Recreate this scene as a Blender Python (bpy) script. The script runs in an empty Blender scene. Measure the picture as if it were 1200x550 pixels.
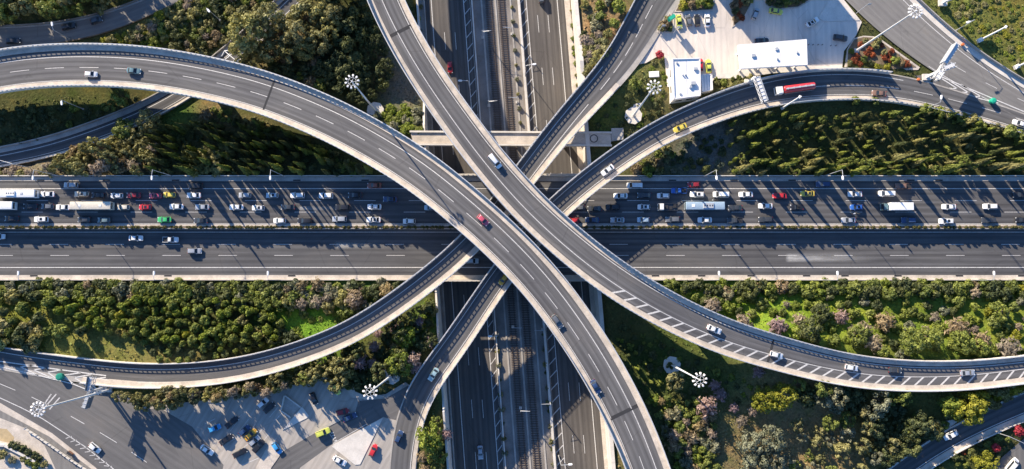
import bpy, bmesh, math, random
import numpy as np
from mathutils import Vector, Matrix

SC = bpy.context.scene
COL = SC.collection
RAD = math.radians
random.seed(7); RNG = np.random.default_rng(7)

# ------------------------------------------------------------------ camera
CAM_H = 240.0          # the drone's height above the motorway, metres
FPX = 873.0            # focal length in pixels of the 1200 pixel wide photograph
TILT = math.atan(55.0 / FPX)
cd = bpy.data.cameras.new('camera')
cd.sensor_width = 36.0
cd.lens = 36.0 * FPX / 1200.0
cd.clip_end = 8000.0
cam = bpy.data.objects.new('camera', cd)
cam.location = (0, 0, CAM_H); cam.rotation_euler = (TILT, 0, 0)
COL.objects.link(cam); SC.camera = cam

# ------------------------------------------------------------------ sky and sun
SUN_EL = RAD(22.5)
SHX, SHY = math.cos(RAD(53.0)), -math.sin(RAD(53.0))      # the way shadows fall on the ground
sdir = Vector((-SHX * math.cos(SUN_EL), -SHY * math.cos(SUN_EL), math.sin(SUN_EL)))
W = bpy.data.worlds.new('World'); SC.world = W; W.use_nodes = True
nt = W.node_tree
sky = nt.nodes.new('ShaderNodeTexSky'); sky.sky_type = 'NISHITA'; sky.sun_disc = False
sky.ozone_density = 8.0; sky.air_density = 1.0; sky.dust_density = 0.4; sky.sun_elevation = SUN_EL; sky.sun_rotation = math.atan2(sdir.x, sdir.y)
bg = nt.nodes['Background']; bg.inputs['Strength'].default_value = 0.11
nt.links.new(sky.outputs[0], bg.inputs[0])
ld = bpy.data.lights.new('sun', 'SUN'); ld.energy = 5.0; ld.angle = RAD(0.5); ld.color = (1.0, 0.86, 0.68)
lo = bpy.data.objects.new('sun', ld); COL.objects.link(lo)
lo.rotation_euler = (-sdir).to_track_quat('-Z', 'Y').to_euler(); lo.location = (-60, 80, 120)
SC.view_settings.view_transform = 'Standard'; SC.view_settings.look = 'None'
SC.view_settings.gamma = 1.0; SC.view_settings.exposure = 1.2

# ------------------------------------------------------------------ helpers
CT, ST = math.cos(TILT), math.sin(TILT)
def P(px, py, z=0.0):
    dx = (px - 600.0) / FPX; dy = (275.0 - py) / FPX
    wy = dy * CT + ST; wz = dy * ST - CT
    k = (z - CAM_H) / wz
    return Vector((dx * k, wy * k, z))

def tag(o, label=None, cat=None, group=None, kind=None):
    if label: o['label'] = label
    if cat: o['category'] = cat
    if group: o['group'] = group
    if kind: o['kind'] = kind
    return o

def empty(name, loc, rz=0.0, label=None, cat=None, group=None):
    o = bpy.data.objects.new(name, None)
    o.location = loc; o.rotation_euler = (0, 0, rz); o.empty_display_size = 0.5
    COL.objects.link(o)
    return tag(o, label, cat, group)

ORD = ['leftmost', 'second from left', 'third from left', 'fourth from left', 'fifth from left', 'sixth from left', 'seventh from left', 'eighth from left', 'ninth from left', 'tenth from left', 'eleventh from left', 'twelfth from left']
class MB:
    """collects geometry for one mesh"""
    def __init__(self):
        self.v = []; self.f = []; self.m = []; self.uv = {}
    def add(self, vs, fs, m=0):
        b = len(self.v)
        self.v.extend([tuple(p) for p in vs])
        for f in fs:
            self.f.append(tuple(b + i for i in f)); self.m.append(m)
        return b
    def box(self, cx, cy, cz, sx, sy, sz, m=0, rz=0.0, taper=1.0):
        c, s = math.cos(rz), math.sin(rz); vs = []
        for dz, t in ((-.5, 1.0), (.5, taper)):
            for dx, dy in ((-.5, -.5), (.5, -.5), (.5, .5), (-.5, .5)):
                x, y = dx * sx * t, dy * sy * t
                vs.append((cx + x * c - y * s, cy + x * s + y * c, cz + dz * sz))
        self.add(vs, [(0, 3, 2, 1), (4, 5, 6, 7), (0, 1, 5, 4), (1, 2, 6, 5), (2, 3, 7, 6), (3, 0, 4, 7)], m)
    def tube(self, a, b, r0, r1=None, n=8, m=0, cap=True):
        r1 = r0 if r1 is None else r1
        a, b = Vector(a), Vector(b); d = (b - a)
        if d.length < 1e-6: return
        d.normalize()
        u = d.orthogonal().normalized(); w = d.cross(u); vs = []
        for p, r in ((a, r0), (b, r1)):
            for k in range(n):
                an = 2 * math.pi * k / n
                vs.append(p + u * (r * math.cos(an)) + w * (r * math.sin(an)))
        fs = [(k, (k + 1) % n, n + (k + 1) % n, n + k) for k in range(n)]
        if cap: fs += [tuple(range(n - 1, -1, -1)), tuple(range(n, 2 * n))]
        self.add(vs, fs, m)
    def prism(self, poly, z0, z1, m=0, mtop=None):
        n = len(poly)
        ar = sum(poly[i][0] * poly[(i + 1) % n][1] - poly[(i + 1) % n][0] * poly[i][1] for i in range(n))
        if ar < 0: poly = poly[::-1]
        vs = [(p[0], p[1], z0) for p in poly] + [(p[0], p[1], z1) for p in poly]
        self.add(vs, [(k, (k + 1) % n, n + (k + 1) % n, n + k) for k in range(n)] + [tuple(range(n - 1, -1, -1))], m)
        self.add([(p[0], p[1], z1) for p in poly], [tuple(range(n))], m if mtop is None else mtop)
    def loft(self, rings, m=0, cap=True):
        n = len(rings[0]); b = len(self.v)
        for r in rings: self.v.extend([tuple(p) for p in r])
        for i in range(len(rings) - 1):
            for k in range(n):
                self.f.append((b + i * n + k, b + i * n + (k + 1) % n, b + (i + 1) * n + (k + 1) % n, b + (i + 1) * n + k)); self.m.append(m)
        if cap:
            self.f.append(tuple(b + k for k in range(n - 1, -1, -1))); self.m.append(m)
            e = b + (len(rings) - 1) * n
            self.f.append(tuple(e + k for k in range(n))); self.m.append(m)
    def mesh(self, name, mats, smooth=None):
        me = bpy.data.meshes.new(name)
        me.from_pydata(self.v, [], self.f)
        if not isinstance(mats, (list, tuple)): mats = [mats]
        for mt in mats: me.materials.append(mt)
        if len(mats) > 1: me.polygons.foreach_set('material_index', self.m)
        if smooth is not None:
            me.polygons.foreach_set('use_smooth', [True] * len(me.polygons))
            me.set_sharp_from_angle(angle=RAD(smooth))
        me.update()
        return me
    def build(self, name, mats, parent=None, smooth=None):
        me = self.mesh(name, mats, smooth)
        return link(name, me, parent)

def link(name, me, parent=None):
    o = bpy.data.objects.new(name, me); COL.objects.link(o)
    if parent is not None:
        o.parent = parent
        if parent.name in WKIDS: o.matrix_parent_inverse = Matrix.Translation(-parent.location)
    return o
WKIDS = set()          # things whose parts are modelled in world coordinates
def wthing(name, loc, label, cat, group=None):
    o = empty(name, loc, 0, label, cat, group); WKIDS.add(o.name); return o

# ------------------------------------------------------------------ materials
MATS = {}
def new_mat(name):
    m = bpy.data.materials.new(name); m.use_nodes = True
    n = m.node_tree; b = n.nodes['Principled BSDF']; MATS[name] = m
    return m, n, b
def N(nt, typ, **kw):
    n = nt.nodes.new(typ)
    for k, v in kw.items():
        if k in n.inputs.keys(): n.inputs[k].default_value = v
        else: setattr(n, k, v)
    return n
def ramp(nt, fac, stops):
    r = nt.nodes.new('ShaderNodeValToRGB'); e = r.color_ramp.elements
    while len(e) < len(stops): e.new(0.5)
    for i, (p, c) in enumerate(stops):
        e[i].position = p; e[i].color = (c[0], c[1], c[2], 1)
    nt.links.new(fac, r.inputs[0]); return r
def mixc(nt, mode, fac, a, b):
    n = nt.nodes.new('ShaderNodeMix'); n.data_type = 'RGBA'; n.blend_type = mode
    if isinstance(fac, (int, float)): n.inputs[0].default_value = fac
    else: nt.links.new(fac, n.inputs[0])
    for s, i in ((a, 6), (b, 7)):
        if isinstance(s, tuple): n.inputs[i].default_value = (s[0], s[1], s[2], 1)
        else: nt.links.new(s, n.inputs[i])
    return n.outputs[2]
def mul(c, f): return (c[0] * f, c[1] * f, c[2] * f)

def surf(name, c, var=0.25, scale=0.6, rough=0.85, bump=0.0, fine=8.0, metal=0.0, coat=0.0, spec=0.3):
    """plain matter with two scales of tonal variation"""
    m, n, b = new_mat(name)
    tc = N(n, 'ShaderNodeTexCoord')
    a = N(n, 'ShaderNodeTexNoise', Scale=scale, Detail=5.0, Roughness=0.6); n.links.new(tc.outputs['Object'], a.inputs['Vector'])
    f = N(n, 'ShaderNodeTexNoise', Scale=fine, Detail=3.0, Roughness=0.7); n.links.new(tc.outputs['Object'], f.inputs['Vector'])
    r1 = ramp(n, a.outputs[0], [(0.3, mul(c, 1 - var)), (0.7, mul(c, 1 + var))])
    r2 = ramp(n, f.outputs[0], [(0.3, (1 - var * .6,) * 3), (0.7, (1 + var * .6,) * 3)])
    n.links.new(mixc(n, 'MULTIPLY', 1.0, r1.outputs[0], r2.outputs[0]), b.inputs['Base Color'])
    b.inputs['Roughness'].default_value = rough; b.inputs['Metallic'].default_value = metal
    b.inputs['Specular IOR Level'].default_value = spec
    if coat: b.inputs['Coat Weight'].default_value = coat; b.inputs['Coat Roughness'].default_value = 0.08
    if bump:
        bp = N(n, 'ShaderNodeBump', Strength=bump, Distance=0.05); n.links.new(f.outputs[0], bp.inputs['Height']); n.links.new(bp.outputs[0], b.inputs['Normal'])
    return m

def asphalt(name, c, streak=0.22, lane=3.6, off=0.0, warm=(1.06, 1.0, 0.94)):
    """road surface: UV is metres (across, along)"""
    m, n, b = new_mat(name)
    uv = N(n, 'ShaderNodeUVMap'); uv.uv_map = 'UVMap'
    mp = N(n, 'ShaderNodeMapping'); mp.inputs['Scale'].default_value = (1.3, 0.018, 1); n.links.new(uv.outputs[0], mp.inputs[0])
    s = N(n, 'ShaderNodeTexNoise', Scale=1.0, Detail=4.0, Roughness=0.6); n.links.new(mp.outputs[0], s.inputs['Vector'])
    mp2 = N(n, 'ShaderNodeMapping'); mp2.inputs['Scale'].default_value = (0.10, 0.04, 1); n.links.new(uv.outputs[0], mp2.inputs[0])
    p = N(n, 'ShaderNodeTexNoise', Scale=1.0, Detail=5.0, Roughness=0.65); n.links.new(mp2.outputs[0], p.inputs['Vector'])
    g = N(n, 'ShaderNodeTexNoise', Scale=9.0, Detail=2.0, Roughness=0.8); n.links.new(uv.outputs[0], g.inputs['Vector'])
    # wheel tracks: two darker polished bands in each lane
    sx = N(n, 'ShaderNodeSeparateXYZ'); n.links.new(uv.outputs[0], sx.inputs[0])
    ph = N(n, 'ShaderNodeMath', operation='MULTIPLY_ADD'); ph.inputs[1].default_value = 2 * math.pi * 2 / lane; ph.inputs[2].default_value = off
    n.links.new(sx.outputs[0], ph.inputs[0])
    sn = N(n, 'ShaderNodeMath', operation='SINE'); n.links.new(ph.outputs[0], sn.inputs[0])
    mr = N(n, 'ShaderNodeMapRange'); n.links.new(sn.outputs[0], mr.inputs[0])
    mr.inputs[1].default_value = -1; mr.inputs[2].default_value = 1; mr.inputs[3].default_value = 1 - streak * .62; mr.inputs[4].default_value = 1 + streak * .25
    r1 = ramp(n, s.outputs[0], [(0.28, mul(c, 1 - streak)), (0.72, mul(c, 1 + streak))])
    r2 = ramp(n, p.outputs[0], [(0.25, (0.72, 0.72, 0.75)), (0.55, (1, 1, 1)), (0.8, mul(warm, 1.22))])
    r3 = ramp(n, g.outputs[0], [(0.25, (0.84,) * 3), (0.75, (1.16,) * 3)])
    x = mixc(n, 'MULTIPLY', 1.0, r1.outputs[0], r2.outputs[0]); x = mixc(n, 'MULTIPLY', 1.0, x, r3.outputs[0])
    x = mixc(n, 'MULTIPLY', 1.0, x, mr.outputs[0])
    # fine cracks and sealed joints
    mp3 = N(n, 'ShaderNodeMapping'); mp3.inputs['Scale'].default_value = (0.16, 0.05, 1); n.links.new(uv.outputs[0], mp3.inputs[0])
    vo = N(n, 'ShaderNodeTexVoronoi', feature='DISTANCE_TO_EDGE', Scale=1.0); n.links.new(mp3.outputs[0], vo.inputs['Vector'])
    r4 = ramp(n, vo.outputs['Distance'], [(0.0, (0.72,) * 3), (0.012, (1, 1, 1))])
    x = mixc(n, 'MULTIPLY', 0.6, x, r4.outputs[0])
    n.links.new(x, b.inputs['Base Color']); b.inputs['Roughness'].default_value = 0.88
    b.inputs['Specular IOR Level'].default_value = 0.25
    return m

def paint(name, c, rough=0.32, metal=0.0, coat=0.6):
    m, n, b = new_mat(name)
    tc = N(n, 'ShaderNodeTexCoord')
    a = N(n, 'ShaderNodeTexNoise', Scale=2.2, Detail=4.0); n.links.new(tc.outputs['Object'], a.inputs['Vector'])
    r = ramp(n, a.outputs[0], [(0.3, mul(c, 0.86)), (0.7, mul(c, 1.06))])
    n.links.new(r.outputs[0], b.inputs['Base Color'])
    b.inputs['Roughness'].default_value = rough; b.inputs['Metallic'].default_value = metal
    b.inputs['Coat Weight'].default_value = coat; b.inputs['Coat Roughness'].default_value = 0.12
    return m

def worn(name, c, under):
    """road paint, worn through in places"""
    m, n, b = new_mat(name)
    tc = N(n, 'ShaderNodeTexCoord')
    a = N(n, 'ShaderNodeTexNoise', Scale=3.5, Detail=5.0, Roughness=0.75); n.links.new(tc.outputs['Object'], a.inputs['Vector'])
    r = ramp(n, a.outputs[0], [(0.36, under), (0.5, mul(c, .86)), (0.75, c)])
    n.links.new(r.outputs[0], b.inputs['Base Color']); b.inputs['Roughness'].default_value = 0.7
    return m

def leaf_mat(name, dark, light, warm=None):
    m, n, b = new_mat(name)
    at = N(n, 'ShaderNodeAttribute'); at.attribute_name = 'tone'
    oi = N(n, 'ShaderNodeObjectInfo')
    r = ramp(n, at.outputs['Fac'], [(0.0, dark), (0.55, tuple((d + l) / 2 for d, l in zip(dark, light))), (1.0, light)])
    rr = ramp(n, oi.outputs['Random'], [(0.0, (0.72, 0.78, 0.72)), (0.5, (1, 1, 1)), (1.0, warm or (1.14, 1.16, 0.9))])
    x = mixc(n, 'MULTIPLY', 1.0, r.outputs[0], rr.outputs[0])
    n.links.new(x, b.inputs['Base Color']); b.inputs['Roughness'].default_value = 0.6
    b.inputs['Specular IOR Level'].default_value = 0.25
    tr = N(n, 'ShaderNodeBsdfTranslucent'); n.links.new(x, tr.inputs[0])
    mx = N(n, 'ShaderNodeMixShader'); mx.inputs[0].default_value = 0.28
    n.links.new(b.outputs[0], mx.inputs[1]); n.links.new(tr.outputs[0], mx.inputs[2])
    n.links.new(mx.outputs[0], n.nodes['Material Output'].inputs[0])
    return m

M_ASPH_FLY = asphalt('asphalt_flyover', (0.126, 0.123, 0.122), streak=0.30, lane=3.5, off=0.5)
M_ASPH_RAMP = asphalt('asphalt_ramp', (0.120, 0.117, 0.115), streak=0.28, lane=3.5)
M_ASPH_MOT = asphalt('asphalt_motorway', (0.100, 0.0985, 0.0985), streak=0.28, lane=3.75)
M_ASPH_CUT = asphalt('asphalt_cutting', (0.108, 0.098, 0.088), streak=0.26, lane=3.6)
M_ASPH_LOC = asphalt('asphalt_local', (0.135, 0.130, 0.125), streak=0.12)
M_ASPH_OLD = asphalt('asphalt_old', (0.20, 0.19, 0.175), streak=0.12)
M_LOT = asphalt('asphalt_lot', (0.64, 0.575, 0.50), streak=0.08)
M_LOT2 = asphalt('asphalt_parking', (0.38, 0.345, 0.30), streak=0.12)
M_CREAM = surf('concrete_walkway', (0.50, 0.44, 0.37), 0.22, 0.35, fine=3.0)
M_CONC = surf('concrete', (0.36, 0.335, 0.30), 0.2, 0.25, fine=2.5)
M_CONCW = surf('concrete_pale', (0.58, 0.54, 0.48), 0.14, 0.3, fine=2.5)
M_CONCD = surf('concrete_old', (0.25, 0.23, 0.20), 0.28, 0.2, fine=2.0)
M_BALL = surf('ballast', (0.205, 0.185, 0.165), 0.34, 0.12, fine=6.0, bump=0.5)
M_LINE = worn('road_paint', (0.70, 0.68, 0.64), (0.34, 0.325, 0.30))
M_LINE2 = worn('road_paint_worn', (0.60, 0.58, 0.55), (0.20, 0.19, 0.18))
M_STEEL = surf('galvanised_steel', (0.50, 0.51, 0.52), 0.1, 1.0, rough=0.45, metal=0.3)
M_RAILM = surf('rail_steel', (0.10, 0.075, 0.06), 0.2, 1.0, rough=0.5, metal=0.4)
M_SLEEP = surf('sleeper_concrete', (0.125, 0.105, 0.09), 0.25, 0.5)
M_WHITE = surf('white_metal', (0.80, 0.79, 0.77), 0.05, 0.3, rough=0.45)
M_MAST = surf('mast_paint', (0.62, 0.62, 0.61), 0.08, 0.5, rough=0.5)
M_WHITE2 = surf('white_plaster', (0.74, 0.72, 0.69), 0.06, 0.2, rough=0.8)
M_ROOF = surf('white_roof', (0.78, 0.76, 0.72), 0.12, 0.15, rough=0.7)
M_GLASS = paint('dark_glass', (0.025, 0.03, 0.035), rough=0.08, coat=0.2)
M_TYRE = surf('tyre_rubber', (0.022, 0.022, 0.022), 0.15, 3.0)
M_RIM = surf('wheel_rim', (0.35, 0.35, 0.36), 0.1, 3.0, rough=0.35, metal=0.6)
M_LAMP = paint('headlamp', (0.75, 0.75, 0.72), rough=0.15)
M_TAIL = paint('tail_lamp', (0.35, 0.02, 0.02), rough=0.2)
M_TRIM = surf('black_trim', (0.03, 0.03, 0.032), 0.15, 3.0, rough=0.6)
M_BARK = surf('bark', (0.13, 0.095, 0.065), 0.3, 2.0)
M_SOIL = surf('soil', (0.16, 0.12, 0.075), 0.35, 0.5, fine=5.0)
M_SIGND = surf('sign_back_dark', (0.13, 0.15, 0.17), 0.1, 0.5, rough=0.5, metal=0.2)
M_PLUG = surf('joint_asphalt', (0.035, 0.035, 0.037), 0.15, 1.0)
M_SIGNB = surf('sign_back', (0.42, 0.44, 0.46), 0.08, 0.5, rough=0.5, metal=0.2)
M_GREEN = surf('green_plastic', (0.02, 0.36, 0.22), 0.1, 1.0, rough=0.5)
M_ORANGE = surf('orange_plastic', (0.55, 0.16, 0.06), 0.1, 1.0, rough=0.5)
M_YTILE = surf('yellow_paving', (0.42, 0.32, 0.18), 0.15, 0.8)

# ------------------------------------------------------------------ ribbons: roads that follow a traced line
def gsmooth(a, sig):
    k = int(sig * 3) + 1
    x = np.arange(-k, k + 1); w = np.exp(-.5 * (x / sig) ** 2); w /= w.sum()
    a0 = a[0] - (a[1] - a[0]) * np.arange(k, 0, -1)[:, None] if a.ndim == 2 else np.full(k, a[0])
    a1 = a[-1] + (a[-1] - a[-2]) * np.arange(1, k + 1)[:, None] if a.ndim == 2 else np.full(k, a[-1])
    b = np.concatenate([a0, a, a1])
    if a.ndim == 1: return np.convolve(b, w, 'valid')
    return np.stack([np.convolve(b[:, i], w, 'valid') for i in range(a.shape[1])], 1)

def resample(p, n):
    d = np.r_[0, np.cumsum(np.linalg.norm(np.diff(p, axis=0), axis=1))]
    t = np.linspace(0, d[-1], n)
    return np.stack([np.interp(t, d, p[:, i]) for i in range(p.shape[1])], 1)

class Rib:
    def __init__(s, L, R, z, step=1.6, sig=5.0, width=None):
        def edge(px):
            px = np.array(px, float)
            d = np.r_[0, np.cumsum(np.linalg.norm(np.diff(px, axis=0), axis=1))]; d /= d[-1]
            zz = np.interp(d, [a for a, _ in z], [b for _, b in z])
            return np.array([P(p[0], p[1], q) for p, q in zip(px, zz)])
        l, r = edge(L), edge(R)
        ln = np.linalg.norm(np.diff((resample(l, 50) + resample(r, 50)) / 2, axis=0), axis=1).sum()
        n = int(ln / step)
        l, r = gsmooth(resample(l, n), sig), gsmooth(resample(r, n), sig)
        s.c = (l + r) / 2
        s.c = resample(s.c, n)
        t = np.gradient(s.c[:, :2], axis=0); t /= np.linalg.norm(t, axis=1)[:, None]
        s.t = t; s.nrm = np.stack([-t[:, 1], t[:, 0]], 1)
        hw = np.array([np.dot((l[i] - r[i])[:2], s.nrm[i]) / 2 for i in range(n)])
        s.hw = gsmooth(np.clip(hw, .5, 40), 14.0)
        s.n = n; s.step = ln / n
        s.s = np.arange(n) * s.step
    def off(s, spec):
        side, a = spec
        if side == 'L': return s.hw - a
        if side == 'R': return -s.hw + a
        return np.full(s.n, a)
    def at(s, i, o, z):
        c = s.c[i]; m = s.nrm[i]
        return (c[0] + m[0] * o, c[1] + m[1] * o, c[2] + z)
    def near(s, p):
        i = int(np.argmin((s.c[:, 0] - p[0]) ** 2 + (s.c[:, 1] - p[1]) ** 2)); return i
    def idx(s, f): return int(max(0, min(s.n - 1, round(f * (s.n - 1)))))

class Line(Rib):
    """straight road between two world points"""
    def __init__(s, a, b, hw, step=4.0):
        a, b = np.array(a, float), np.array(b, float); n = int(np.linalg.norm(b - a) / step) + 1
        s.c = np.linspace(a, b, n); s.n = n
        t = (b - a)[:2] / np.linalg.norm((b - a)[:2]); s.t = np.tile(t, (n, 1)); s.nrm = np.stack([-s.t[:, 1], s.t[:, 0]], 1)
        s.hw = np.full(n, hw); s.step = np.linalg.norm(b - a) / (n - 1); s.s = np.arange(n) * s.step

def strip(r, a, b, z, name, mat, parent=None, i0=0, i1=None, kind=None):
    """a flat sheet from offset a (left) to offset b (right) with UV in metres"""
    i1 = r.n - 1 if i1 is None else i1
    oa, ob = r.off(a), r.off(b); vs = []; fs = []; uv = []
    for i in range(i0, i1 + 1):
        vs += [r.at(i, oa[i], z), r.at(i, ob[i], z)]
    for k in range(i1 - i0):
        fs.append((2 * k, 2 * k + 1, 2 * k + 3, 2 * k + 2))
        for (j, o) in ((k, oa), (k, ob), (k + 1, ob), (k + 1, oa)):
            uv.append((o[i0 + j], r.s[i0 + j]))
    me = bpy.data.meshes.new(name); me.from_pydata(vs, [], fs); me.materials.append(mat)
    l = me.uv_layers.new(name='UVMap'); l.data.foreach_set('uv', np.array(uv, 'f').ravel())
    o = link(name, me, parent)
    return tag(o, kind=kind)

def sweep_mb(mb, r, prof, i0=0, i1=None, m=0):
    """closed cross-section [(side spec, z), ...] carried along the ribbon"""
    i1 = r.n - 1 if i1 is None else i1
    offs = [r.off(p[0]) for p in prof]
    rings = [[r.at(i, offs[k][i], prof[k][1]) for k in range(len(prof))] for i in range(i0, i1 + 1)]
    mb.loft(rings, m)

def bar_mb(mb, r, side, a, b, z0, z1, i0=0, i1=None, m=0):
    """a rectangular bar between distances a and b from one edge"""
    if side == 'L': pr = [((side, a), z0), ((side, a), z1), ((side, b), z1), ((side, b), z0)]
    else: pr = [((side, b), z0), ((side, b), z1), ((side, a), z1), ((side, a), z0)]
    sweep_mb(mb, r, pr, i0, i1, m)

def point_at(r, s):
    s = max(0, min(r.s[-1], s)); i = min(int(s / r.step), r.n - 2); f = s / r.step - i
    c = r.c[i] * (1 - f) + r.c[i + 1] * f; n = r.nrm[i] * (1 - f) + r.nrm[i + 1] * f; h = r.hw[i] * (1 - f) + r.hw[i + 1] * f
    return c, n, h

def dashes_mb(mb, r, spec, ln, period, w, z, s0=0.0, s1=None):
    s1 = r.s[-1] if s1 is None else s1; s = s0
    while s + ln <= s1:
        ring = []
        for k in range(4):
            c, n, h = point_at(r, s + ln * k / 3)
            o = h - spec[1] if spec[0] == 'L' else (-h + spec[1] if spec[0] == 'R' else spec[1])
            ring.append(((c[0] + n[0] * (o + w / 2), c[1] + n[1] * (o + w / 2), c[2] + z), (c[0] + n[0] * (o - w / 2), c[1] + n[1] * (o - w / 2), c[2] + z)))
        for k in range(3):
            mb.add([ring[k][0], ring[k][1], ring[k + 1][1], ring[k + 1][0]], [(0, 1, 2, 3)])
        s += period

def line_mb(mb, r, spec, w, z, i0=0, i1=None):
    i1 = r.n - 1 if i1 is None else i1
    o = r.off(spec); vs = []
    for i in range(i0, i1 + 1): vs += [r.at(i, o[i] + w / 2, z), r.at(i, o[i] - w / 2, z)]
    mb.add(vs, [(2 * k, 2 * k + 1, 2 * k + 3, 2 * k + 2) for k in range(i1 - i0)])

def railing(r, side, parent, i0=0, i1=None, gap=1.55, up=0.0):
    """concrete parapet with an open rail of posts on top"""
    i1 = r.n - 1 if i1 is None else i1
    mb = MB(); bar_mb(mb, r, side, 0.0, 0.32, -0.55, 1.26 + up, i0, i1)
    pa = mb.build('parapet', M_CONCW, parent, 30)
    mb = MB(); bar_mb(mb, r, side, 0.06, 0.26, 1.68 + up, 1.82 + up, i0, i1)
    mb.build('hand_rail', M_STEEL, pa, 30)
    mb = MB(); s = r.s[i0]
    while s < r.s[i1]:
        c, n, h = point_at(r, s); o = (h - .16) if side == 'L' else (-h + .16)
        mb.box(c[0] + n[0] * o, c[1] + n[1] * o, c[2] + 1.47 + up, 0.38, 0.16, 0.46, 0, math.atan2(-n[0], n[1]))
        s += gap
    tag(mb.build('rail_posts', M_CONCW, pa), kind='stuff')

ZF, ZN = 14.0, -10.0
ZPL, ZPK = 2.42, 2.80          # levels of the filling station yard and of the car park
TOPA = [(-80, 78), (-30, 64), (0, 57.8), (72.7, 51.8), (150, 52.3), (204.5, 59), (259, 70), (300, 80), (327, 88), (358, 100), (391, 113), (427, 130.5), (450, 143.5), (477, 161), (504.5, 178.6), (526, 194.6), (559, 222), (600, 257), (620, 280), (645.5, 303.6), (672.7, 338), (701, 380), (718, 402.7), (740, 439), (750, 461), (768, 502.7), (786, 550), (800, 590), (815, 640)]
BOTA = [(-80, 129), (-30, 115), (0, 108.8), (36, 103), (72.7, 100.8), (150, 102.5), (204.5, 109.5), (241, 116), (300, 131), (336, 146), (372.7, 162), (409, 180.5), (432.7, 195), (450, 202), (486, 227), (522.7, 258), (559, 289), (577, 305.5), (600, 329), (618, 351), (642, 380), (654.5, 399), (676, 432), (694.5, 470), (703.6, 482.7), (720, 513.6), (734, 550), (752, 605), (768, 655)]
RB_L = [(436, -280), (437, -170), (441, -115), (453, -60), (472.7, 0), (495.5, 45.5), (513.6, 74.5), (529, 97), (559, 137), (584.5, 171), (600, 192), (622, 217), (654.5, 246), (682, 268), (707, 288), (727, 305.5), (750, 321), (786, 342), (823, 360), (868, 379.6), (900, 389), (954.5, 404.5), (1009, 418), (1050, 422), (1123, 423.6), (1200, 417), (1270, 407)]
RB_R = [(392, -280), (393, -170), (397, -115), (408, -60), (428, 0), (450, 44), (468, 74.5), (480, 97), (504.5, 133), (522.7, 158.6), (544.5, 192), (568, 213.6), (584.5, 235.5), (600, 253.5), (618, 272), (638, 291), (654.5, 308), (691, 334.5), (727, 358), (750, 371.5), (782.7, 390), (841, 416), (900, 432.4), (936, 442.7), (991, 453.6), (1050, 459), (1104.5, 459), (1150, 456), (1200, 449), (1270, 439)]
RC_L = [(842, -55), (792, 10), (770, 46), (750, 76), (732, 95), (709, 117), (682, 146), (658, 177), (645, 193), (624, 217), (602, 246), (584, 270), (566, 291), (548, 307), (526, 327), (495.5, 351), (450, 382), (418, 404.5), (354.5, 428), (300, 443), (259, 451), (204.5, 456), (150, 456), (125, 453), (60, 445), (0, 434), (-60, 421)]
RC_R = [(790, -75), (757, -30), (740, 0), (727, 34.5), (709, 67), (684.5, 98), (654.5, 131), (627, 162), (605, 196), (590, 215), (570, 240), (544.5, 272.7), (526, 290), (510, 303.6), (486, 322), (450, 350), (418, 371), (400, 379), (354.5, 399), (300, 415.7), (266, 422), (213.6, 426), (150, 425.5), (109, 420), (63.6, 414.5), (0, 406), (-60, 394)]
RD_L = [(1270, 185), (1200, 158), (1186, 154), (1141, 140.5), (1095.5, 129.5), (1050, 121.5), (1009, 118), (954.5, 118.6), (900, 127), (877, 132), (841, 143), (813.6, 151), (777, 168.6), (745, 190), (718, 209), (691, 231), (662, 253.6), (640, 278), (620, 303), (600, 329), (581, 356), (570, 375), (550, 406), (522.7, 444.5), (508, 470), (500, 488), (492, 508), (486, 545), (485, 600)]
RD_R = [(1270, 160), (1200, 133), (1150, 116), (1110, 103), (1077, 92), (1050, 84), (1010, 80), (954.5, 81), (900, 88), (859, 100), (823, 117), (786, 133), (750, 151), (709, 179.5), (685.5, 196), (672.7, 206), (641, 234.5), (618, 258), (598, 284), (580, 308), (559, 338), (530, 380), (522.7, 393.6), (504.5, 416), (485, 436), (472, 452), (462, 480), (456, 540), (455, 595)]
RE_L = [(-60, 184), (0, 173), (54.5, 161), (109, 142), (150, 128), (190, 109), (225, 86), (252, 65), (277, 44), (310, 14), (340, -16)]
RE_R = [(-60, 206), (0, 197), (45, 190), (90, 178), (134.5, 160), (170, 146), (200, 130), (240, 106), (268, 84), (292, 64), (326, 32), (356, 4)]
RG_L = [(1030, -50), (1079, 0), (1100, 20), (1123, 42), (1159, 71), (1200, 97), (1270, 135)]
RG_R = [(942, -50), (989, 0), (1009, 24), (1050, 54.5), (1077, 73), (1105, 91), (1150, 114), (1200, 138), (1270, 170)]
RH_L = [(1280, 425), (1200, 456), (1166, 472), (1123, 494.5), (1086, 517), (1050, 541), (1010, 572), (970, 610)]
RH_R = [(1295, 458), (1200, 493.5), (1159, 510), (1123, 526), (1086, 549), (1040, 586), (1000, 625)]
RN_L = [(-80, 35), (0, 33), (54.5, 30), (100, 21), (150, 6), (190, -8), (240, -30)]
RN_R = [(-80, 62), (0, 55), (60, 54), (118, 44), (150, 33), (186, 14.5), (215, -2), (262, -22)]
A = Rib(TOPA, BOTA, [(0, 5.5), (.13, 6.3), (.36, 10.2), (.56, 14.8), (1, 14.2)])
B = Rib(RB_L, RB_R, [(0, 13.5), (.30, 14.4), (.56, 14.4), (.66, 12.0), (.74, 9.4), (.86, 7.4), (1, 6.8)])
C = Rib(RC_L, RC_R, [(0, 2.5), (.13, 2.6), (.28, 6.6), (.38, 8.9), (.53, 8.9), (.66, 5.4), (.78, ZPK + .12), (1, ZPK + .12)])
D = Rib(RD_L, RD_R, [(0, 2.5), (.14, 2.5), (.34, 4.0), (.48, 7.0), (.54, 7.6), (.68, 7.4), (.80, 5.0), (.87, 3.4), (.91, ZPK + .06), (1, ZPK + .06)])
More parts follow.
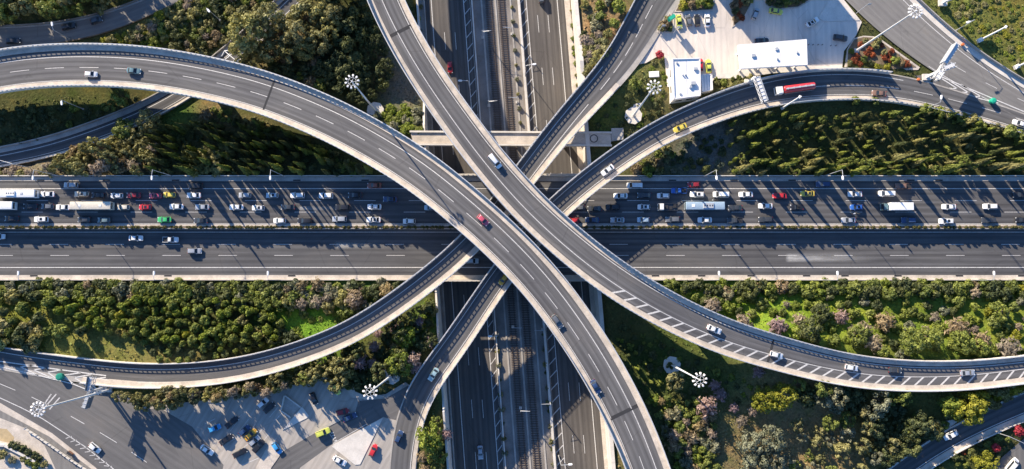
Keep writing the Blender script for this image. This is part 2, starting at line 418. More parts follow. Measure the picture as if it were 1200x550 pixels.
E = Rib(RE_L, RE_R, [(0, -3), (1, -3)])
G = Rib(RG_L, RG_R, [(0, 2.46), (1, 2.46)])
Hr = Rib(RH_R, RH_L, [(0, 1.4), (1, .8)])
Nw = Rib(RN_L, RN_R, [(0, -1.5), (1, -1.5)])
ZUP, ZLO = 1.0, -1.0
yU = lambda py: P(600, py, ZUP).y
yL = lambda py: P(600, py, ZLO).y
# east-west motorway: upper (north) and lower (south) carriageways
XW = 330.0
yu0, yu1 = yU(212.5), yU(265.4); yl0, yl1 = yL(268.7), yL(327.6)
UP = Line((-XW, (yu0 + yu1) / 2, ZUP), (XW, (yu0 + yu1) / 2, ZUP), (yu0 - yu1) / 2)
LO = Line((-XW, (yl0 + yl1) / 2, ZLO), (XW, (yl0 + yl1) / 2, ZLO), (yl0 - yl1) / 2)
# the cutting of the north-south motorway, between its retaining walls
w0, w1 = P(485, 0, 0), P(525, 550, 0)
v0, v1 = P(676.5, 0, 0), P(721, 550, 0)
def wallx(y, west=True):
    a, b = (w0, w1) if west else (v0, v1)
    return a.x + (b.x - a.x) * (y - a.y) / (b.y - a.y)

# ------------------------------------------------------------------ plots of level ground
PLAZA = [(736, 78), (770, 36), (793, 0), (830, -60), (985, -60), (989, 0), (1010, 26), (1003, 42), (989, 60), (987, 79), (950, 82), (905, 86), (862, 90), (838, 90), (835, 96), (810, 104), (782, 102), (778, 62), (757, 74)]
ROADF = [(-70, 425), (0, 434), (60, 444), (126, 456), (140, 462), (168, 478), (190, 505), (215, 540), (250, 600), (160, 610), (112, 548), (60, 507), (0, 472), (-70, 436)]
PARK = [(140, 461), (170, 477), (250, 468), (320, 457), (385, 441), (408, 458), (428, 466), (452, 462), (475, 448), (506, 470), (492, 508), (487, 545), (486, 610), (255, 610), (215, 540), (190, 505)]
CORNER = [(-70, 432), (0, 468), (60, 503), (113, 545), (170, 612), (-70, 615)]
LOCAL = [(1158, 550), (1200, 514), (1270, 470), (1270, 620), (1110, 620), (1130, 575)]
def wpoly(px, z): return [tuple(P(a, b, z)[:2]) for a, b in px]
PLOTS = [(wpoly(PLAZA, ZPL), ZPL), (wpoly(ROADF, ZPK), ZPK), (wpoly(PARK, ZPK), ZPK), (wpoly(CORNER, ZPK - .1), ZPK - .1), (wpoly(LOCAL, 0.5), 0.5)]

def inside(px, py, poly):
    r = np.zeros(px.shape, bool); n = len(poly); j = n - 1
    for i in range(n):
        xi, yi = poly[i]; xj, yj = poly[j]
        c = ((yi > py) != (yj > py)) & (px < (xj - xi) * (py - yi) / (yj - yi + 1e-12) + xi); r ^= c; j = i
    return r
def dist_poly(px, py, poly):
    d = np.full(px.shape, 1e9); n = len(poly)
    for i in range(n):
        ax, ay = poly[i]; bx, by = poly[(i + 1) % n]; ex, ey = bx - ax, by - ay
        t = np.clip(((px - ax) * ex + (py - ay) * ey) / (ex * ex + ey * ey + 1e-9), 0, 1)
        d = np.minimum(d, np.hypot(px - ax - t * ex, py - ay - t * ey))
    d[inside(px, py, poly)] = 0
    return d
def dist_rib(px, py, r, i0=0, i1=None):
    """distance beyond the edge of a ribbon, and its height there"""
    i1 = r.n if i1 is None else i1
    c = r.c[i0:i1]; best = np.full(px.shape, 1e9); z = np.zeros(px.shape)
    for a in range(0, len(c)):
        d = np.hypot(px - c[a, 0], py - c[a, 1]) - r.hw[i0 + a]
        k = d < best; best[k] = d[k]; z[k] = c[a, 2]
    return best, z

# which stretches of the ramps lie on the ground, with the drop from road to ground
GRADE = [(C, 0.0, 0.16, -.10), (C, 0.74, 1.0, -.10), (D, 0.0, 0.36, -.10), (D, 0.84, 1.0, -.10), (E, 0, 1, -.1), (G, 0, 1, -.1), (Hr, 0, 1, -.1), (Nw, 0, 1, -.1), (B, 0.73, 1.0, -3.9)]
def ground_z(x, y):
    x = np.asarray(x, float); y = np.asarray(y, float); shp = x.shape; x = x.ravel(); y = y.ravel()
    base = -0.3 + 0.5 * np.sin(x * .031 + 1.3) * np.cos(y * .037) + .25 * np.sin(x * .11) * np.sin(y * .13 + .7)
    base += -2.4 / (1 + np.exp((x + 62) / 8)) / (1 + np.exp(-(y - 36) / 6))      # the hollow in the north-west
    wx = w0.x + (w1.x - w0.x) * (y - w0.y) / (w1.y - w0.y)      # west of the cutting the ground falls away towards the north
    base -= 8.0 * np.clip((y - 50) / 12, 0, 1) * np.clip(1 - (wx - x) / 26, 0, 1) * (x < wx + .5)
    num = base / 64.0; den = np.full(x.shape, 1 / 64.0); cap = np.full(x.shape, 1e9)
    ctl = []
    for r, f0, f1, dz in GRADE:
        d, z = dist_rib(x, y, r, r.idx(f0), r.idx(f1) + 1); ctl.append((d, z + dz))
    for poly, z in PLOTS: ctl.append((dist_poly(x, y, poly), np.full(x.shape, z)))
    for r in (UP, LO):
        d = np.abs(y - r.c[0, 1]) - r.hw[0] - (1.6 if r is UP else .3); ctl.append((d, np.full(x.shape, r.c[0, 2])))
    for d, z in ctl:
        w = np.where(d < 26, 1.0 / (np.maximum(d, 0) + .35) ** 2, 0) * np.clip((26 - d) / 10, 0, 1)
        num += w * z; den += w
        cap = np.where(d <= 1.6, np.minimum(cap, z - .30), cap)
    return np.minimum(num / den, cap).reshape(shp)

# ------------------------------------------------------------------ the ground: one sheet with the cutting in it
TINTS = [  # px, py, radius px, colour: what grows there
    (60, 118, 45, (.085, .095, .03)), (100, 116, 30, (.10, .105, .03)), (205, 128, 24, (.07, .13, .025)), (250, 130, 30, (.20, .15, .07)), (290, 142, 26, (.16, .13, .05)),
    (362, 375, 46, (.14, .27, .025)), (420, 350, 30, (.09, .16, .03)), (20, 375, 46, (.15, .17, .03)), (75, 395, 44, (.17, .175, .045)), (140, 400, 44, (.18, .17, .05)), (200, 412, 34, (.19, .165, .06)),
    (830, 350, 46, (.16, .24, .025)), (900, 350, 56, (.17, .26, .025)), (980, 356, 56, (.22, .28, .03)), (1090, 360, 70, (.16, .22, .03)), (1180, 365, 50, (.17, .22, .03)),
    (910, 505, 70, (.27, .205, .11)), (880, 480, 35, (.20, .17, .08)), (940, 500, 44, (.27, .20, .10)), (965, 525, 44, (.24, .18, .09)), (1010, 480, 30, (.10, .10, .035)), (1080, 480, 30, (.09, .095, .03)),
    (770, 430, 35, (.05, .08, .02)), (850, 460, 40, (.055, .085, .02)), (1150, 40, 60, (.12, .135, .035)), (1100, 8, 30, (.10, .11, .03)), (1190, 20, 35, (.20, .17, .04)),
    (700, 30, 34, (.26, .18, .10)), (695, 62, 24, (.22, .18, .085)), (715, 40, 20, (.27, .17, .10)), (755, 90, 30, (.13, .14, .045)), (705, 130, 24, (.09, .12, .03)), (770, 85, 20, (.16, .15, .06)), (800, 118, 26, (.17, .14, .07)),
    (470, 95, 26, (.16, .15, .13)), (460, 60, 24, (.14, .14, .11)), (476, 140, 16, (.10, .12, .03)), (830, 175, 34, (.17, .17, .165)), (760, 180, 22, (.14, .13, .10)),
    (200, 50, 60, (.14, .125, .04)), (240, 40, 40, (.13, .12, .05)), (340, 50, 40, (.15, .115, .06)), (120, 190, 60, (.12, .10, .06)),
    (505, 380, 14, (.09, .16, .025)), (497, 370, 14, (.08, .14, .025)), (1120, 530, 30, (.07, .085, .025)), (995, 160, 120, (.055, .06, .022)), (40, 200, 40, (.17, .14, .10)), (720, 545, 16, (.17, .14, .06)),
    (1150, 165, 50, (.07, .07, .025)), (60, 150, 50, (.05, .055, .025)), (300, 180, 70, (.06, .06, .028))]
def build_ground():
    ys = np.concatenate([[-3000, -1000, -400, -250, -190, -150], np.arange(-124, 150, 2.0), [165, 200, 260, 420, 1000, 3000]])
    west = np.concatenate([[-3000, -1000, -500, -330, -260, -225], np.arange(-208, -60, 2.0)])
    fw = np.linspace(0, 1, 20)[1:]
    east = np.concatenate([np.arange(70, 212, 2.0), [225, 260, 330, 500, 1000, 3000]])
    rows = []; keep = []
    for y in ys:
        yc = max(-190, min(190, y)); a, b = wallx(yc), wallx(yc, False)
        xw = np.concatenate([west, west[-1] + (a - west[-1]) * fw]); xe = np.concatenate([b + (east[0] - b) * np.linspace(0, 1, 20)[:-1], east])
        xs = np.concatenate([xw, [a + .02, a + 12, 0.0 + (a + b) / 2, b - 12, b - .02], xe]); rows.append(xs); nw = len(xw)
    X = np.array(rows); Y = np.repeat(ys[:, None], X.shape[1], 1)
    Z = ground_z(X, Y)
    Z[:, nw:nw + 5] = ZN - .12
    nr, nc = X.shape
    V = np.stack([X, Y, Z], -1).reshape(-1, 3)
    I = np.arange(nr * nc).reshape(nr, nc)
    F = np.stack([I[:-1, :-1], I[:-1, 1:], I[1:, 1:], I[1:, :-1]], -1).reshape(-1, 4)
    me = bpy.data.meshes.new('ground'); me.from_pydata(V.tolist(), [], F.tolist())
    col = np.tile(np.array([.075, .078, .03]), (len(V), 1)); wt = np.full(len(V), .35)
    for px, py, rr, c in TINTS:
        p = P(px, py, 0); w = np.exp(-((V[:, 0] - p.x) ** 2 + (V[:, 1] - p.y) ** 2) / (rr * .275 * .75) ** 2) * 2.0
        col = (col * wt[:, None] + w[:, None] * np.array(c)) / (wt + w)[:, None]; wt = wt + w
    at = me.color_attributes.new('Col', 'FLOAT_COLOR', 'POINT')
    at.data.foreach_set('color', np.concatenate([col, np.ones((len(V), 1))], 1).astype('f').ravel())
    m, n, b = new_mat('ground_cover')
    vc = N(n, 'ShaderNodeVertexColor'); vc.layer_name = 'Col'
    tc = N(n, 'ShaderNodeTexCoord')
    a1 = N(n, 'ShaderNodeTexNoise', Scale=.22, Detail=6.0, Roughness=.65); n.links.new(tc.outputs['Object'], a1.inputs['Vector'])
    a2 = N(n, 'ShaderNodeTexNoise', Scale=1.4, Detail=5.0, Roughness=.75); n.links.new(tc.outputs['Object'], a2.inputs['Vector'])
    r1 = ramp(n, a1.outputs[0], [(.3, (.72, .86, .62)), (.5, (1, 1, 1)), (.7, (1.35, 1.12, .95))])
    r2 = ramp(n, a2.outputs[0], [(.3, (.55, .55, .5)), (.5, (1, 1, 1)), (.72, (1.5, 1.5, 1.4))])
    x = mixc(n, 'MULTIPLY', 1.0, vc.outputs[0], r1.outputs[0]); x = mixc(n, 'MULTIPLY', 1.0, x, r2.outputs[0])
    n.links.new(x, b.inputs['Base Color']); b.inputs['Roughness'].default_value = .95; b.inputs['Specular IOR Level'].default_value = .1
    bp = N(n, 'ShaderNodeBump', Strength=.9, Distance=.35); n.links.new(a2.outputs[0], bp.inputs['Height']); n.links.new(bp.outputs[0], b.inputs['Normal'])
    me.materials.append(m)
    me.polygons.foreach_set('use_smooth', [True] * len(me.polygons))
    tag(link('ground', me), kind='structure')
build_ground()

# ------------------------------------------------------------------ east-west motorway
def msheet(r, name, mat, z=0.0): return strip(r, ('L', 0), ('R', 0), z, name, mat, kind='structure')
SUP = msheet(UP, 'motorway_upper_carriageway', M_ASPH_MOT); SLO = msheet(LO, 'motorway_lower_carriageway', M_ASPH_MOT)
def dash_mesh(name, ln, w):
    m = MB(); m.add([(0, -w / 2, 0), (ln, -w / 2, 0), (ln, w / 2, 0), (0, w / 2, 0)], [(0, 1, 2, 3)]); return m.mesh(name, M_LINE2)
DASH7, DASH6 = dash_mesh('lane_dash', 7.0, .18), dash_mesh('lane_dash', 6.0, .18)
def put_dash(me, par, x, y, z):
    o = bpy.data.objects.new('lane_dash', me); COL.objects.link(o); o.parent = par; o.location = (x, y, z)
def yline(mb, y, z, w, x0=-XW, x1=XW):
    mb.add([(x0, y - w / 2, z), (x1, y - w / 2, z), (x1, y + w / 2, z), (x0, y + w / 2, z)], [(0, 1, 2, 3)])
mb = MB()
yline(mb, yU(221.2), ZUP + .006, .22); yline(mb, yU(262.7), ZUP + .006, .22)
yline(mb, yL(272.2), ZLO + .006, .2); yline(mb, yL(313.6), ZLO + .006, .26)
tag(mb.build('motorway_edge_lines', M_LINE), kind='structure')
for py, z, off in ((235.2, ZUP, 159), (248.7, ZUP, 153)):
    for k in range(-4, 18): put_dash(DASH7, SUP, P(off + 64.0 * k, py, z).x, yU(py), z + .006)
for py, off in ((286.5, 58), (299.5, 59)):
    for k in range(-3, 18): put_dash(DASH6, SLO, P(off + 65.6 * k, py, ZLO).x, yL(py), ZLO + .006)
# north edge: gutter path and barrier; median; south edge
def long_box(name, y0, y1, z0, z1, mat, parent=None, x0=-XW, x1=XW):
    mb = MB(); mb.box((x0 + x1) / 2, (y0 + y1) / 2, (z0 + z1) / 2, x1 - x0, abs(y1 - y0), z1 - z0); return mb.build(name, mat, parent)
tag(long_box('motorway_north_path', yU(212.5), yU(207.6), .3, ZUP + .16, M_CONC), kind='structure')
tag(long_box('motorway_median_kerb', yU(265.4), yU(263.6), .2, ZUP + .17, M_CREAM), kind='structure')
tag(long_box('motorway_median_bed', yL(268.7), yU(265.4), -1.3, ZUP + .10, M_SOIL), kind='structure')
tag(long_box('motorway_south_path', yL(327.6), yL(322.6), -1.6, ZLO + .15, M_CREAM), kind='structure')
def barrier_thing(name, label, y0, y1, z0, z1, mat, cat='barrier', seg=12.0, post=None):
    t = empty(name, (0, (y0 + y1) / 2, z0), 0, label, cat)
    x = -XW; me = None
    nseg = int(2 * XW / seg)
    for k in range(nseg):
        if me is None:
            mb = MB(); mb.box(0, 0, (z1 - z0) / 2, seg - .05, abs(y1 - y0), z1 - z0, 0, 0); me = mb.mesh('barrier_section', mat)
        xx = -XW + (k + .5) * seg
        if abs(xx) > 200: continue
        o = bpy.data.objects.new('barrier_section', me); COL.objects.link(o); o.parent = t; o.location = (xx, 0, 0)
    return t
barrier_thing('concrete_barrier', 'long pale concrete barrier along the north edge of the crowded upper carriageway', yU(206.9), yU(206.0), .3, ZUP + .85, M_CONCW)
barrier_thing('concrete_barrier', 'long concrete barrier between the planted median and the emptier lower carriageway', yL(268.9), yL(268.0), ZLO - .2, ZUP + .55, M_CONC)
barrier_thing('concrete_barrier', 'long cream concrete barrier along the south edge of the emptier lower carriageway', yL(328.6), yL(327.7), -1.6, ZLO + .8, M_CONCW)
# drain gratings in the two paths
for i, px in enumerate((48, 125, 206, 348, 428, 788, 860, 928, 1067, 1100)):
    p = P(px, 211.5, ZUP); mb = MB(); mb.box(0, 0, 0, 2.4, .42, .05)
    for k in range(6): mb.box(-1 + k * .4, 0, .03, .06, .40, .05)
    if i == 0: me = mb.mesh('drain_grating', M_TRIM)
    o = tag(link('drain_grating', me), 'dark drain grating in the path north of the upper carriageway, ' + ORD[i], 'grating', 'drain gratings in the north path'); o.location = (p.x, p.y, ZUP + .17)
for i, px in enumerate((40, 197, 342, 768, 822, 880, 945, 990, 1052, 1124, 1197)):
    p = P(px, 323.4, ZLO)
    o = tag(link('drain_grating', me), 'dark drain grating in the path south of the lower carriageway, ' + ORD[i], 'grating', 'drain gratings in the south path'); o.location = (p.x, p.y, ZLO + .16)

# bridge that carries it over the cutting
def skew(y, d=0.0, west=True): return wallx(y, west) + d
t = empty('motorway_bridge', (0, yU(240), ZUP), 0, 'wide motorway bridge deck crossing over the sunken railway and lower motorway', 'bridge')
o0 = Vector((0, yU(240), ZUP))
mb = MB()
for (ya, yb, zt) in ((yU(204.6), yU(266.5), ZUP - .03), (yU(266.5) - .01, yL(329.5), ZLO - .03)):
    pl = [(skew(ya, -3), ya), (skew(ya, 3, False), ya), (skew(yb, 3, False), yb), (skew(yb, -3), yb)]
    mb.prism([(a - o0.x, b - o0.y) for a, b in pl], zt - 1.5 - o0.z, zt - o0.z)
mb.build('deck', M_CONC, t)
for yy in (yU(204.9), yL(329.2)):
    mb = MB(); a, b = skew(yy, -3), skew(yy, 3, False); zz = (ZUP if yy > 0 else ZLO) - o0.z
    mb.box((a + b) / 2 - o0.x, yy - o0.y, zz - .05, b - a, .5, 1.3); pa = mb.build('parapet', M_CONC, t)
    mb = MB()
    for k in range(int((b - a) / 1.5)): mb.box(a + k * 1.5 - o0.x, yy - o0.y, zz + .85, .3, .14, .5)
    mb.box((a + b) / 2 - o0.x, yy - o0.y, zz + 1.15, b - a, .2, .12)
    mb.build('hand_rail', M_CONCW, pa)
for f in (.30, .62):
    for yy in np.linspace(yU(212), yL(322), 6):
        x = wallx(yy) + (wallx(yy, False) - wallx(yy)) * f
        mb = MB(); mb.tube((x - o0.x, yy - o0.y, ZN - o0.z), (x - o0.x, yy - o0.y, -2.4 - o0.z), .55, n=12); mb.build('column', M_CONC, t)

# ------------------------------------------------------------------ the ramps and flyovers
def pier(r, f, parent, zg, wide=4.2, thick=1.7, drop=1.25):
    i = r.idx(f); c = r.c[i]; n = r.nrm[i]; t = r.t[i]; mb = MB()
    rings = []
    top = c[2] - drop
    for z, k in ((zg - .6, 1.0), (top - 2.2, 1.0), (top - 1.0, 1.25), (top + .1, 1.7)):
        ring = []
        for q in range(16):
            an = 2 * math.pi * q / 16; a = wide / 2 * k * math.copysign(abs(math.cos(an)) ** .6, math.cos(an)); b = thick / 2 * math.copysign(abs(math.sin(an)) ** .6, math.sin(an))
            ring.append((c[0] + n[0] * a + t[0] * b, c[1] + n[1] * a + t[1] * b, z))
        rings.append(ring)
    mb.loft(rings); return mb.build('pier', M_CONC, parent, 40)

def flyover(r, name, label, cat, piers, wl, wr, mat, rails=(('L', 0, 1), ('R', 0, 1)), depth=1.25, deck=True, joints=(), wk=None):
    m = r.n // 2
    t = wthing(name, (r.c[m][0], r.c[m][1], r.c[m][2]), label, cat)
    if deck:
        mb = MB()
        sweep_mb(mb, r, [(('L', .02), -.04), (('R', .02), -.04), (('R', .02), -.42), (('R', 1.9), -.62), (('R', 2.6), -depth), (('L', 2.6), -depth), (('L', 1.9), -.62), (('L', .02), -.42)])
        mb.build('deck', M_CONC, t, 30)
    strip(r, ('L', wl), ('R', wr), 0.0, 'road_surface', mat, t)
    for side, w in (('L', wl), ('R', wr)):
        f0, f1 = (wk or {}).get(side, (0, 1)); mb = MB(); bar_mb(mb, r, side, .30, w + .02, -.2, .16, r.idx(f0), r.idx(f1)); mb.build('walkway', M_CREAM, t, 30)
    for side, f0, f1, *up in rails: railing(r, side, t, r.idx(f0), r.idx(f1), up=up[0] if up else 0.0)
    for jp in joints:
        i = r.near(P(jp[0], jp[1], ZF)); mb = MB(); line = [r.at(i, r.hw[i] - wl, .008), r.at(i, -r.hw[i] + wr, .008)]
        tt = r.t[i]; a, b = Vector(line[0]), Vector(line[1]); d = Vector((tt[0], tt[1], 0)) * .55
        mb.add([a - d, b - d, b + d, a + d], [(0, 1, 2, 3)]); mb.build('expansion_joint', M_PLUG, t)
    for f, zg in piers: pier(r, f, t, zg)
    return t
def dash_parts(par, r, spec, ln, period, w, z, s0, s1=None):
    s1 = r.s[-1] if s1 is None else s1; s = s0
    while s + ln <= s1:
        mb = MB(); dashes_mb(mb, r, spec, ln, period, w, z, s, s + ln + .01); mb.build('lane_dash', M_LINE, par); s += period
fl = flyover(A, 'flyover', 'upper level curved flyover sweeping from the left edge to the bottom right of centre', 'flyover',
    [(.17, -3), (.285, -3), (.40, -2), (.455, -.3), (.63, ZN), (.745, ZN), (.875, ZN)], 1.9, 1.75, M_ASPH_FLY, joints=((308, 110), (727, 486)))
mb = MB(); line_mb(mb, A, ('L', 4.0), .22, .008); line_mb(mb, A, ('R', 2.05), .16, .008); mb.build('edge_line', M_LINE, fl)
dash_parts(fl, A, ('L', 7.45), 6.2, 11.3, .17, .008, 3.0)
fb = flyover(B, 'flyover', 'upper level flyover with white hatched shoulder curving from the top to the right edge', 'flyover',
    [(.165, ZN), (.32, ZN), (.43, ZN), (.55, ZN), (.64, 0), (.70, 0)], 1.7, 1.75, M_ASPH_FLY, joints=((469, 36), (905, 411)))
ih = B.near(P(722, 330, 13))
mb = MB(); line_mb(mb, B, ('L', 2.25), .2, .008); line_mb(mb, B, ('R', 4.35), .2, .008); mb.build('edge_line', M_LINE, fb)
s = B.s[ih]
while s < B.s[-1] - 6:
    c0, n0, h0 = point_at(B, s); c1, n1, h1 = point_at(B, s + 2.6); c2, n2, _ = point_at(B, s + .72); c3, n3, _ = point_at(B, s + 3.32)
    oa, ob = -h0 + 4.25, -h1 + 1.78
    # stripes lean forward from the edge line to the walkway
    q = lambda c, n, o: (c[0] + n[0] * o, c[1] + n[1] * o, c[2] + .008)
    mb = MB(); mb.add([q(c1, n1, oa), q(c3, n3, oa), q(c2, n2, ob), q(c0, n0, ob)], [(0, 1, 2, 3)]); mb.build('hatch_bar', M_LINE, fb); s += 4.05
fc = flyover(C, 'ramp_bridge', 'middle level ramp from the filling station passing under both flyovers to the lower left', 'ramp bridge',
    [(.235, ZN), (.31, ZN), (.60, 0), (.66, 0)], 1.75, .45, M_ASPH_RAMP, rails=(('R', .03, 1), ('L', .19, .855)), depth=1.1, wk={'L': (.175, .855)})
mb = MB(); i0 = C.idx(.17)
line_mb(mb, C, ('R', 2.0), .2, .008, i0); line_mb(mb, C, ('R', 6.0), .2, .008, C.idx(.215), C.idx(.855)); mb.build('edge_line', M_LINE, fc)
dash_parts(fc, C, ('R', 6.0), 5.0, 7.0, .2, .008, 4.0, C.s[C.idx(.21)])
fd = flyover(D, 'ramp_bridge', 'middle level ramp curving from the right edge under both flyovers to the car park', 'ramp bridge',
    [(.435, 1), (.66, ZN), (.73, ZN)], 1.5, .45, M_ASPH_RAMP, rails=(('L', .045, .915), ('R', .225, .44, .8), ('R', .442, .878)), depth=1.1, wk={'R': (.215, .88)})
mb = MB(); line_mb(mb, D, ('L', 1.95), .18, .008); line_mb(mb, D, ('R', 1.5), .18, .008, D.idx(.21), D.idx(.84)); mb.build('edge_line', M_LINE, fd)
dash_parts(fd, D, ('L', 4.9), 6.2, 11.2, .18, .008, 6.0, D.s[D.idx(.38)])

# ramps and roads that lie on the ground
def ground_road(r, key, mat, wl, wr, kl=M_CREAM, kr=M_CREAM, z=0.0, i0=0, i1=None):
    i1 = r.n - 1 if i1 is None else i1
    strip(r, ('L', wl), ('R', wr), z, key + '_road', mat, i0=i0, i1=i1, kind='structure')
    for side, w, mt in (('L', wl, kl), ('R', wr, kr)):
        if w < .25: continue
        mb = MB(); bar_mb(mb, r, side, 0.0, w + .02, -.7, .15 + z, i0, i1); tag(mb.build(key + '_kerb', mt), kind='structure')
ground_road(E, 'sunken', M_ASPH_MOT, 1.9, .9, M_CONC, M_CREAM)
mb = MB(); line_mb(mb, E, ('L', 2.9), .2, .008); line_mb(mb, E, ('R', 1.5), .16, .008); tag(mb.build('sunken_road_lines', M_LINE), kind='structure')
ground_road(G, 'slip', M_ASPH_OLD, 2.2, .02, M_CONCW)
mb = MB(); line_mb(mb, G, ('L', 3.5), .22, .008); line_mb(mb, G, ('R', .5), .2, .012, G.idx(.45)); dashes_mb(mb, G, ('R', 5.2), 4, 11, .16, .008, G.s[G.idx(.52)]); tag(mb.build('slip_road_lines', M_LINE), kind='structure')
ground_road(Hr, 'loop', M_ASPH_MOT, 1.9, .34, M_CREAM, M_CONCW)
mb = MB(); line_mb(mb, Hr, ('R', .8), .14, .008); line_mb(mb, Hr, ('L', 2.3), .2, .008); tag(mb.build('loop_road_lines', M_LINE), kind='structure')
ground_road(Nw, 'side', M_ASPH_OLD, .5, .3, M_CONC, M_SOIL)
def guard_wall(r, side, a, h, name, label, i0, i1, mat=M_CONCW, cat='wall', th=.3):
    m = (i0 + i1) // 2; t = wthing(name, tuple(r.c[m]), label, cat)
    mb = MB(); bar_mb(mb, r, side, a, a + th, -.6, h, i0, i1); mb.build('wall', mat, t, 30); return t
guard_wall(E, 'L', 0, .9, 'parapet_wall', 'low grey wall along the outer side of the sunken slip road at left', 0, E.n - 1, M_CONC)
guard_wall(E, 'R', 0, .8, 'parapet_wall', 'low pale wall along the inner side of the sunken slip road at left', 0, E.n - 1)
guard_wall(G, 'L', 0, 1.3, 'parapet_wall', 'grey roadside wall between the grassy bank and the slip road at top right', 0, G.n - 1, M_CONC)
guard_wall(Hr, 'R', 0, .8, 'parapet_wall', 'pale wall on the bushy side of the loop road at bottom right', 0, Hr.n - 1)
guard_wall(Hr, 'L', 0, .9, 'parapet_wall', 'cream wall on the outer side of the loop road at bottom right', 0, Hr.n - 1)
guard_wall(Nw, 'L', -.4, .7, 'kerb_wall', 'low stone edging along the dark wood in the top left corner', 0, Nw.n - 1, M_CONCD)

# gore between the ramp and the slip road: chevrons
def poly_sheet(px, z, name, mat, kind='structure', uvdir=0.0):
    pts = wpoly(px, z); bm = bmesh.new(); vs = [bm.verts.new((a, b, z)) for a, b in pts]
    f = bm.faces.new(vs); bmesh.ops.triangulate(bm, faces=[f])
    uvl = bm.loops.layers.uv.new('UVMap'); c, s = math.cos(uvdir), math.sin(uvdir)
    for fc in bm.faces:
        if fc.normal.z < 0: fc.normal_flip()
        for l in fc.loops: x, y = l.vert.co.x, l.vert.co.y; l[uvl].uv = (x * c - y * s, x * s + y * c)
    me = bpy.data.meshes.new(name); bm.to_mesh(me); bm.free(); me.materials.append(mat)
    return tag(link(name, me), kind=kind)
def slab(px, z, h, name, mat, parent=None, skirt=.4, kind='structure'):
    pts = wpoly(px, z + h); mb = MB(); mb.prism(pts, z - skirt, z + h)
    return tag(mb.build(name, mat, parent), kind=kind)
def px_line(mb, a, b, z, w):
    p, q = P(a[0], a[1], z), P(b[0], b[1], z); d = (q - p); d.z = 0; d.normalize(); n = Vector((-d.y, d.x, 0)) * w / 2
    mb.add([p + n, p - n, q - n, q + n], [(0, 1, 2, 3)])
poly_sheet([(1071, 89), (1098, 87), (1128, 103), (1165, 121), (1192, 137), (1150, 119), (1105, 105)], 2.512, 'gore_pavement', M_ASPH_LOC)
mb = MB()
for a, b in (((1098, 88), (1200, 131)), ((1085, 95), (1137, 113)), ((1137, 113), (1170, 121)),
             ((1135, 108.6), (1113, 95)), ((1135, 108.6), (1119, 108)), ((1150, 113.5), (1126, 99)), ((1150, 113.5), (1130, 112.5)), ((1122, 104), (1104, 92.5)), ((1122, 104), (1109, 103.5))): px_line(mb, a, b, 2.52, .34)
tag(mb.build('gore_markings', M_LINE), kind='structure')

# ------------------------------------------------------------------ sunken north-south motorway and railway
YN0, YN1 = 150.0, -120.0
def nline(px0, px1, z=ZN):
    """x of a line at height z that crosses the top and bottom of the photograph at px0, px1"""
    a, b = P(px0, 0, z), P(px1, 550, z); return lambda y: a.x + (b.x - a.x) * (y - a.y) / (b.y - a.y)
def nstrip(f, g, z, name, mat, kind='structure', parent=None):
    ys = np.linspace(YN0, YN1, 60); vs = []; fs = []; uv = []
    for y in ys: vs += [(f(y), y, z), (g(y), y, z)]
    for k in range(len(ys) - 1):
        fs.append((2 * k, 2 * k + 2, 2 * k + 3, 2 * k + 1))
        for q in fs[-1]: uv.append((vs[q][0] - f(vs[q][1]), -vs[q][1]))
    me = bpy.data.meshes.new(name); me.from_pydata(vs, [], fs); me.materials.append(mat)
    me.uv_layers.new(name='UVMap').data.foreach_set('uv', np.array(uv, 'f').ravel())
    return tag(link(name, me, parent), kind=kind)
def nbar(f, w, z0, z1, name, mat, label=None, cat=None, kind=None, y0=YN0, y1=YN1):
    mb = MB(); rings = []
    for y in np.linspace(y0, y1, 40):
        x = f(y); rings.append([(x - w / 2, y, z0), (x + w / 2, y, z0), (x + w / 2, y, z1), (x - w / 2, y, z1)])
    mb.loft(rings); return tag(mb.build(name, mat), label, cat, None, kind)
LK0, LK1 = nline(497, 533), nline(553, 593)     # western carriageway
RK0, RK1 = nline(607.5, 651), nline(661, 708.5)
nstrip(LK0, LK1, ZN, 'lower_motorway_west', M_ASPH_CUT); nstrip(RK0, RK1, ZN, 'lower_motorway_east', M_ASPH_CUT)
nstrip(LK1, RK0, ZN - .05, 'railway_bed', M_BALL)
nstrip(lambda y: wallx(y) , LK0, ZN + .05, 'west_verge', M_CONC); nstrip(RK1, nline(667.5, 718), ZN + .05, 'east_verge', M_CREAM)
nstrip(nline(667.5, 718), lambda y: wallx(y, False), ZN + .02, 'east_planting_strip', M_SOIL)
mb = MB()
def nl(mb, f, w, z=ZN + .008):
    ys = np.linspace(YN0, YN1, 50); vs = []
    for y in ys: vs += [(f(y) - w / 2, y, z), (f(y) + w / 2, y, z)]
    mb.add(vs, [(2 * k, 2 * k + 2, 2 * k + 3, 2 * k + 1) for k in range(len(ys) - 1)])
lines = [nline(505.2, 545), nline(543, 583.8), nline(616.5, 662.5), nline(652.8, 700)]
for f in lines: nl(mb, f, .24)
nl(mb, nline(550.5, 590.6), .12); nl(mb, nline(609.5, 653.3), .1)
tag(mb.build('lower_motorway_edge_lines', M_LINE), kind='structure')
mb = MB()
for f, py0 in ((nline(518.0, 558.4), 38), (nline(530.4, 571), 38), (nline(628.4, 674.4), 18), (nline(640.6, 687), 18)):
    for k in range(-3, 12):
        ya = P(600, py0 + 61.5 * k, ZN).y; yb = ya - 6
        mb.add([(f(ya) - .08, ya, ZN + .009), (f(yb) - .08, yb, ZN + .009), (f(yb) + .08, yb, ZN + .009), (f(ya) + .08, ya, ZN + .009)], [(0, 1, 2, 3)])
tag(mb.build('lower_motorway_lane_lines', M_LINE), kind='structure')
mb = MB()
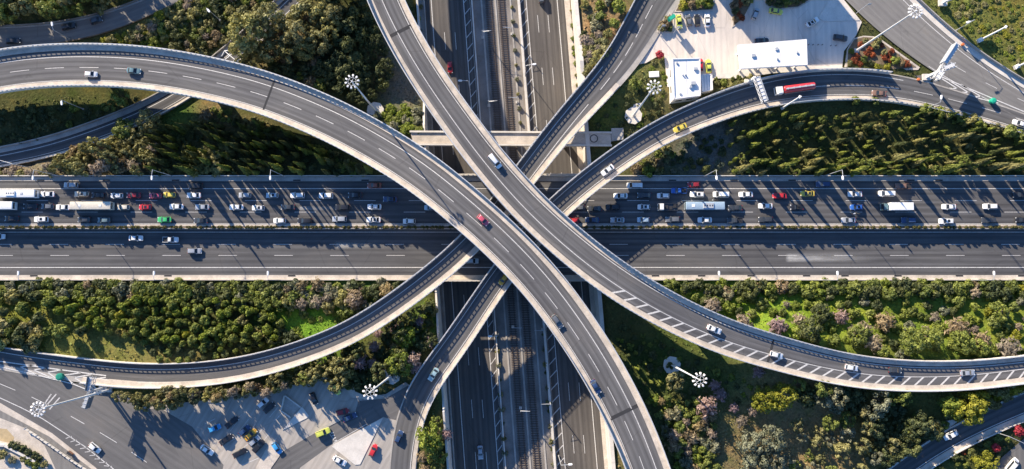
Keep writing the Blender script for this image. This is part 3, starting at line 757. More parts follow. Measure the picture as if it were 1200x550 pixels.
for f, g, sl in ((lines[1], nline(550.5, 590.6), 1), (nline(609.5, 653.3), lines[2], 1)):
    y = YN0
    while y > YN1:
        a = 2.6 * sl; mb.add([(f(y) , y - 1.3, ZN + .010), (f(y), y - 1.75, ZN + .010), (g(y + 1.3), y + .85, ZN + .010), (g(y + 1.3), y + 1.3, ZN + .010)], [(0, 1, 2, 3)]); y -= 4.1
tag(mb.build('lower_motorway_hatching', M_LINE2), kind='structure')
nbar(nline(552.8, 592.6), .45, ZN - .1, ZN + .95, 'concrete_barrier', M_CONCW, 'pale concrete barrier between the western lower carriageway and the railway', 'barrier')
nbar(nline(607.6, 650.6), .8, ZN - .1, ZN + 1.1, 'concrete_barrier', M_CONCW, 'pale concrete barrier between the railway and the eastern lower carriageway', 'barrier')
nbar(nline(497, 533), .4, ZN - .1, ZN + .9, 'concrete_barrier', M_CONC, 'grey concrete barrier along the outer side of the western lower carriageway', 'barrier')
def retaining(west, y0, y1, label):
    t = wthing('retaining_wall', (wallx((y0 + y1) / 2, west), (y0 + y1) / 2, ZN), label, 'wall'); w = .6 if west else 1.2; sg = -1 if west else 1
    ys = np.linspace(y0, y1, max(2, int(abs(y1 - y0) / 4)) + 1)
    for ya, yb in zip(ys, ys[1:]):
        mb = MB(); rings = []
        for y in (ya - .02, yb + .02):
            x = wallx(y, west) - sg * w * .42; zt = gz1(wallx(y, west) + sg * 1.2, y) + .85
            for rb in (B, C, D):
                d_, z_ = dist_rib(np.array([wallx(y, west)]), np.array([y]), rb)
                if d_[0] < 2.5: zt = min(zt, float(z_[0]) - 1.5)
            rings.append([(x - w / 2, y, ZN - .2), (x + w / 2, y, ZN - .2), (x + w / 2, y, zt), (x - w / 2, y, zt)])
        mb.loft(rings); mb.build('wall_panel', M_CONCW, t)
def gz1(x, y): return float(ground_z(np.array([x]), np.array([y]))[0])
for y0, y1, w in ((140.0, yU(203.8), 'north of the wide motorway'), (yL(330.5), -110.0, 'south of the wide motorway')):
    retaining(True, y0, y1, 'tall pale retaining wall on the west side of the cutting, ' + w)
    retaining(False, y0, y1, 'tall pale retaining wall on the east side of the cutting, ' + w)
# tracks
def track(px0, px1, label):
    f = nline(px0, px1); y0, y1 = 132.0, -104.0
    t = wthing('railway_track', (f(0), 0, ZN), label, 'railway track')
    for dx in (-.75, .75):
        mb = MB(); rings = []
        for y in np.linspace(y0, y1, 40):
            x = f(y) + dx; rings.append([(x - .09, y, ZN + .14), (x + .09, y, ZN + .14), (x + .08, y, ZN + .34), (x - .08, y, ZN + .34)])
        mb.loft(rings); mb.build('rail', M_RAILM, t)
    ys = np.arange(y1, y0, .78); near = ys[np.argsort(np.abs(ys - 20))]
    mb = MB(); mb.box(0, 0, 0, 2.6, .30, .2); me = mb.mesh('sleeper', M_SLEEP)
    for y in near[:300]:
        o = bpy.data.objects.new('sleeper', me); COL.objects.link(o); o.parent = t; o.matrix_parent_inverse = Matrix.Translation(-t.location); o.location = (f(y), y, ZN + .05)
    mb = MB()
    for y in near[300:]: mb.box(f(y), y, ZN + .05, 2.6, .3, .2)
    if len(near) > 300: tag(mb.build('sleepers', M_SLEEP, t), kind='stuff')
track(572.6, 613.5, 'western railway track with concrete sleepers between the two lower carriageways')
track(587.5, 630, 'eastern railway track with concrete sleepers between the two lower carriageways')
for px0, px1, w in ((564, 605, 'west of both tracks'), (580.3, 621.8, 'between the two tracks'), (598, 640, 'east of both tracks')):
    nbar(nline(px0, px1), .55, ZN - .1, ZN + .12, 'cable_trough', M_CONC, 'narrow concrete cable trough on the railway ballast, ' + w, 'cable trough')['group'] = 'cable troughs beside the tracks'
# catenary masts
def catenary(px, py, side, where):
    p = P(px, py, ZN); t = empty('catenary_mast', p, 0, None, 'catenary mast', 'catenary masts beside the tracks')
    t['label'] = 'thin steel catenary mast with a cross arm, ' + where
    mb = MB(); mb.box(0, 0, 3.6, .26, .26, 7.2, 0, 0, .8); mb.build('mast', M_STEEL, t)
    mb = MB(); mb.tube((0, 0, 6.6), (side * 3.0, 0, 6.9), .07); mb.tube((0, 0, 5.6), (side * 2.6, 0, 6.7), .05); mb.build('bracket', M_STEEL, t)
    mb = MB(); mb.box(0, 0, .15, .9, .9, .5); mb.build('footing', M_CONCW, t)
for q in ((566, 44, 1, 'west of the railway near the red car'), (600, 40, -1, 'east of the railway near the top edge'), (573, 124, 1, 'west side above the old bridge'), (606, 120, -1, 'east side above the old bridge'), (601, 383, 1, 'west of the railway, first below the crossing'), (636, 386, -1, 'east of the railway, first below the crossing'), (610, 478, 1, 'west of the railway toward the bottom edge'), (644, 470, -1, 'east of the railway toward the bottom edge')): catenary(*q)
# walls of cut rock and plants seen in the verge are left to the plants section

# ------------------------------------------------------------------ old concrete footbridge
z0 = 1.0
fp = wthing('service_bridge', tuple(P(600, 162, z0)), 'narrow old concrete service bridge over the sunken railway, north of the wide motorway', 'bridge')
def cpoly(px, z): return [tuple(P(a, b, z)[:2]) for a, b in px]
mb = MB(); mb.prism(cpoly([(481, 155), (716, 156.5), (716, 169), (484, 168)], z0), z0 - 1.1, z0); mb.build('deck', M_CREAM, fp)
for ya, yb in ((153.2, 155.2), (168.2, 170.2)):
    mb = MB(); mb.prism(cpoly([(480, ya), (717, ya + 1.2), (717, yb + 1.2), (480, yb)], z0 + .4), z0 - 1.2, z0 + .5); mb.build('parapet', M_CONCW, fp)
mb = MB(); mb.prism(cpoly([(716.5, 150.5), (730.5, 150), (730.5, 163.5), (716.5, 165.5)], 1.3), -.5, 1.35); mb.build('end_slab', M_CONC, fp)
for px in (535, 560, 606, 664):
    p = P(px, 162, 0); mb = MB(); mb.box(p.x, p.y, (ZN - 1) / 2, .8, 3.0, -ZN - 1.2); mb.build('pier', M_CONC, fp)
p = P(696, 162.5, z0); mb = MB()
for k in range(24):
    a0, a1 = 2 * math.pi * k / 24, 2 * math.pi * (k + 1) / 24
    mb.add([(p.x + r * math.cos(a), p.y + r * math.sin(a), z0 + .012) for r, a in ((1.05, a0), (1.35, a0), (1.35, a1), (1.05, a1))], [(0, 1, 2, 3)])
mb.build('ring_marking', M_TRIM, fp)

# ------------------------------------------------------------------ plots: filling station yard, roads, car park
poly_sheet(PLAZA, ZPL, 'filling_station_yard', M_LOT); poly_sheet(ROADF, ZPK, 'car_park_road', M_ASPH_LOC, uvdir=RAD(-58)); poly_sheet(PARK, ZPK - .004, 'car_park', M_LOT2, uvdir=RAD(30))
poly_sheet([(420, 470), (452, 467), (478, 452), (492, 470), (478, 496), (449, 489), (389, 521), (352, 548), (330, 590), (262, 590), (318, 537), (372, 506), (416, 484)], ZPK + .001, 'car_park_lane', M_ASPH_LOC, uvdir=RAD(60))
poly_sheet([(190, 480), (225, 500), (262, 545), (250, 600), (215, 541), (190, 506), (170, 479)], ZPK + .001, 'car_park_entry', M_ASPH_LOC, uvdir=RAD(-50))
poly_sheet(CORNER, ZPK - .1, 'corner_pavement', M_CREAM); poly_sheet(LOCAL, .5, 'local_road', M_ASPH_LOC)
mb = MB(); zk = ZPK + .006
def path_line(mb, pts, z, w):
    for a, b in zip(pts, pts[1:]): px_line(mb, a, b, z, w)
path_line(mb, [(-40, 452), (0, 466.5), (25, 478), (50, 491), (73, 506), (100, 524), (134.5, 551), (170, 580)], zk, .24)
for a, b in (((-12, 445), (18, 457.5)), ((37, 465.5), (60, 476.5)), ((83, 488), (99, 497)), ((117, 507), (137, 519)), ((154, 530), (172, 542))): px_line(mb, a, b, zk, .18)
# chevrons of the fork at left
for a, b in (((-30, 418.5), (0, 423.6)), ((0, 423.6), (60, 432)), ((60, 432), (105, 438)), ((105, 438), (150, 443.6)), ((-30, 423), (0, 430)), ((0, 430), (45, 440)), ((45, 440), (85, 450)), ((85, 450), (116, 462.5)), ((23.6, 430), (42, 428)), ((23.6, 430), (45, 440)), ((39, 433.6), (56, 431)), ((39, 433.6), (62, 443.6)), ((55.5, 436.4), (73, 433.6)), ((55.5, 436.4), (67, 444.5)), ((73.6, 440), (94.5, 437)), ((73.6, 440), (86, 450)), ((87, 442.7), (107, 439)), ((87, 442.7), (116, 461)), ((102, 445.5), (127, 442)), ((102, 445.5), (113, 456))): px_line(mb, a, b, ZPK + .15, .36)
for k in range(9):
    px_line(mb, (84 + k * 6, 517 + k * 4.2), (78 + k * 6 + 16, 515 + k * 4.2 + 12), zk, .3) if False else None
tag(mb.build('car_park_road_markings', M_LINE), kind='structure')
mb = MB()
for k in range(11): px_line(mb, (77 + k * 5.6, 514 + k * 4.0), (84 + k * 5.9, 511.5 + k * 4.4), zk, .22)
for a, b in (((52, 478), (66, 462)), ((58, 480), (70, 466)), ((45, 484), (60, 462))): px_line(mb, a, b, zk, .4)
tag(mb.build('faded_road_markings', M_LINE2), kind='structure')
# nose island of the left fork, kerb strip and the white guard rail beside the road
slab([(123, 447), (128, 444.5), (160, 447), (160, 456), (128, 455)], ZPK + .14, .16, 'nose_island', M_CREAM)
# traffic islands
t = slab([(449, 489.5), (422, 544.5), (416, 545), (389, 523.5), (391, 521)], ZPK, .16, 'traffic_island', M_CONCW)
slab([(331, 504.5), (354, 476.5), (362, 487.5), (360, 490)], ZPK, .16, 'traffic_island', M_CONCW)
slab([(330, 480), (334, 463), (352, 477), (341, 488)], ZPK, .14, 'traffic_island', M_CONC)
slab([(300, 548), (318, 515), (324, 520), (328, 534), (318, 548), (314, 560), (300, 560)], ZPK, .14, 'traffic_island', M_CREAM)
slab([(403, 452), (412, 450), (416, 459), (428, 464), (445, 463), (450, 465), (432, 468.5), (412, 466)], ZPK, .15, 'traffic_island', M_CREAM)
slab([(372, 503), (414, 482), (416, 484), (374, 506)], ZPK, .12, 'traffic_island', M_CONC)
slab([(959, 21), (972, 0), (985, 0), (1008, 24), (966, 25.5)], ZPL, .15, 'traffic_island', M_CONCW)
slab([(993, 58), (1000, 45), (1012, 42), (1028, 43), (1078, 79), (1076, 82), (1045, 83), (1010, 79), (990, 79)], ZPL, .15, 'flower_bed_kerb', M_CREAM)
slab([(769, 37.5), (785, 14), (790, 21), (789.5, 38.5)], ZPL, .2, 'flower_bed_kerb', M_CREAM)
slab([(790, 14), (798, 0), (800, ZN), (838, ZN), (836, 12), (802, 14)], ZPL, .2, 'flower_bed_kerb', M_CREAM)
slab([(858, 32.5), (858, 0), (856, -10), (883, -10), (881, 5), (872, 22)], ZPL, .2, 'flower_bed_kerb', M_CREAM)
slab([(893, ZN), (898, 6), (914, 11), (935, 9.5), (955, -2), (955, -10)], ZPL, .2, 'flower_bed_kerb', M_CREAM)
BEDS = [[(994, 58), (1001, 46.5), (1012, 43.5), (1027, 44.5), (1074, 79), (1045, 81.5), (1010, 77.5), (993, 77.5)], [(771, 36.5), (785, 16.5), (788.5, 22), (788, 37)],
        [(792, 13), (799, 0), (801, -7), (837, -7), (835, 11), (802, 13)], [(859.5, 30.5), (859.5, -9), (881, -9), (879.5, 5), (871, 21)], [(895, ZN), (900, 5), (914, 9.7), (935, 8), (953, -3), (953, -9)]]
for b in BEDS: poly_sheet(b, ZPL + .21, 'flower_bed_soil', M_SOIL)
# bay lines of the yard and the car park
mb = MB()
for x in (789, 801, 812, 823, 834): px_line(mb, (x, 14), (x + 1.5, 33), ZPL + .006, .13)
px_line(mb, (789, 17), (836, 14.5), ZPL + .006, .13); px_line(mb, (933, 12), (939, 45), ZPL + .006, .1)
tag(mb.build('yard_bay_lines', M_LINE), kind='structure')
mb = MB()
for k in range(6):
    px_line(mb, (283 - k * 0 + k * 8.2, 491 - 20 + k * 5.5 + 15), (272 + k * 8.2, 500 + k * 5.5 + 0), ZPK + .004, .14)
for a, b in (((281, 491), (270, 505)), ((271, 517), (286, 508)), ((279, 529), (293, 519)), ((284, 545), (303, 537)), ((316, 489), (325, 478)), ((322, 493), (331, 484)), ((240, 497), (252, 491)), ((390, 520), (430, 497)), ((386, 508), (394, 520))): px_line(mb, a, b, ZPK + .004, .16)
for k in range(4): px_line(mb, (388 + k * 1.3, 508 + k * 3), (391 + k * 1.3, 507 + k * 3), ZPK + .004, .3)
for k in range(5): px_line(mb, (470 + k * 3.4 + 8, 458 - k * 1.2), (474 + k * 3.4 + 8, 462 - k * 1.2), ZPK + .05, .4) if k in (1, 3) else None
tag(mb.build('car_park_bay_lines', M_LINE), kind='structure')
poly_sheet([(-20, 500), (8, 503), (17, 513), (14, 520), (-20, 512)], ZPK - .094, 'yellow_paving_strip', M_YTILE)
poly_sheet([(-20, 480), (0, 490), (30, 502), (52, 522), (66, 552), (110, 552), (58, 512), (0, 481)], ZPK - .096, 'service_lane', M_ASPH_OLD)

def spill(px, z, name, c, seed, dens):
    m, n, b = new_mat(name); tc = N(n, 'ShaderNodeTexCoord'); mp = N(n, 'ShaderNodeMapping'); mp.inputs['Scale'].default_value = (.16, .9, 1); mp.inputs['Location'].default_value = (seed, 0, 0)
    n.links.new(tc.outputs['Object'], mp.inputs[0]); a = N(n, 'ShaderNodeTexNoise', Scale=1.0, Detail=5.0, Roughness=.7); n.links.new(mp.outputs[0], a.inputs['Vector'])
    uv = N(n, 'ShaderNodeUVMap'); uv.uv_map = 'UVMap'; sx = N(n, 'ShaderNodeSeparateXYZ'); n.links.new(uv.outputs[0], sx.inputs[0])
    r1 = ramp(n, sx.outputs[0], [(0, (0,) * 3), (.04, (1,) * 3), (.3, (.6,) * 3), (1, (0,) * 3)]); r2 = ramp(n, sx.outputs[1], [(0, (0,) * 3), (.3, (1,) * 3), (.7, (1,) * 3), (1, (0,) * 3)]); r3 = ramp(n, a.outputs[0], [(.3, (.25,) * 3), (.7, (1,) * 3)])
    x = mixc(n, 'MULTIPLY', 1.0, r1.outputs[0], r2.outputs[0]); x = mixc(n, 'MULTIPLY', 1.0, x, r3.outputs[0]); f = N(n, 'ShaderNodeMath', operation='MULTIPLY'); f.inputs[1].default_value = dens; n.links.new(x, f.inputs[0])
    b.inputs['Base Color'].default_value = (*c, 1); b.inputs['Roughness'].default_value = .9; n.links.new(f.outputs[0], b.inputs['Alpha'])
    p, q = P(px[0], px[1], z), P(px[2], px[3], z); me = bpy.data.meshes.new(name); me.from_pydata([(p.x, q.y, z), (q.x, q.y, z), (q.x, p.y, z), (p.x, p.y, z)], [], [(0, 1, 2, 3)])
    me.uv_layers.new(name='UVMap').data.foreach_set('uv', np.array([(0, 0), (1, 0), (1, 1), (0, 1)], 'f').ravel()); me.materials.append(m); tag(link(name, me), kind='structure')
spill((920, 297, 1030, 308), ZLO + .010, 'white_spill', (.75, .74, .70), 3.0, .6)
spill((392, 283, 470, 292), ZLO + .010, 'pale_spill', (.5, .48, .44), 9.0, .7)
spill((350, 241.5, 402, 247), ZUP + .010, 'pale_spill', (.6, .6, .58), 5.0, .5)

t = wthing('low_wall', tuple(P(342, 472, ZPK)), 'low pale wall around the sunken patch at the top of the car park', 'wall')
for a, b in (((330, 481), (334, 463)), ((334, 463), (353, 477)), ((330, 481), (341, 489))):
    u, v = P(a[0], a[1], ZPK), P(b[0], b[1], ZPK); d = v - u; m = (u + v) / 2; mb = MB(); mb.box(m.x, m.y, ZPK + .35, d.length, .35, .9, 0, math.atan2(d.y, d.x)); mb.build('wall', M_CONCW, t)

# ------------------------------------------------------------------ vehicles
PAINT = {}
RGB = {'white': (.78, .78, .76), 'silver': (.42, .44, .46), 'pale blue': (.40, .52, .60), 'grey': (.16, .17, .18), 'dark grey': (.06, .065, .07), 'black': (.018, .018, .02),
       'dark blue': (.03, .06, .14), 'blue': (.03, .12, .42), 'bright blue': (.05, .30, .60), 'red': (.52, .03, .035), 'dark red': (.26, .02, .025), 'pink red': (.60, .10, .14), 'brown': (.22, .13, .09), 'rust red': (.30, .09, .05),
       'yellow': (.66, .52, .08), 'lime yellow': (.56, .60, .10), 'orange yellow': (.60, .33, .03), 'green': (.06, .42, .13), 'cream': (.66, .60, .48), 'teal': (.16, .26, .27), 'teal grey': (.14, .20, .21), 'light teal': (.36, .52, .54)}
def pm(c):
    if c not in PAINT: PAINT[c] = paint('paint_' + c.replace(' ', '_'), RGB[c], metal=0.25 if c in ('silver', 'grey', 'dark grey', 'teal', 'pale blue', 'light teal') else 0.0)
    return PAINT[c]

def body_loft(L, Wd, stations, m=0):
    """stations: (x, half width factor, bottom z, waist z, top z)"""
    mb = MB(); rings = []
    for x, k, zb, zw, zt in stations:
        w = Wd / 2 * k
        rings.append([(x, -w * .92, zb), (x, -w, zb + .12), (x, -w, zw), (x, -w * .90, zt), (x, -w * .45, zt + .025), (x, w * .45, zt + .025), (x, w * .90, zt), (x, w, zw), (x, w, zb + .12), (x, w * .92, zb)])
    mb.loft(rings[::-1], m); return mb
def frustum(mb, x0, x1, wb, zb, r0, r1, wr, zr, m=0):
    """greenhouse: base rectangle and a slightly crowned roof"""
    vs = [(x0, -wb, zb), (x1, -wb, zb), (x1, wb, zb), (x0, wb, zb), (r0, -wr, zr), (r1, -wr, zr), (r1, wr, zr), (r0, wr, zr),
          (r0 + .15, -wr * .6, zr + .04), (r1 - .12, -wr * .6, zr + .04), (r1 - .12, wr * .6, zr + .04), (r0 + .15, wr * .6, zr + .04)]
    mb.add(vs, [(0, 1, 5, 4), (1, 2, 6, 5), (2, 3, 7, 6), (3, 0, 4, 7), (8, 9, 10, 11), (4, 5, 9, 8), (5, 6, 10, 9), (6, 7, 11, 10), (7, 4, 8, 11)], m)
def pane(a, b, c, d, ins, push):
    """glass set a little proud of the four-sided face a b c d"""
    a, b, c, d = map(Vector, (a, b, c, d)); n = (b - a).cross(d - a).normalized(); ce = (a + b + c + d) / 4
    q = [p + (ce - p) * ins + n * push for p in (a, b, c, d)]; mb = MB()
    mb.add(q + [p - n * (push + .01) for p in q], [(0, 1, 2, 3), (0, 4, 5, 1), (1, 5, 6, 2), (2, 6, 7, 3), (3, 7, 4, 0)]); return mb
def wheel_mesh(r=.32, w=.22):
    mb = MB(); n = 14
    rings = [[(r * k * math.cos(2 * math.pi * q / n), y, r * k * math.sin(2 * math.pi * q / n)) for q in range(n)] for y, k in ((-w / 2, .62), (-w / 2, .92), (-w / 2 + .04, 1.0), (w / 2 - .04, 1.0), (w / 2, .92), (w / 2, .62))]
    mb.loft(rings, 0); mb.tube((0, -w / 2 + .01, 0), (0, -w / 2 - .015, 0), r * .6, n=10, m=1); mb.tube((0, w / 2 - .01, 0), (0, w / 2 + .015, 0), r * .6, n=10, m=1)
    return mb.mesh('wheel', [M_TYRE, M_RIM], 40)
WHEEL = wheel_mesh(); BIGWHEEL = wheel_mesh(.48, .30)
CARS = {}
def car_parts(kind):
    """list of (part name, mesh, material or None for body paint, location)"""
    if kind in CARS: return CARS[kind]
    D = dict(sedan=(4.55, 1.80, 1.44, .92, -1.72, .98, -1.05, .18, -2.0), hatchback=(4.02, 1.74, 1.49, .94, -1.90, .98, -1.50, .22, -1.97), estate=(4.62, 1.80, 1.48, .94, -2.18, .98, -1.85, .22, -2.25),
             suv=(4.60, 1.88, 1.72, 1.04, -2.12, 1.0, -1.84, .30, -2.25), van=(5.05, 1.95, 2.02, 1.12, -2.42, 1.62, -2.34, .92, -2.5), pickup=(5.0, 1.85, 1.74, 1.02, -.62, 1.20, -.50, .45, -2.45), convertible=(4.2, 1.78, 1.25, .88, -.9, .85, -.6, .2, -2.0))
    L, Wd, Hh, bt, x0, x1, r0, r1, _ = D[kind]
    h = L / 2; hood = bt - .06; nose = bt - .24; tail = bt - .04 if kind in ('sedan', 'convertible') else bt
    st = [(-h, .80, .42, .62, tail - .14), (-h + .10, .93, .30, .66, tail - .03), (-h + .45, 1.0, .24, .68, tail), (x0, 1.0, .22, .70, bt), (0, 1.0, .22, .70, bt), (x1, 1.0, .22, .70, hood + .03), (h - .55, .98, .24, .66, hood - .04), (h - .15, .88, .30, .60, nose + .02), (h, .70, .42, .56, nose - .12)]
    if kind == 'pickup': st = [(-h, .95, .42, .66, .98), (-h + .1, 1, .3, .7, 1.02), (-.7, 1, .24, .7, 1.02), (x0, 1, .22, .7, bt), (0, 1.0, .22, .70, bt), (x1, 1.0, .22, .70, hood + .03), (h - .55, .98, .24, .66, hood - .04), (h - .15, .88, .30, .60, nose + .02), (h, .72, .42, .56, nose - .12)]
    mb = body_loft(L, Wd, st)
    wb, wr = Wd / 2 * .90, Wd / 2 * .70
    out = []
    if kind != 'convertible':
        frustum(mb, x0, x1, wb, bt + .015, r0, r1, wr, Hh - .04)
    out.append(('body', mb.mesh('body', M_TRIM, 38), None, (0, 0, 0)))
    b, t = bt + .015, Hh - .04
    if kind != 'convertible':
        out.append(('windscreen', pane((x1, -wb, b), (x1, wb, b), (r1, wr, t), (r1, -wr, t), .07, .012).mesh('windscreen', M_GLASS), 0, (0, 0, 0)))
        out.append(('rear_window', pane((x0, wb, b), (x0, -wb, b), (r0, -wr, t), (r0, wr, t), .10, .012).mesh('rear_window', M_GLASS), 0, (0, 0, 0)))
        for s in (-1, 1):
            q = [(x0, s * wb, b), (x1, s * wb, b), (r1, s * wr, t), (r0, s * wr, t)]
            if s > 0: q = [q[1], q[0], q[3], q[2]]
            out.append(('side_window', pane(*q, .09, .012).mesh('side_window', M_GLASS), 0, (0, 0, 0)))
    else:
        mb = MB(); mb.box(-.3, 0, bt + .0, 1.5, 1.3, .16); out.append(('cockpit', mb.mesh('cockpit', M_TRIM), 0, (0, 0, 0)))
        out.append(('windscreen', pane((.75, -.7, b), (.75, .7, b), (.3, .6, t), (.3, -.6, t), .02, .012).mesh('windscreen', M_GLASS), 0, (0, 0, 0)))
        for s in (-1, 1):
            mb = MB(); mb.box(-.35, s * .36, bt + .16, .5, .46, .4, 0, 0, .8); out.append(('seat', mb.mesh('seat', M_TRIM), 0, (0, 0, 0)))
    if kind == 'pickup':
        mb = MB(); mb.box(-h + .92, 0, 1.04, 1.62, Wd * .82, .06); out.append(('load_bed', mb.mesh('load_bed', M_TRIM), 0, (0, 0, 0)))
        for s in (-1, 1):
            mb = MB(); mb.box(-h + .92, s * Wd * .455, 1.10, 1.75, .10, .22); out.append(('side_board', mb.mesh('side_board', M_TRIM), None, (0, 0, 0)))
    wbx = L * .295
    for sx in (-1, 1):
        for s in (-1, 1): out.append(('wheel', WHEEL, 0, (sx * wbx, s * (Wd / 2 - .10), .32)))
    for s in (-1, 1):
        mb = MB(); mb.box(h - .20, s * Wd * .355, .66, .26, .36, .16, 0, -s * .25); out.append(('headlight', mb.mesh('headlight', M_LAMP), 0, (0, 0, 0)))
        mb = MB(); mb.box(-h + .06, s * Wd * .37, .80 if kind != 'van' else 1.1, .16, .26, .22); out.append(('tail_light', mb.mesh('tail_light', M_TAIL), 0, (0, 0, 0)))
        mb = MB(); mb.box(x1 - .25, s * (Wd / 2 + .05), bt + .08, .16, .22, .13); out.append(('wing_mirror', mb.mesh('wing_mirror', M_TRIM), None, (0, 0, 0)))
    CARS[kind] = out
    return out
BODYCACHE = {}
def painted(me, mat):
    k = (me.name, mat.name)
    if k not in BODYCACHE:
        c = me.copy(); c.materials[0] = mat; BODYCACHE[k] = c
    return BODYCACHE[k]
VEH = []      # (object, colour, kind, px, py, lane)
def vehicle(kind, colour, px, py, z, ang, lane, label=None, sunroof=False):
    p = P(px, py, z + .75); p.z = z
    nm = {'sedan': 'saloon_car', 'hatchback': 'hatchback_car', 'estate': 'estate_car', 'suv': 'off_road_car', 'van': 'van', 'pickup': 'pickup_truck', 'convertible': 'open_top_car'}[kind]
    t = empty(nm, p, ang, label, {'van': 'van', 'pickup': 'pickup'}.get(kind, 'car'))
    for nme, me, mt, loc in car_parts(kind):
        m2 = painted(me, pm(colour)) if mt is None else me
        o = bpy.data.objects.new(nme, m2); COL.objects.link(o); o.parent = t; o.location = loc
    if sunroof and kind in ('sedan', 'hatchback', 'suv', 'estate'):
        if 'sunroof' not in CARS: m = MB(); m.box(0, 0, 0, .85, .9, .03); CARS['sunroof'] = m.mesh('sunroof', M_GLASS)
        o = link('sunroof', CARS['sunroof'], t); o.location = (-.45, 0, {'sedan': 1.445, 'hatchback': 1.495, 'suv': 1.725, 'estate': 1.485}[kind])
    VEH.append([t, colour, kind, px, py, lane]); return t

def parts_thing(name, p, ang, label, cat, parts, group=None):
    t = empty(name, p, ang, label, cat, group)
    for nm, mb, mt in parts:
        if isinstance(mb, tuple): o = link(nm, mb[0], t); o.location = mb[1]
        else: mb.build(nm, mt, t, 35)
    return t
def rbox(x0, x1, w, z0, z1, r=.18):
    """box with rounded upright edges and a softened roof edge"""
    mb = MB(); rings = []
    for z, k in ((z0, 0.0), (z1 - .14, 0.0), (z1 - .04, .05), (z1, .16)):
        ring = []
        for cx, cy, a0 in ((x1 - r, w / 2 - r, 0), (x0 + r, w / 2 - r, 90), (x0 + r, -w / 2 + r, 180), (x1 - r, -w / 2 + r, 270)):
            for q in range(4):
                a = RAD(a0 + q * 30); ring.append((cx + (r - k * (1 if k < r else r / k)) * math.cos(a) - (k if k > r else 0) * 0, cy + (r - min(k, r * .9)) * math.sin(a), z))
        rings.append(ring)
    mb.loft(rings); return mb
def bus(px, py, z, ang, label, length, colour, roofkit, lane):
    p = P(px, py, z + 2.2); p.z = z; h = length / 2; w = 2.5
    parts = [('body', rbox(-h, h, w, .35, 3.05), pm(colour))]
    for s in (-1, 1):
        n = int((length - 1.6) / 1.5)
        for k in range(n):
            mb = MB(); mb.box(-h + 1.0 + k * 1.5 + .65, s * w / 2, 2.05, 1.32, .05, .85); parts.append(('side_window', mb, M_GLASS))
    mb = MB(); mb.box(h - .005, 0, 1.85, .06, 2.2, 1.35); parts.append(('windscreen', mb, M_GLASS))
    mb = MB(); mb.box(-h + .005, 0, 2.15, .06, 2.0, .8); parts.append(('rear_window', mb, M_GLASS))
    for f in roofkit:
        kind, x, ln, ww, mt = f
        mb = MB(); mb.box(x * h, 0, 3.05 + (.16 if kind == 'air_conditioner' else .03), ln, ww, .34 if kind == 'air_conditioner' else .10, 0, 0, .94); parts.append((kind, mb, mt))
        if kind == 'air_conditioner':
            for k in range(4):
                mb = MB(); mb.box(x * h - ln * .36 + k * ln * .24, 0, 3.39, ln * .1, ww * .3, .04); parts.append(('fan_grille', mb, M_TRIM))
    for sx in (-.56, .52):
        for s in (-1, 1): parts.append(('wheel', (BIGWHEEL, (sx * h, s * (w / 2 - .18), .48)), None))
    for s in (-1, 1):
        mb = MB(); mb.box(h + .12, s * (w / 2 + .1), 2.3, .18, .2, .5); parts.append(('wing_mirror', mb, M_TRIM))
        mb = MB(); mb.box(h - .01, s * .9, .8, .08, .4, .22); parts.append(('headlight', mb, M_LAMP))
    t = parts_thing('bus', p, ang, label, 'bus', parts); VEH.append([t, colour, 'bus', px, py, lane]); return t
def lorry(px, py, z, ang, label, cab, box, lbox, hbox, lane, bed=False, name='lorry'):
    p = P(px, py, z + (1.2 if bed else 2.0)); p.z = z; Lt = lbox + 2.1; h = Lt / 2
    parts = []
    mb = MB(); mb.box(h - .95, 0, 1.15, 1.85, 2.2, 1.5, 0, 0, .96); mb.box(h - 1.1, 0, 2.15, 1.4, 2.1, .55, 0, 0, .84); parts.append(('cab', mb, pm(cab)))
    mb = MB(); mb.add([(h - .02, -1.0, 1.35), (h - .02, 1.0, 1.35), (h - .36, .92, 2.35), (h - .36, -.92, 2.35)], [(0, 1, 2, 3)]); mb.box(h - .20, 0, 1.85, .36, 1.9, .8, 0, 0, .9); parts.append(('windscreen', mb, M_GLASS))
    mb = MB(); mb.box(-.4, 0, .72, Lt - 1.0, 1.0, .26); parts.append(('chassis', mb, M_TRIM))
    if bed:
        mb = MB(); mb.box(-h + lbox / 2, 0, 1.0, lbox, 2.2, .14); parts.append(('load_bed', mb, pm(box)))
        for s in (-1, 1):
            mb = MB(); mb.box(-h + lbox / 2, s * 1.1, 1.25, lbox, .08, .5); parts.append(('side_board', mb, pm(box)))
        for x in (-h + .04, -h + lbox - .04):
            mb = MB(); mb.box(x, 0, 1.27, .08, 2.1, .52); parts.append(('end_board', mb, pm(box)))
        for k in range(3):
            mb = MB(); mb.box(-h + .9 + k * (lbox - 1.4) / 2.2, (-.3, .25, 0)[k], 1.28, .9, 1.1, .4); parts.append(('load', mb, M_TRIM))
    else:
        parts.append(('box_body', rbox(-h, -h + lbox, 2.45, .85, hbox, .06), pm(box)))
        mb = MB(); mb.box(-h - .01, 0, (hbox + .9) / 2, .04, 2.2, hbox - 1.1); parts.append(('rear_door', mb, M_WHITE))
    for sx in (-h + 1.2, h - 1.3):
        for s in (-1, 1): parts.append(('wheel', (BIGWHEEL, (sx, s * .98, .48)), None))
    for s in (-1, 1):
        mb = MB(); mb.box(h - .35, s * 1.28, 1.9, .14, .18, .4); parts.append(('wing_mirror', mb, M_TRIM))
        mb = MB(); mb.box(h - .02, s * .8, .75, .08, .36, .2); parts.append(('headlight', mb, M_LAMP))
    t = parts_thing(name, p, ang, label, 'lorry', parts); VEH.append([t, box, 'lorry', px, py, lane]); return t
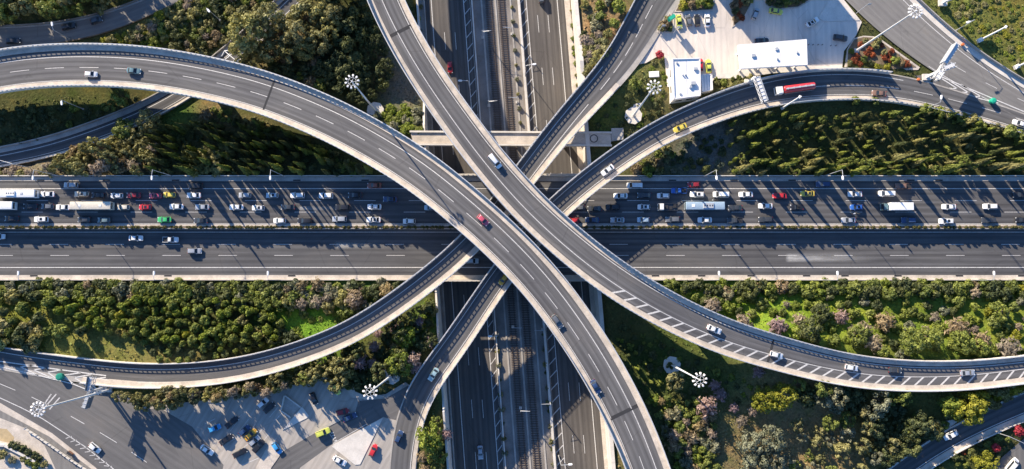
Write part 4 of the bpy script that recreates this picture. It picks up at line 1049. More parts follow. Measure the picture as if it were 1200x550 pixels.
def tanker(px, py, z, ang, label, lane):
    p = P(px, py, z + 2.2); p.z = z; parts = []
    mb = MB(); mb.box(4.9, 0, 1.55, 2.2, 2.45, 2.0, 0, 0, .97); mb.box(4.7, 0, 2.75, 1.7, 2.3, .55, 0, 0, .86); parts.append(('cab', mb, pm('white')))
    mb = MB(); mb.box(5.98, 0, 2.05, .1, 2.1, .8); parts.append(('windscreen', mb, M_GLASS))
    mb = MB(); rings = []
    for x, k in ((-6.6, .5), (-6.5, .85), (-6.2, 1), (3.1, 1), (3.4, .85), (3.5, .5)):
        rings.append([(x, 1.2 * k * math.cos(2 * math.pi * q / 18), 2.2 + 1.0 * k * math.sin(2 * math.pi * q / 18)) for q in range(18)])
    mb.loft(rings); parts.append(('tank', mb, pm('red')))
    mb = MB(); mb.box(-1.55, 0, 3.24, 9.2, .45, .10); parts.append(('catwalk', mb, M_SIGNB))
    for k in range(5):
        mb = MB(); mb.tube((-5.2 + k * 1.9, 0, 3.2), (-5.2 + k * 1.9, 0, 3.42), .32, n=10); parts.append(('hatch', mb, M_STEEL))
    mb = MB(); mb.box(-.5, 0, 1.0, 12.0, 1.1, .3); parts.append(('chassis', mb, M_TRIM))
    for s in (-1, 1):
        mb = MB(); mb.box(-1.5, s * 1.24, 1.35, 9.4, .10, .26); parts.append(('side_rail', mb, pm('cream')))
        mb = MB(); mb.box(5.75, s * 1.36, 2.1, .16, .2, .5); parts.append(('wing_mirror', mb, M_TRIM))
    for sx in (5.0, 2.2, -3.6, -4.8, -6.0):
        for s in (-1, 1): parts.append(('wheel', (BIGWHEEL, (sx, s * 1.0, .48)), None))
    t = parts_thing('tanker_lorry', p, ang, label, 'tanker lorry', parts); VEH.append([t, 'red', 'tanker', px, py, lane])
def skin_person(name, p, ang, label, shirt, verts, edges, rads):
    me = bpy.data.meshes.new(name); me.from_pydata(verts, edges, [])
    o = bpy.data.objects.new(name, me); COL.objects.link(o); o.location = p; o.rotation_euler = (0, 0, ang)
    md = o.modifiers.new('skin', 'SKIN'); o.modifiers.new('sub', 'SUBSURF').levels = 1
    for v, r in zip(me.skin_vertices[0].data, rads): v.radius = (r, r)
    me.skin_vertices[0].data[0].use_root = True
    dg = bpy.context.evaluated_depsgraph_get(); m2 = bpy.data.meshes.new_from_object(o.evaluated_get(dg)); o.modifiers.clear(); o.data = m2
    m2.materials.clear(); m2.materials.append(shirt); tag(o, label, 'person'); return o
def motorcycle(px, py, z, ang, label, plabel, col):
    p = P(px, py, z + .8); p.z = z; parts = []
    mb = MB(); mb.loft([[(x, y * w, zz + dz) for y, dz in ((-1, -.1), (-1, .1), (0, .18), (1, .1), (1, -.1), (0, -.18))] for x, w, zz in ((-.95, .10, .82), (-.5, .17, .80), (0, .16, .76), (.35, .2, .88), (.65, .16, .85), (.85, .08, .72))]); parts.append(('body', mb, pm(col)))
    mb = MB(); mb.box(-.30, 0, .92, .8, .28, .12); parts.append(('seat', mb, M_TRIM))
    mb = MB(); mb.tube((.55, -.38, 1.05), (.55, .38, 1.05), .025); mb.tube((.55, 0, 1.05), (.78, 0, .35), .05); parts.append(('handlebar', mb, M_STEEL))
    mb = MB(); mb.box(-.95, 0, 1.05, .42, .42, .36, 0, 0, .9); parts.append(('top_box', mb, M_TRIM))
    w = wheel_mesh(.31, .13)
    for x in (-.68, .74): parts.append(('wheel', (w, (x, 0, .31)), None))
    parts_thing('motorcycle', p, ang, label, 'motorcycle', parts)
    v = [(-.25, 0, 1.05), (-.15, 0, 1.35), (-.05, 0, 1.55), (.0, 0, 1.66), (.03, 0, 1.78), (.0, .2, 1.52), (.2, .32, 1.25), (.5, .33, 1.1), (.0, -.2, 1.52), (.2, -.32, 1.25), (.5, -.33, 1.1), (.2, .2, .95), (.1, .22, .5), (.25, .22, .42), (.2, -.2, .95), (.1, -.22, .5), (.25, -.22, .42)]
    e = [(0, 1), (1, 2), (2, 3), (3, 4), (2, 5), (5, 6), (6, 7), (2, 8), (8, 9), (9, 10), (0, 11), (11, 12), (12, 13), (0, 14), (14, 15), (15, 16)]
    r = [.16, .17, .16, .07, .13, .08, .06, .05, .08, .06, .05, .10, .07, .05, .10, .07, .05]
    skin_person('person', p, ang, plabel, M_TRIM, v, e, r)

# upper carriageway: the jam, heading west (left in the picture)
PI = math.pi
JAM = [  # px, py, kind, colour
 (83, 217, 'estate', 'silver'), (229, 218, 'suv', 'black'), (438.5, 217.5, 'sedan', 'rust red'), (743.6, 217.6, 'van', 'white'), (813, 216.4, 'hatchback', 'dark red'), (795.5, 223.6, 'pickup', 'blue'), (964.5, 216, 'suv', 'dark blue'), (1058.7, 218.3, 'pickup', 'brown'),
 (55.5, 227.6, 'sedan', 'white'), (95.5, 227.6, 'estate', 'cream'), (114.5, 229, 'hatchback', 'black'), (136.7, 229.5, 'hatchback', 'white'), (156.5, 229, 'sedan', 'dark red'), (182, 229.6, 'hatchback', 'pink red'), (198.5, 228.4, 'hatchback', 'yellow'), (227, 229, 'sedan', 'white'), (287, 228.8, 'hatchback', 'silver'),
 (319, 229, 'hatchback', 'pale blue'), (348.7, 229, 'estate', 'white'), (382, 229.3, 'suv', 'white'), (416, 228.8, 'sedan', 'black'), (457, 233.6, 'sedan', 'dark blue'), (727.3, 229.6, 'sedan', 'white'), (755, 229, 'sedan', 'dark grey'), (777.3, 229.5, 'hatchback', 'white'), (817, 228, 'estate', 'white'), (844.7, 228, 'van', 'white'), (874, 228, 'sedan', 'white'),
 (913.6, 229.5, 'sedan', 'red'), (946.3, 227, 'sedan', 'yellow'), (1002, 227.6, 'sedan', 'white'), (1038.5, 227, 'van', 'white'), (1195.5, 228.5, 'suv', 'black'),
 (35.5, 242, 'sedan', 'black'), (55.5, 242, 'hatchback', 'grey'), (73.6, 243, 'sedan', 'white'), (144.5, 243, 'hatchback', 'cream'), (170, 243, 'hatchback', 'red'), (206.7, 242.3, 'sedan', 'white'), (237, 242.7, 'sedan', 'silver'), (277, 243, 'sedan', 'white'), (302.5, 243.8, 'hatchback', 'white'), (337.3, 242.8, 'sedan', 'dark grey'), (401.5, 243, 'suv', 'black'), (438.7, 242.4, 'sedan', 'white'), (504.5, 243.3, 'hatchback', 'pale blue'),
 (677.5, 243.3, 'hatchback', 'grey'), (696.5, 244.5, 'sedan', 'dark grey'), (718, 242.9, 'suv', 'black'), (754.5, 242.7, 'hatchback', 'white'), (861.5, 243.6, 'sedan', 'dark grey'), (897, 241.5, 'sedan', 'white'), (933.6, 243, 'convertible', 'black'), (1003.6, 243, 'hatchback', 'blue'), (1112, 242.4, 'sedan', 'white'), (1160.3, 242, 'estate', 'white'),
 (13.6, 256.3, 'sedan', 'black'), (48.3, 257.2, 'suv', 'white'), (98.2, 257.6, 'hatchback', 'dark grey'), (121.5, 258, 'hatchback', 'teal grey'), (192.7, 257.5, 'sedan', 'green'), (235.2, 258.7, 'sedan', 'dark grey'), (327.6, 258.7, 'hatchback', 'white'), (357, 258.9, 'estate', 'black'), (397.8, 256.8, 'suv', 'silver'), (437.8, 257.7, 'sedan', 'white'), (479.5, 259.4, 'hatchback', 'white'),
 (671, 258.7, 'hatchback', 'red'), (694, 257.8, 'sedan', 'dark blue'), (723.6, 258, 'sedan', 'silver'), (754, 257.8, 'hatchback', 'pale blue'), (788.2, 257.2, 'estate', 'grey'), (826, 257.9, 'sedan', 'white'), (861, 258.6, 'pickup', 'dark grey'), (897, 257.3, 'estate', 'dark grey'), (994.3, 258.2, 'sedan', 'silver'), (1064.6, 258.3, 'suv', 'dark blue'), (1108.5, 259.3, 'suv', 'white'), (1158.5, 258.2, 'suv', 'dark grey'), (1197.5, 257.8, 'hatchback', 'black')]
def lane_of(py):
    return 'hard shoulder' if py < 225 else ('first lane' if py < 236 else ('middle lane' if py < 251 else 'median lane'))
for k, (px, py, kd, cl) in enumerate(JAM):
    l = lane_of(py)
    if (px, py) in ((795.5, 223.6), (457, 233.6)): l = 'first lane'
    vehicle(kd, cl, px, py, ZUP, PI + random.uniform(-.015, .015), l, sunroof=(k % 4 == 1))
bus(19, 227.2, ZUP, PI, 'long white city bus at the left edge of the crowded carriageway, upper of two', 12.6, 'white', [('air_conditioner', .2, 3.0, 1.6, pm('white')), ('roof_hatch', -.35, .8, .8, M_STEEL)], 'first lane')
bus(-6, 241.2, ZUP, PI, 'white coach cut off by the left edge of the photo, below another bus', 12.0, 'white', [('air_conditioner', .1, 3.0, 1.6, pm('white'))], 'middle lane')
bus(107, 241.3, ZUP, PI, 'plain cream white coach in the middle lane, third bus from the left edge', 13.0, 'cream', [('roof_hatch', .5, .8, .8, pm('white')), ('roof_hatch', -.5, .8, .8, pm('white'))], 'middle lane')
bus(826, 241.4, ZUP, PI, 'pale blue bus with a grey roof unit, right of the flyovers', 12.4, 'pale blue', [('air_conditioner', -.15, 3.4, 1.7, M_SIGNB), ('roof_hatch', .62, 1.0, 1.0, pm('white'))], 'middle lane')
lorry(782.5, 242.8, ZUP, PI, 'flatbed lorry with white cab and dark load bed ahead of the blue bus', 'white', 'dark grey', 4.3, 1.5, 'middle lane', bed=True)
lorry(1051, 242.3, ZUP, PI, 'white box lorry with a teal cab in the middle lane at right', 'teal', 'white', 7.2, 3.5, 'middle lane')
motorcycle(1003, 250.6, ZUP, PI, 'small motorcycle weaving between the blue hatchback and the lane by the median', 'rider in dark clothes on the motorcycle below the blue hatchback', 'white')
motorcycle(837.5, 234.8, ZUP, PI, 'small motorcycle passing between the pale blue bus and a white van', 'rider in dark clothes on the motorcycle above the pale blue bus', 'grey')
# lower carriageway, heading east
vehicle('hatchback', 'white', -1.5, 277.3, ZLO, 0, 'lower', 'white hatchback half cut off by the left edge on the emptier lower carriageway')
vehicle('sedan', 'white', 159, 279.2, ZLO, 0, 'lower', 'white saloon car on the emptier lower carriageway, left of the white pickup')
vehicle('pickup', 'white', 200, 281, ZLO, PI * 0, 'lower', 'white pickup truck on the emptier lower carriageway, near the median')
vehicle('estate', 'silver', 228, 294.3, ZLO, 0, 'lower', 'silver estate car in the middle of the emptier lower carriageway')
vehicle('hatchback', 'pale blue', 553.5, 306, ZLO, 0, 'lower', 'pale blue hatchback half hidden in shade beneath the flyovers on the lower carriageway')
def on(rib, px, py, kind, colour, label, flip=False, dz=0.0, sun=False):
    z = ZF
    for _ in range(6):
        p = P(px, py, z + .75); i = rib.near(p); z = rib.c[i][2]
    t = rib.t[i]; return vehicle(kind, colour, px, py, z + dz, math.atan2(t[1], t[0]) + (PI if flip else 0), 'ramp', label, sun)
on(A, 106.5, 87, 'hatchback', 'white', 'white hatchback at the left end of the curved upper flyover')
on(A, 156.7, 83, 'sedan', 'teal', 'grey green saloon car on the left flyover, ahead of a white hatchback')
on(A, 566, 258, 'hatchback', 'pink red', 'pinkish red hatchback on the flyover at the centre of the interchange')
on(A, 653, 377, 'estate', 'grey', 'grey estate car on the flyover below the centre, upper of two')
on(A, 698, 453.5, 'sedan', 'dark blue', 'dark blue grey saloon car on the flyover nearest the bottom edge')
on(B, 580, 189, 'van', 'white', 'white van with a dark windscreen on the flyover just above the centre')
on(B, 837, 386, 'sedan', 'white', 'white saloon car on the hatched flyover, leftmost of the right hand cars')
on(B, 910, 416, 'hatchback', 'white', 'white hatchback on the hatched flyover beside a dark expansion joint')
on(B, 998, 431, 'hatchback', 'white', 'white hatchback on the hatched flyover, ahead of a dark grey car')
on(B, 1049, 434, 'hatchback', 'dark grey', 'dark grey hatchback on the hatched flyover at right')
on(B, 1134, 437, 'sedan', 'silver', 'silver saloon car on the hatched flyover nearest the right edge')
on(D, 712, 199.5, 'sedan', 'white', 'white saloon car on the shaded ramp right of the centre')
on(D, 797, 150, 'sedan', 'yellow', 'yellow taxi saloon on the shaded ramp below the white flat roofed building')
on(D, 1030, 109.5, 'sedan', 'brown', 'brownish saloon car on the ramp behind the red tanker', )
on(D, 1195, 145, 'sedan', 'white', 'white saloon car at the right edge on the ramp beyond the gore')
on(D, 590, 327.5, 'hatchback', 'orange yellow', 'orange taxi emerging on the ramp from under the flyover')
on(D, 508, 439, 'sedan', 'light teal', 'light teal saloon car on the ramp entering the car park')
on(Hr, 1114, 510, 'suv', 'white', 'large white off road car on the loop road at bottom right')
z = 2.9; i = D.near(P(932, 103, 4)); tanker(931, 103.6, D.c[i][2], math.atan2(D.t[i][1], D.t[i][0]), 'long red tanker lorry with a white cab on the ramp beside the filling station', 'ramp')
nsa = math.atan2(1, -.075)
vehicle('hatchback', 'red', 527.3, 79, ZN, nsa + PI, 'cut', 'red hatchback on the sunken lower motorway near the top')
vehicle('sedan', 'silver', 563, 530.5, ZN, nsa + PI, 'cut', 'silver saloon car on the sunken lower motorway at the bottom edge')
vehicle('van', 'grey', 634, -4.5, ZN, nsa, 'cut', 'grey van just leaving the top edge on the sunken lower motorway')
# north-west side road
vehicle('estate', 'black', 15.5, 48, -1.5, RAD(3), 'side', 'black estate car on the old side road at the left edge')
vehicle('suv', 'black', 80.5, 31, -1.5, RAD(14), 'side', 'black off road car on the old side road in the top left')
vehicle('hatchback', 'dark grey', 113, 24, -1.5, RAD(18), 'side', 'small dark car on the old side road behind the black off road car')
# filling station
def parked(px, py, kd, cl, deg, lab, z=ZPL, sun=False): vehicle(kd, cl, px, py, z, RAD(deg), 'parked', lab, sun)
parked(796, 25.5, 'sedan', 'lime yellow', -83, 'lime yellow car parked leftmost in the filling station bays')
parked(807, 24, 'hatchback', 'grey', 100, 'grey hatchback parked between the yellow and the black car')
parked(817.3, 24, 'hatchback', 'black', 94, 'black hatchback parked between the grey and the white car')
parked(829, 23.8, 'sedan', 'white', 92, 'white saloon with dark windows parked at the right of the four bays')
parked(885.5, 16, 'hatchback', 'silver', 70, 'silver hatchback driving round the curved planted island')
parked(830.5, 77.5, 'sedan', 'lime yellow', 94, 'lime yellow taxi stopped beside the white flat roofed building')
parked(820.8, 76, 'hatchback', 'red', 90, 'red car squeezed between the white building and the yellow taxi')
parked(909.5, 13.2, 'sedan', 'lime yellow', -10, 'lime yellow taxi beside the oval planted island at the top')
parked(952.3, 26, 'sedan', 'white', 31, 'white saloon with a black roof panel crossing the filling station yard', sun=True)
parked(985, 44.5, 'suv', 'dark grey', -8, 'dark grey off road car left of the red flower bed')
parked(893, 48, 'sedan', 'black', 3, 'black car half hidden behind the long white canopy roof')
# car park
def pk(*a): parked(*a, z=ZPK)
pk(111, 525, 'hatchback', 'white', -38, 'white hatchback driving on the wide fork road at bottom left')
pk(242.5, 527.5, 'sedan', 'white', -32, 'white saloon car parked alone at the left of the car park')
pk(251.5, 502, 'hatchback', 'bright blue', 22, 'bright blue hatchback parked in the upper row of the car park')
pk(271.5, 495, 'estate', 'black', 40, 'long black estate car parked beside the bright blue hatchback')
pk(265, 515.5, 'sedan', 'black', 35, 'black saloon parked below the bright blue hatchback')
pk(281, 531, 'estate', 'black', 28, 'black estate car lowest in the left row of parked cars')
pk(286.5, 504.5, 'hatchback', 'dark blue', 42, 'dark blue hatchback parked left of the yellow taxi')
pk(293.5, 509.5, 'sedan', 'orange yellow', 42, 'yellow taxi with dark windows in the middle of the car park')
pk(298, 517, 'hatchback', 'silver', 42, 'silver hatchback parked right of the yellow taxi')
pk(303, 523, 'suv', 'black', 48, 'black off road car parked beside the kerb of the rounded island')
pk(308, 472.5, 'hatchback', 'white', 42, 'white hatchback parked at the top of the car park, under the trees')
pk(315.5, 478, 'hatchback', 'black', 42, 'black hatchback parked next to the white hatchback under the trees')
pk(324.5, 525.5, 'hatchback', 'bright blue', -52, 'small light blue car on the corner of the rounded island')
pk(367.5, 467.5, 'hatchback', 'black', -68, 'black hatchback parked left of the lime taxi')
pk(393.5, 455, 'sedan', 'lime yellow', -62, 'lime yellow taxi parked at the top of the car park')
pk(401.5, 482.8, 'hatchback', 'dark red', 14, 'dark red car beside the strip island in the car park')
pk(410, 489, 'sedan', 'dark blue', 22, 'dark blue saloon next to the dark red car')
pk(378.5, 507, 'suv', 'lime yellow', 22, 'large lime yellow taxi van with dark roof rack near the zebra marks')
pk(437.5, 528, 'hatchback', 'red', 66, 'bright red hatchback right of the triangular island')
pk(467.5, 512, 'hatchback', 'dark blue', 66, 'dark blue hatchback on the lane right of the triangular island')
pk(398, 540, 'sedan', 'white', -28, 'white saloon car below the triangular island')
parked(1186, 545, 'van', 'white', 48, 'white van on the local road in the bottom right corner', z=.5)

# every car of the jam gets a label from its own look and its neighbours
NAME = dict(sedan='saloon', hatchback='hatchback', estate='estate', suv='off-roader', van='van', pickup='pickup', convertible='roadster', bus='bus', lorry='lorry', tanker='tanker')
for ln in ('hard shoulder', 'first lane', 'middle lane', 'median lane'):
    row = sorted([v for v in VEH if v[5] == ln], key=lambda v: v[3])
    for k, v in enumerate(row):
        if 'label' in v[0]: continue
        d = lambda q: q[1] + ' ' + NAME[q[2]]
        a, b = (row[k - 1] if k else None), (row[k + 1] if k + 1 < len(row) else None)
        s = d(v) + ' ' + ('on the ' if ln == 'hard shoulder' else 'in the ') + ln
        if ln == 'hard shoulder': s += ' of the jammed upper carriageway'
        elif a and b: s += ', between the ' + d(a) + ' and the ' + d(b)
        elif b: s += ', leftmost there, ahead of the ' + d(b)
        else: s += ', rightmost there, behind the ' + d(a)
        v[0]['label'] = s; v[0]['group'] = 'cars queueing on the upper carriageway'

# ------------------------------------------------------------------ high masts with rings of floodlights
def high_mast(px, py, label, n=10, h=36.0, pad=None, zb=None):
    p = P(px, py, 0)
    for _ in range(3):
        zb_ = gz1(p.x, p.y) if zb is None else zb; p = P(px, py, zb_)
    t = empty('floodlight_mast', p, 0, label, 'floodlight mast', 'high floodlight masts')
    mb = MB(); mb.tube((0, 0, .2), (0, 0, h), .36, .15, 12); mb.build('pole', M_MAST, t, 40)
    mb = MB(); mb.box(0, 0, .3, 1.5, 1.5, .7, 0, 0, .9); mb.build('footing', M_CONCW, t)
    mb = MB(); m = 20
    for k in range(m):
        a0, a1 = 2 * math.pi * k / m, 2 * math.pi * (k + 1) / m
        mb.tube((1.15 * math.cos(a0), 1.15 * math.sin(a0), h - .1), (1.15 * math.cos(a1), 1.15 * math.sin(a1), h - .1), .06, n=6)
    for k in range(5):
        a = 2 * math.pi * k / 5; mb.tube((0, 0, h - .1), (1.15 * math.cos(a), 1.15 * math.sin(a), h - .1), .05, n=6)
    mb.tube((0, 0, h - .5), (0, 0, h + .35),   .25, .2, 10); ring = mb.build('head_ring', M_MAST, t)
    if 'flood' not in CARS:
        mb = MB(); mb.loft([[(x, -w, z0), (x, w, z0), (x, w * .8, z1), (x, -w * .8, z1)] for x, w, z0, z1 in ((1.4, .08, -.1, .05), (1.48, .22, -.26, .14), (1.98, .27, -.38, .08), (2.08, .18, -.32, .0))]); CARS['flood'] = mb.mesh('floodlight', M_WHITE2)
    for k in range(n):
        o = link('floodlight', CARS['flood'], t); o.location = (0, 0, h - .05); o.rotation_euler = (0, 0, 2 * math.pi * (k + .3) / n)
    if pad:
        mb = MB(); pl = [(2.9 * math.cos(2 * math.pi * k / 8 + .2), 2.9 * math.sin(2 * math.pi * k / 8 + .2)) for k in range(8)]
        mb.prism(pl, -1.6, .55); 
        a = pad; c, s = math.cos(a), math.sin(a)
        mb.prism([(2.4 * c + 1.1 * s, 2.4 * s - 1.1 * c), (6 * c + 1.1 * s, 6 * s - 1.1 * c), (6 * c - 1.1 * s, 6 * s + 1.1 * c), (2.4 * c - 1.1 * s, 2.4 * s + 1.1 * c)], -1.6, .5) if pad != 9 else None
        mb.build('concrete_pad', M_CONCW, t)
    return t
high_mast(440, 130, 'white floodlight mast on a concrete pad above the left flyover, dark trees behind', pad=9)
high_mast(742, 136, 'white floodlight mast on a pale pad beside the ramp near the filling station', 10, pad=RAD(70))
high_mast(787, 428, 'white floodlight mast standing in deep shade right of the bottom flyover', 10, pad=9)
high_mast(459, 440, 'white floodlight mast beside the ramp above the car park', 9, pad=9)
high_mast(1003, 60, 'white floodlight mast rising from the red flower bed at the filling station', 12)
high_mast(129, 457, 'floodlight mast with a dense ring of lamps at the left road fork', 12)

# ------------------------------------------------------------------ street lamps
def street_lamp(px, py, z, h, arm, adir, label, group, name='street_lamp', mat=M_STEEL, r=.13):
    p = P(px, py, z); t = empty(name, p, adir, label, 'street lamp', group)
    mb = MB(); mb.tube((0, 0, 0), (0, 0, h), r, r * .6, 10); mb.build('pole', mat, t, 40)
    mb = MB(); mb.tube((0, 0, h - .05), (arm * .6, 0, h + .25), .08, .07); mb.tube((arm * .6, 0, h + .25), (arm, 0, h + .3), .07); mb.build('arm', mat, t, 40)
    mb = MB(); mb.loft([[(x, -w, h + .18), (x, w, h + .18), (x, w * .7, h + .42), (x, -w * .7, h + .42)] for x, w in ((arm - .3, .16), (arm, .34), (arm + .8, .34), (arm + 1.05, .16))]); mb.build('lamp_head', M_WHITE, t)
    mb = MB(); mb.box(0, 0, .2, .5, .5, .5); mb.build('base', M_CONC, t)
for px, w in ((72, 'above the white coach'), (203, 'above the yellow car'), (333.6, 'above the pale blue hatchback at left'), (825.5, 'above the dark red hatchback'), (964.5, 'above the dark blue off-roader')): street_lamp(px, 206.8, ZUP, 14.0, 2.1, -PI / 2, 'grey bent street lamp on the north motorway edge, ' + w, 'street lamps on the north edge of the motorway')
for px, w in ((54, 'leftmost of all'), (204, 'below the silver estate car'), (330, 'nearest the lower left ramp'), (829, 'nearest the flyovers on the right'), (960, 'below the white spill'), (1133, 'rightmost of all')): street_lamp(px, 328.4, ZLO, 13.5, 1.7, PI / 2, 'pale street lamp on the south motorway edge, ' + w, 'street lamps on the south edge of the motorway')
street_lamp(615.5, 90, ZN, 13.0, 2.3, .15, 'double lamp post on the barrier between the railway and eastern lower motorway, at top', 'lamps along the sunken motorway')
street_lamp(654.5, 534, ZN, 13.0, 2.5, .1, 'lamp post on the barrier of the eastern lower motorway at the bottom edge', 'lamps along the sunken motorway')
street_lamp(551, 106, ZN, 12.0, 2.2, PI, 'lamp post on the barrier of the western lower motorway near the red car', 'lamps along the sunken motorway')
street_lamp(584, 391, ZN, 12.0, 2.0, PI, 'lamp post in the shade beside the railway below the crossing', 'lamps along the sunken motorway')
street_lamp(98, 128, -2.0, 12.0, .6, RAD(-80), 'small lamp post in the shaded hollow below the left flyover', 'lamps below the left flyover')
street_lamp(40, 198, -3, 11.0, 6.0, RAD(165), 'lamp post with a long arm over the sunken slip road at left', 'lamps below the left flyover')
street_lamp(1161, 505, 0, 9.0, 5.0, RAD(-25), 'lamp post with a long white arm beside the loop road at bottom right', None)
street_lamp(82, 46, -1.5, 9.0, 1.5, RAD(100), 'white lamp post on the old side road at top left', None)
street_lamp(258, 24, 0, 11.0, .8, RAD(-50), 'white lamp post among the dark shrubs in the upper left', None)
street_lamp(1120, 36, 2.4, 10, 2.0, RAD(-160), 'short lamp post at the roadside wall by the grassy bank', None)
street_lamp(88 + 995, 128, 3.0, 9.0, 1.2, RAD(80), 'white lamp post on the lower edge of the ramp, right of the brown car', None)
# two stout poles with cabinets on the grassy bank, one by the ramp
def stout_pole(px, py, h, label, z=None, r=.33):
    p = P(px, py, 2); zz = gz1(p.x, p.y) if z is None else z; p = P(px, py, zz)
    t = empty('camera_pole', p, RAD(25), label, 'camera pole', 'stout poles beside the roads')
    mb = MB(); mb.tube((0, 0, 0), (0, 0, h), r, r * .62, 12); mb.build('pole', M_WHITE, t, 40)
    mb = MB(); mb.box(0, 0, .45, 1.6, 1.3, 1.1); mb.box(.1, 0, 1.15, 1.3, 1.0, .5, 0, 0, .8); mb.build('cabinet', M_WHITE2, t)
    mb = MB(); mb.box(0, 0, h + .2, .9, .6, .5, 0, .5); mb.box(.5, 0, h - .3, .7, .4, .35); mb.build('camera_head', M_WHITE2, t)
stout_pole(1147, 48, 13, 'stout white pole with a square cabinet on the grassy bank, left of two')
stout_pole(1190, 79, 13, 'stout white pole with a cabinet at the right edge of the grassy bank')
stout_pole(915, 128, 15.5, 'thick white leaning looking pole at the lower edge of the ramp below the tanker', 2.6, .30)

# ------------------------------------------------------------------ overhead signs, seen from above
def truss(mb, a, b, w, n, r=.09):
    a, b = Vector(a), Vector(b); d = (b - a).normalized(); s = Vector((-d.y, d.x, 0)).normalized() * w / 2; u = Vector((0, 0, w / 2))
    cs = [s + u, s - u, -s - u, -s + u]
    for c in cs: mb.tube(a + c, b + c, r, n=6)
    L = (b - a).length
    for k in range(n):
        p, q = a + d * (L * k / n), a + d * (L * (k + 1) / n)
        for i in range(4): mb.tube(p + cs[i], q + cs[(i + 1) % 4], r * .6, n=5)
def cantilever_sign(px, py, z, ang, label, panels, h=6.5, mat=M_WHITE, face=M_SIGNB):
    p = P(px, py, z); t = empty('overhead_sign', p, ang, label, 'road sign', 'overhead road signs')
    mb = MB(); mb.box(0, 0, h / 2, .7, .7, h, 0, 0, .8); mb.build('column', mat, t)
    mb = MB(); mb.box(0, 0, .25, 2.2, 1.6, .6); mb.build('footing', M_CONCW, t)
    lo, hi = min(x - w / 2 for x, w, _ in panels), max(x + w / 2 for x, w, _ in panels)
    mb = MB(); truss(mb, (min(lo, 0), 0, h), (max(hi, 0), 0, h), 1.3, max(4, int((hi - lo) / 1.2)), .12)
    tr = mb.build('truss', mat, t)
    for x, w, ph in panels:
        mb = MB(); mb.box(x, -.95, h + .1, w, .16, ph)
        pn = mb.build('sign_panel', face, t)
        mb = MB()
        n = max(2, int(w / 1.1))
        for k in range(n + 1): mb.box(x - w / 2 + k * w / n, -.78, h + .1, .10, .16, ph)
        mb.box(x, -1.15, h + ph / 2 + .2, w, .5, .08)
        mb.build('panel_frame', mat, pn)
# T shaped sign at the gore, right; its arms run up right and down left
def tsign(px, py, z, label, arms, h, M_WHITE=M_MAST, M_SIGNB=M_SIGNB):
    p = P(px, py, z); t = empty('overhead_sign', p, 0, label, 'road sign', 'overhead road signs')
    mb = MB(); mb.box(0, 0, h / 2, .8, .8, h, 0, 0, .8); mb.build('column', M_WHITE, t)
    mb = MB(); mb.box(0, 0, .3, 2.6, 2.0, .8); mb.build('footing', M_CONCW, t)
    for ang, ln, x0, x1, ph in arms:
        d = Vector((math.cos(ang), math.sin(ang), 0)); mb = MB(); truss(mb, (0, 0, h), tuple(d * ln + Vector((0, 0, h))), 1.15, max(3, int(ln / 1.6)), .09); mb.build('truss', M_WHITE, t)
        nrm = Vector((-d.y, d.x, 0)); c = d * (x0 + x1) / 2
        mb = MB(); mb.box(c.x + nrm.x * .9, c.y + nrm.y * .9, h + .3, x1 - x0, .18, ph, 0, ang); pn = mb.build('sign_panel', M_SIGNB, t)
        mb = MB(); mb.box(c.x + nrm.x * .2, c.y + nrm.y * .2, h + 1.1, x1 - x0, 1.0, .08, 0, ang)
        for k in range(int((x1 - x0) / 1.2) + 1):
            q = d * (x0 + k * 1.2) + nrm * .3; mb.box(q.x, q.y, h + 1.2, .14, 1.9, .16, 0, ang)
        mb.build('catwalk', M_WHITE, t)
tsign(1085, 91, 2.5, 'large white overhead sign structure at the road gore in the upper right', [(RAD(56), 9.6, 2.4, 9.6, 3.0), (RAD(56 + 180), 3.4, .6, 3.4, 3.0), (RAD(20), 5.2, 1, 4.2, 1.2)], 8.0)
tsign(877, 97, 4.0, 'white lattice sign gantry spanning the ramp between the filling station and the trees', [(RAD(-72), 8.4, .4, 8.4, 2.6)], 6.6)
tsign(1104, 4, 2.6, 'white sign frame at the top edge above the grassy bank', [(RAD(25), 6.0, 1.0, 6.0, 2.2), (RAD(205), 3.0, .4, 3.0, 2.2)], 7.5)
tsign(122, 455, ZPK + .1, 'dark panelled overhead sign standing at the left road fork', [(RAD(82), 4.6, .4, 4.6, 2.8), (RAD(252), 5.0, 1.2, 5.0, 2.8)], 7.5, M_SIGNB, M_SIGND)
# latticed sign legs beside the left flyover
t = wthing('lattice_gantry', tuple(P(262, 64, 0)), 'thin white lattice gantry over the sunken road beyond the left flyover', 'gantry')
mb = MB(); z = 3.5
for a, b in (((260, 66), (263, 60)), ((263, 60), (275, 70)), ((276, 60), (264, 70)), ((278, 72), (283, 66)), ((263, 60), (277, 58))): mb.tube(P(a[0], a[1], z), P(b[0], b[1], z + .3), .14)
mb.build('lattice', M_WHITE, t)
mb = MB()
for q in ((260, 66), (278, 72)): mb.tube(P(q[0], q[1], -3), P(q[0], q[1], z), .2)
mb.build('leg', M_WHITE, t)
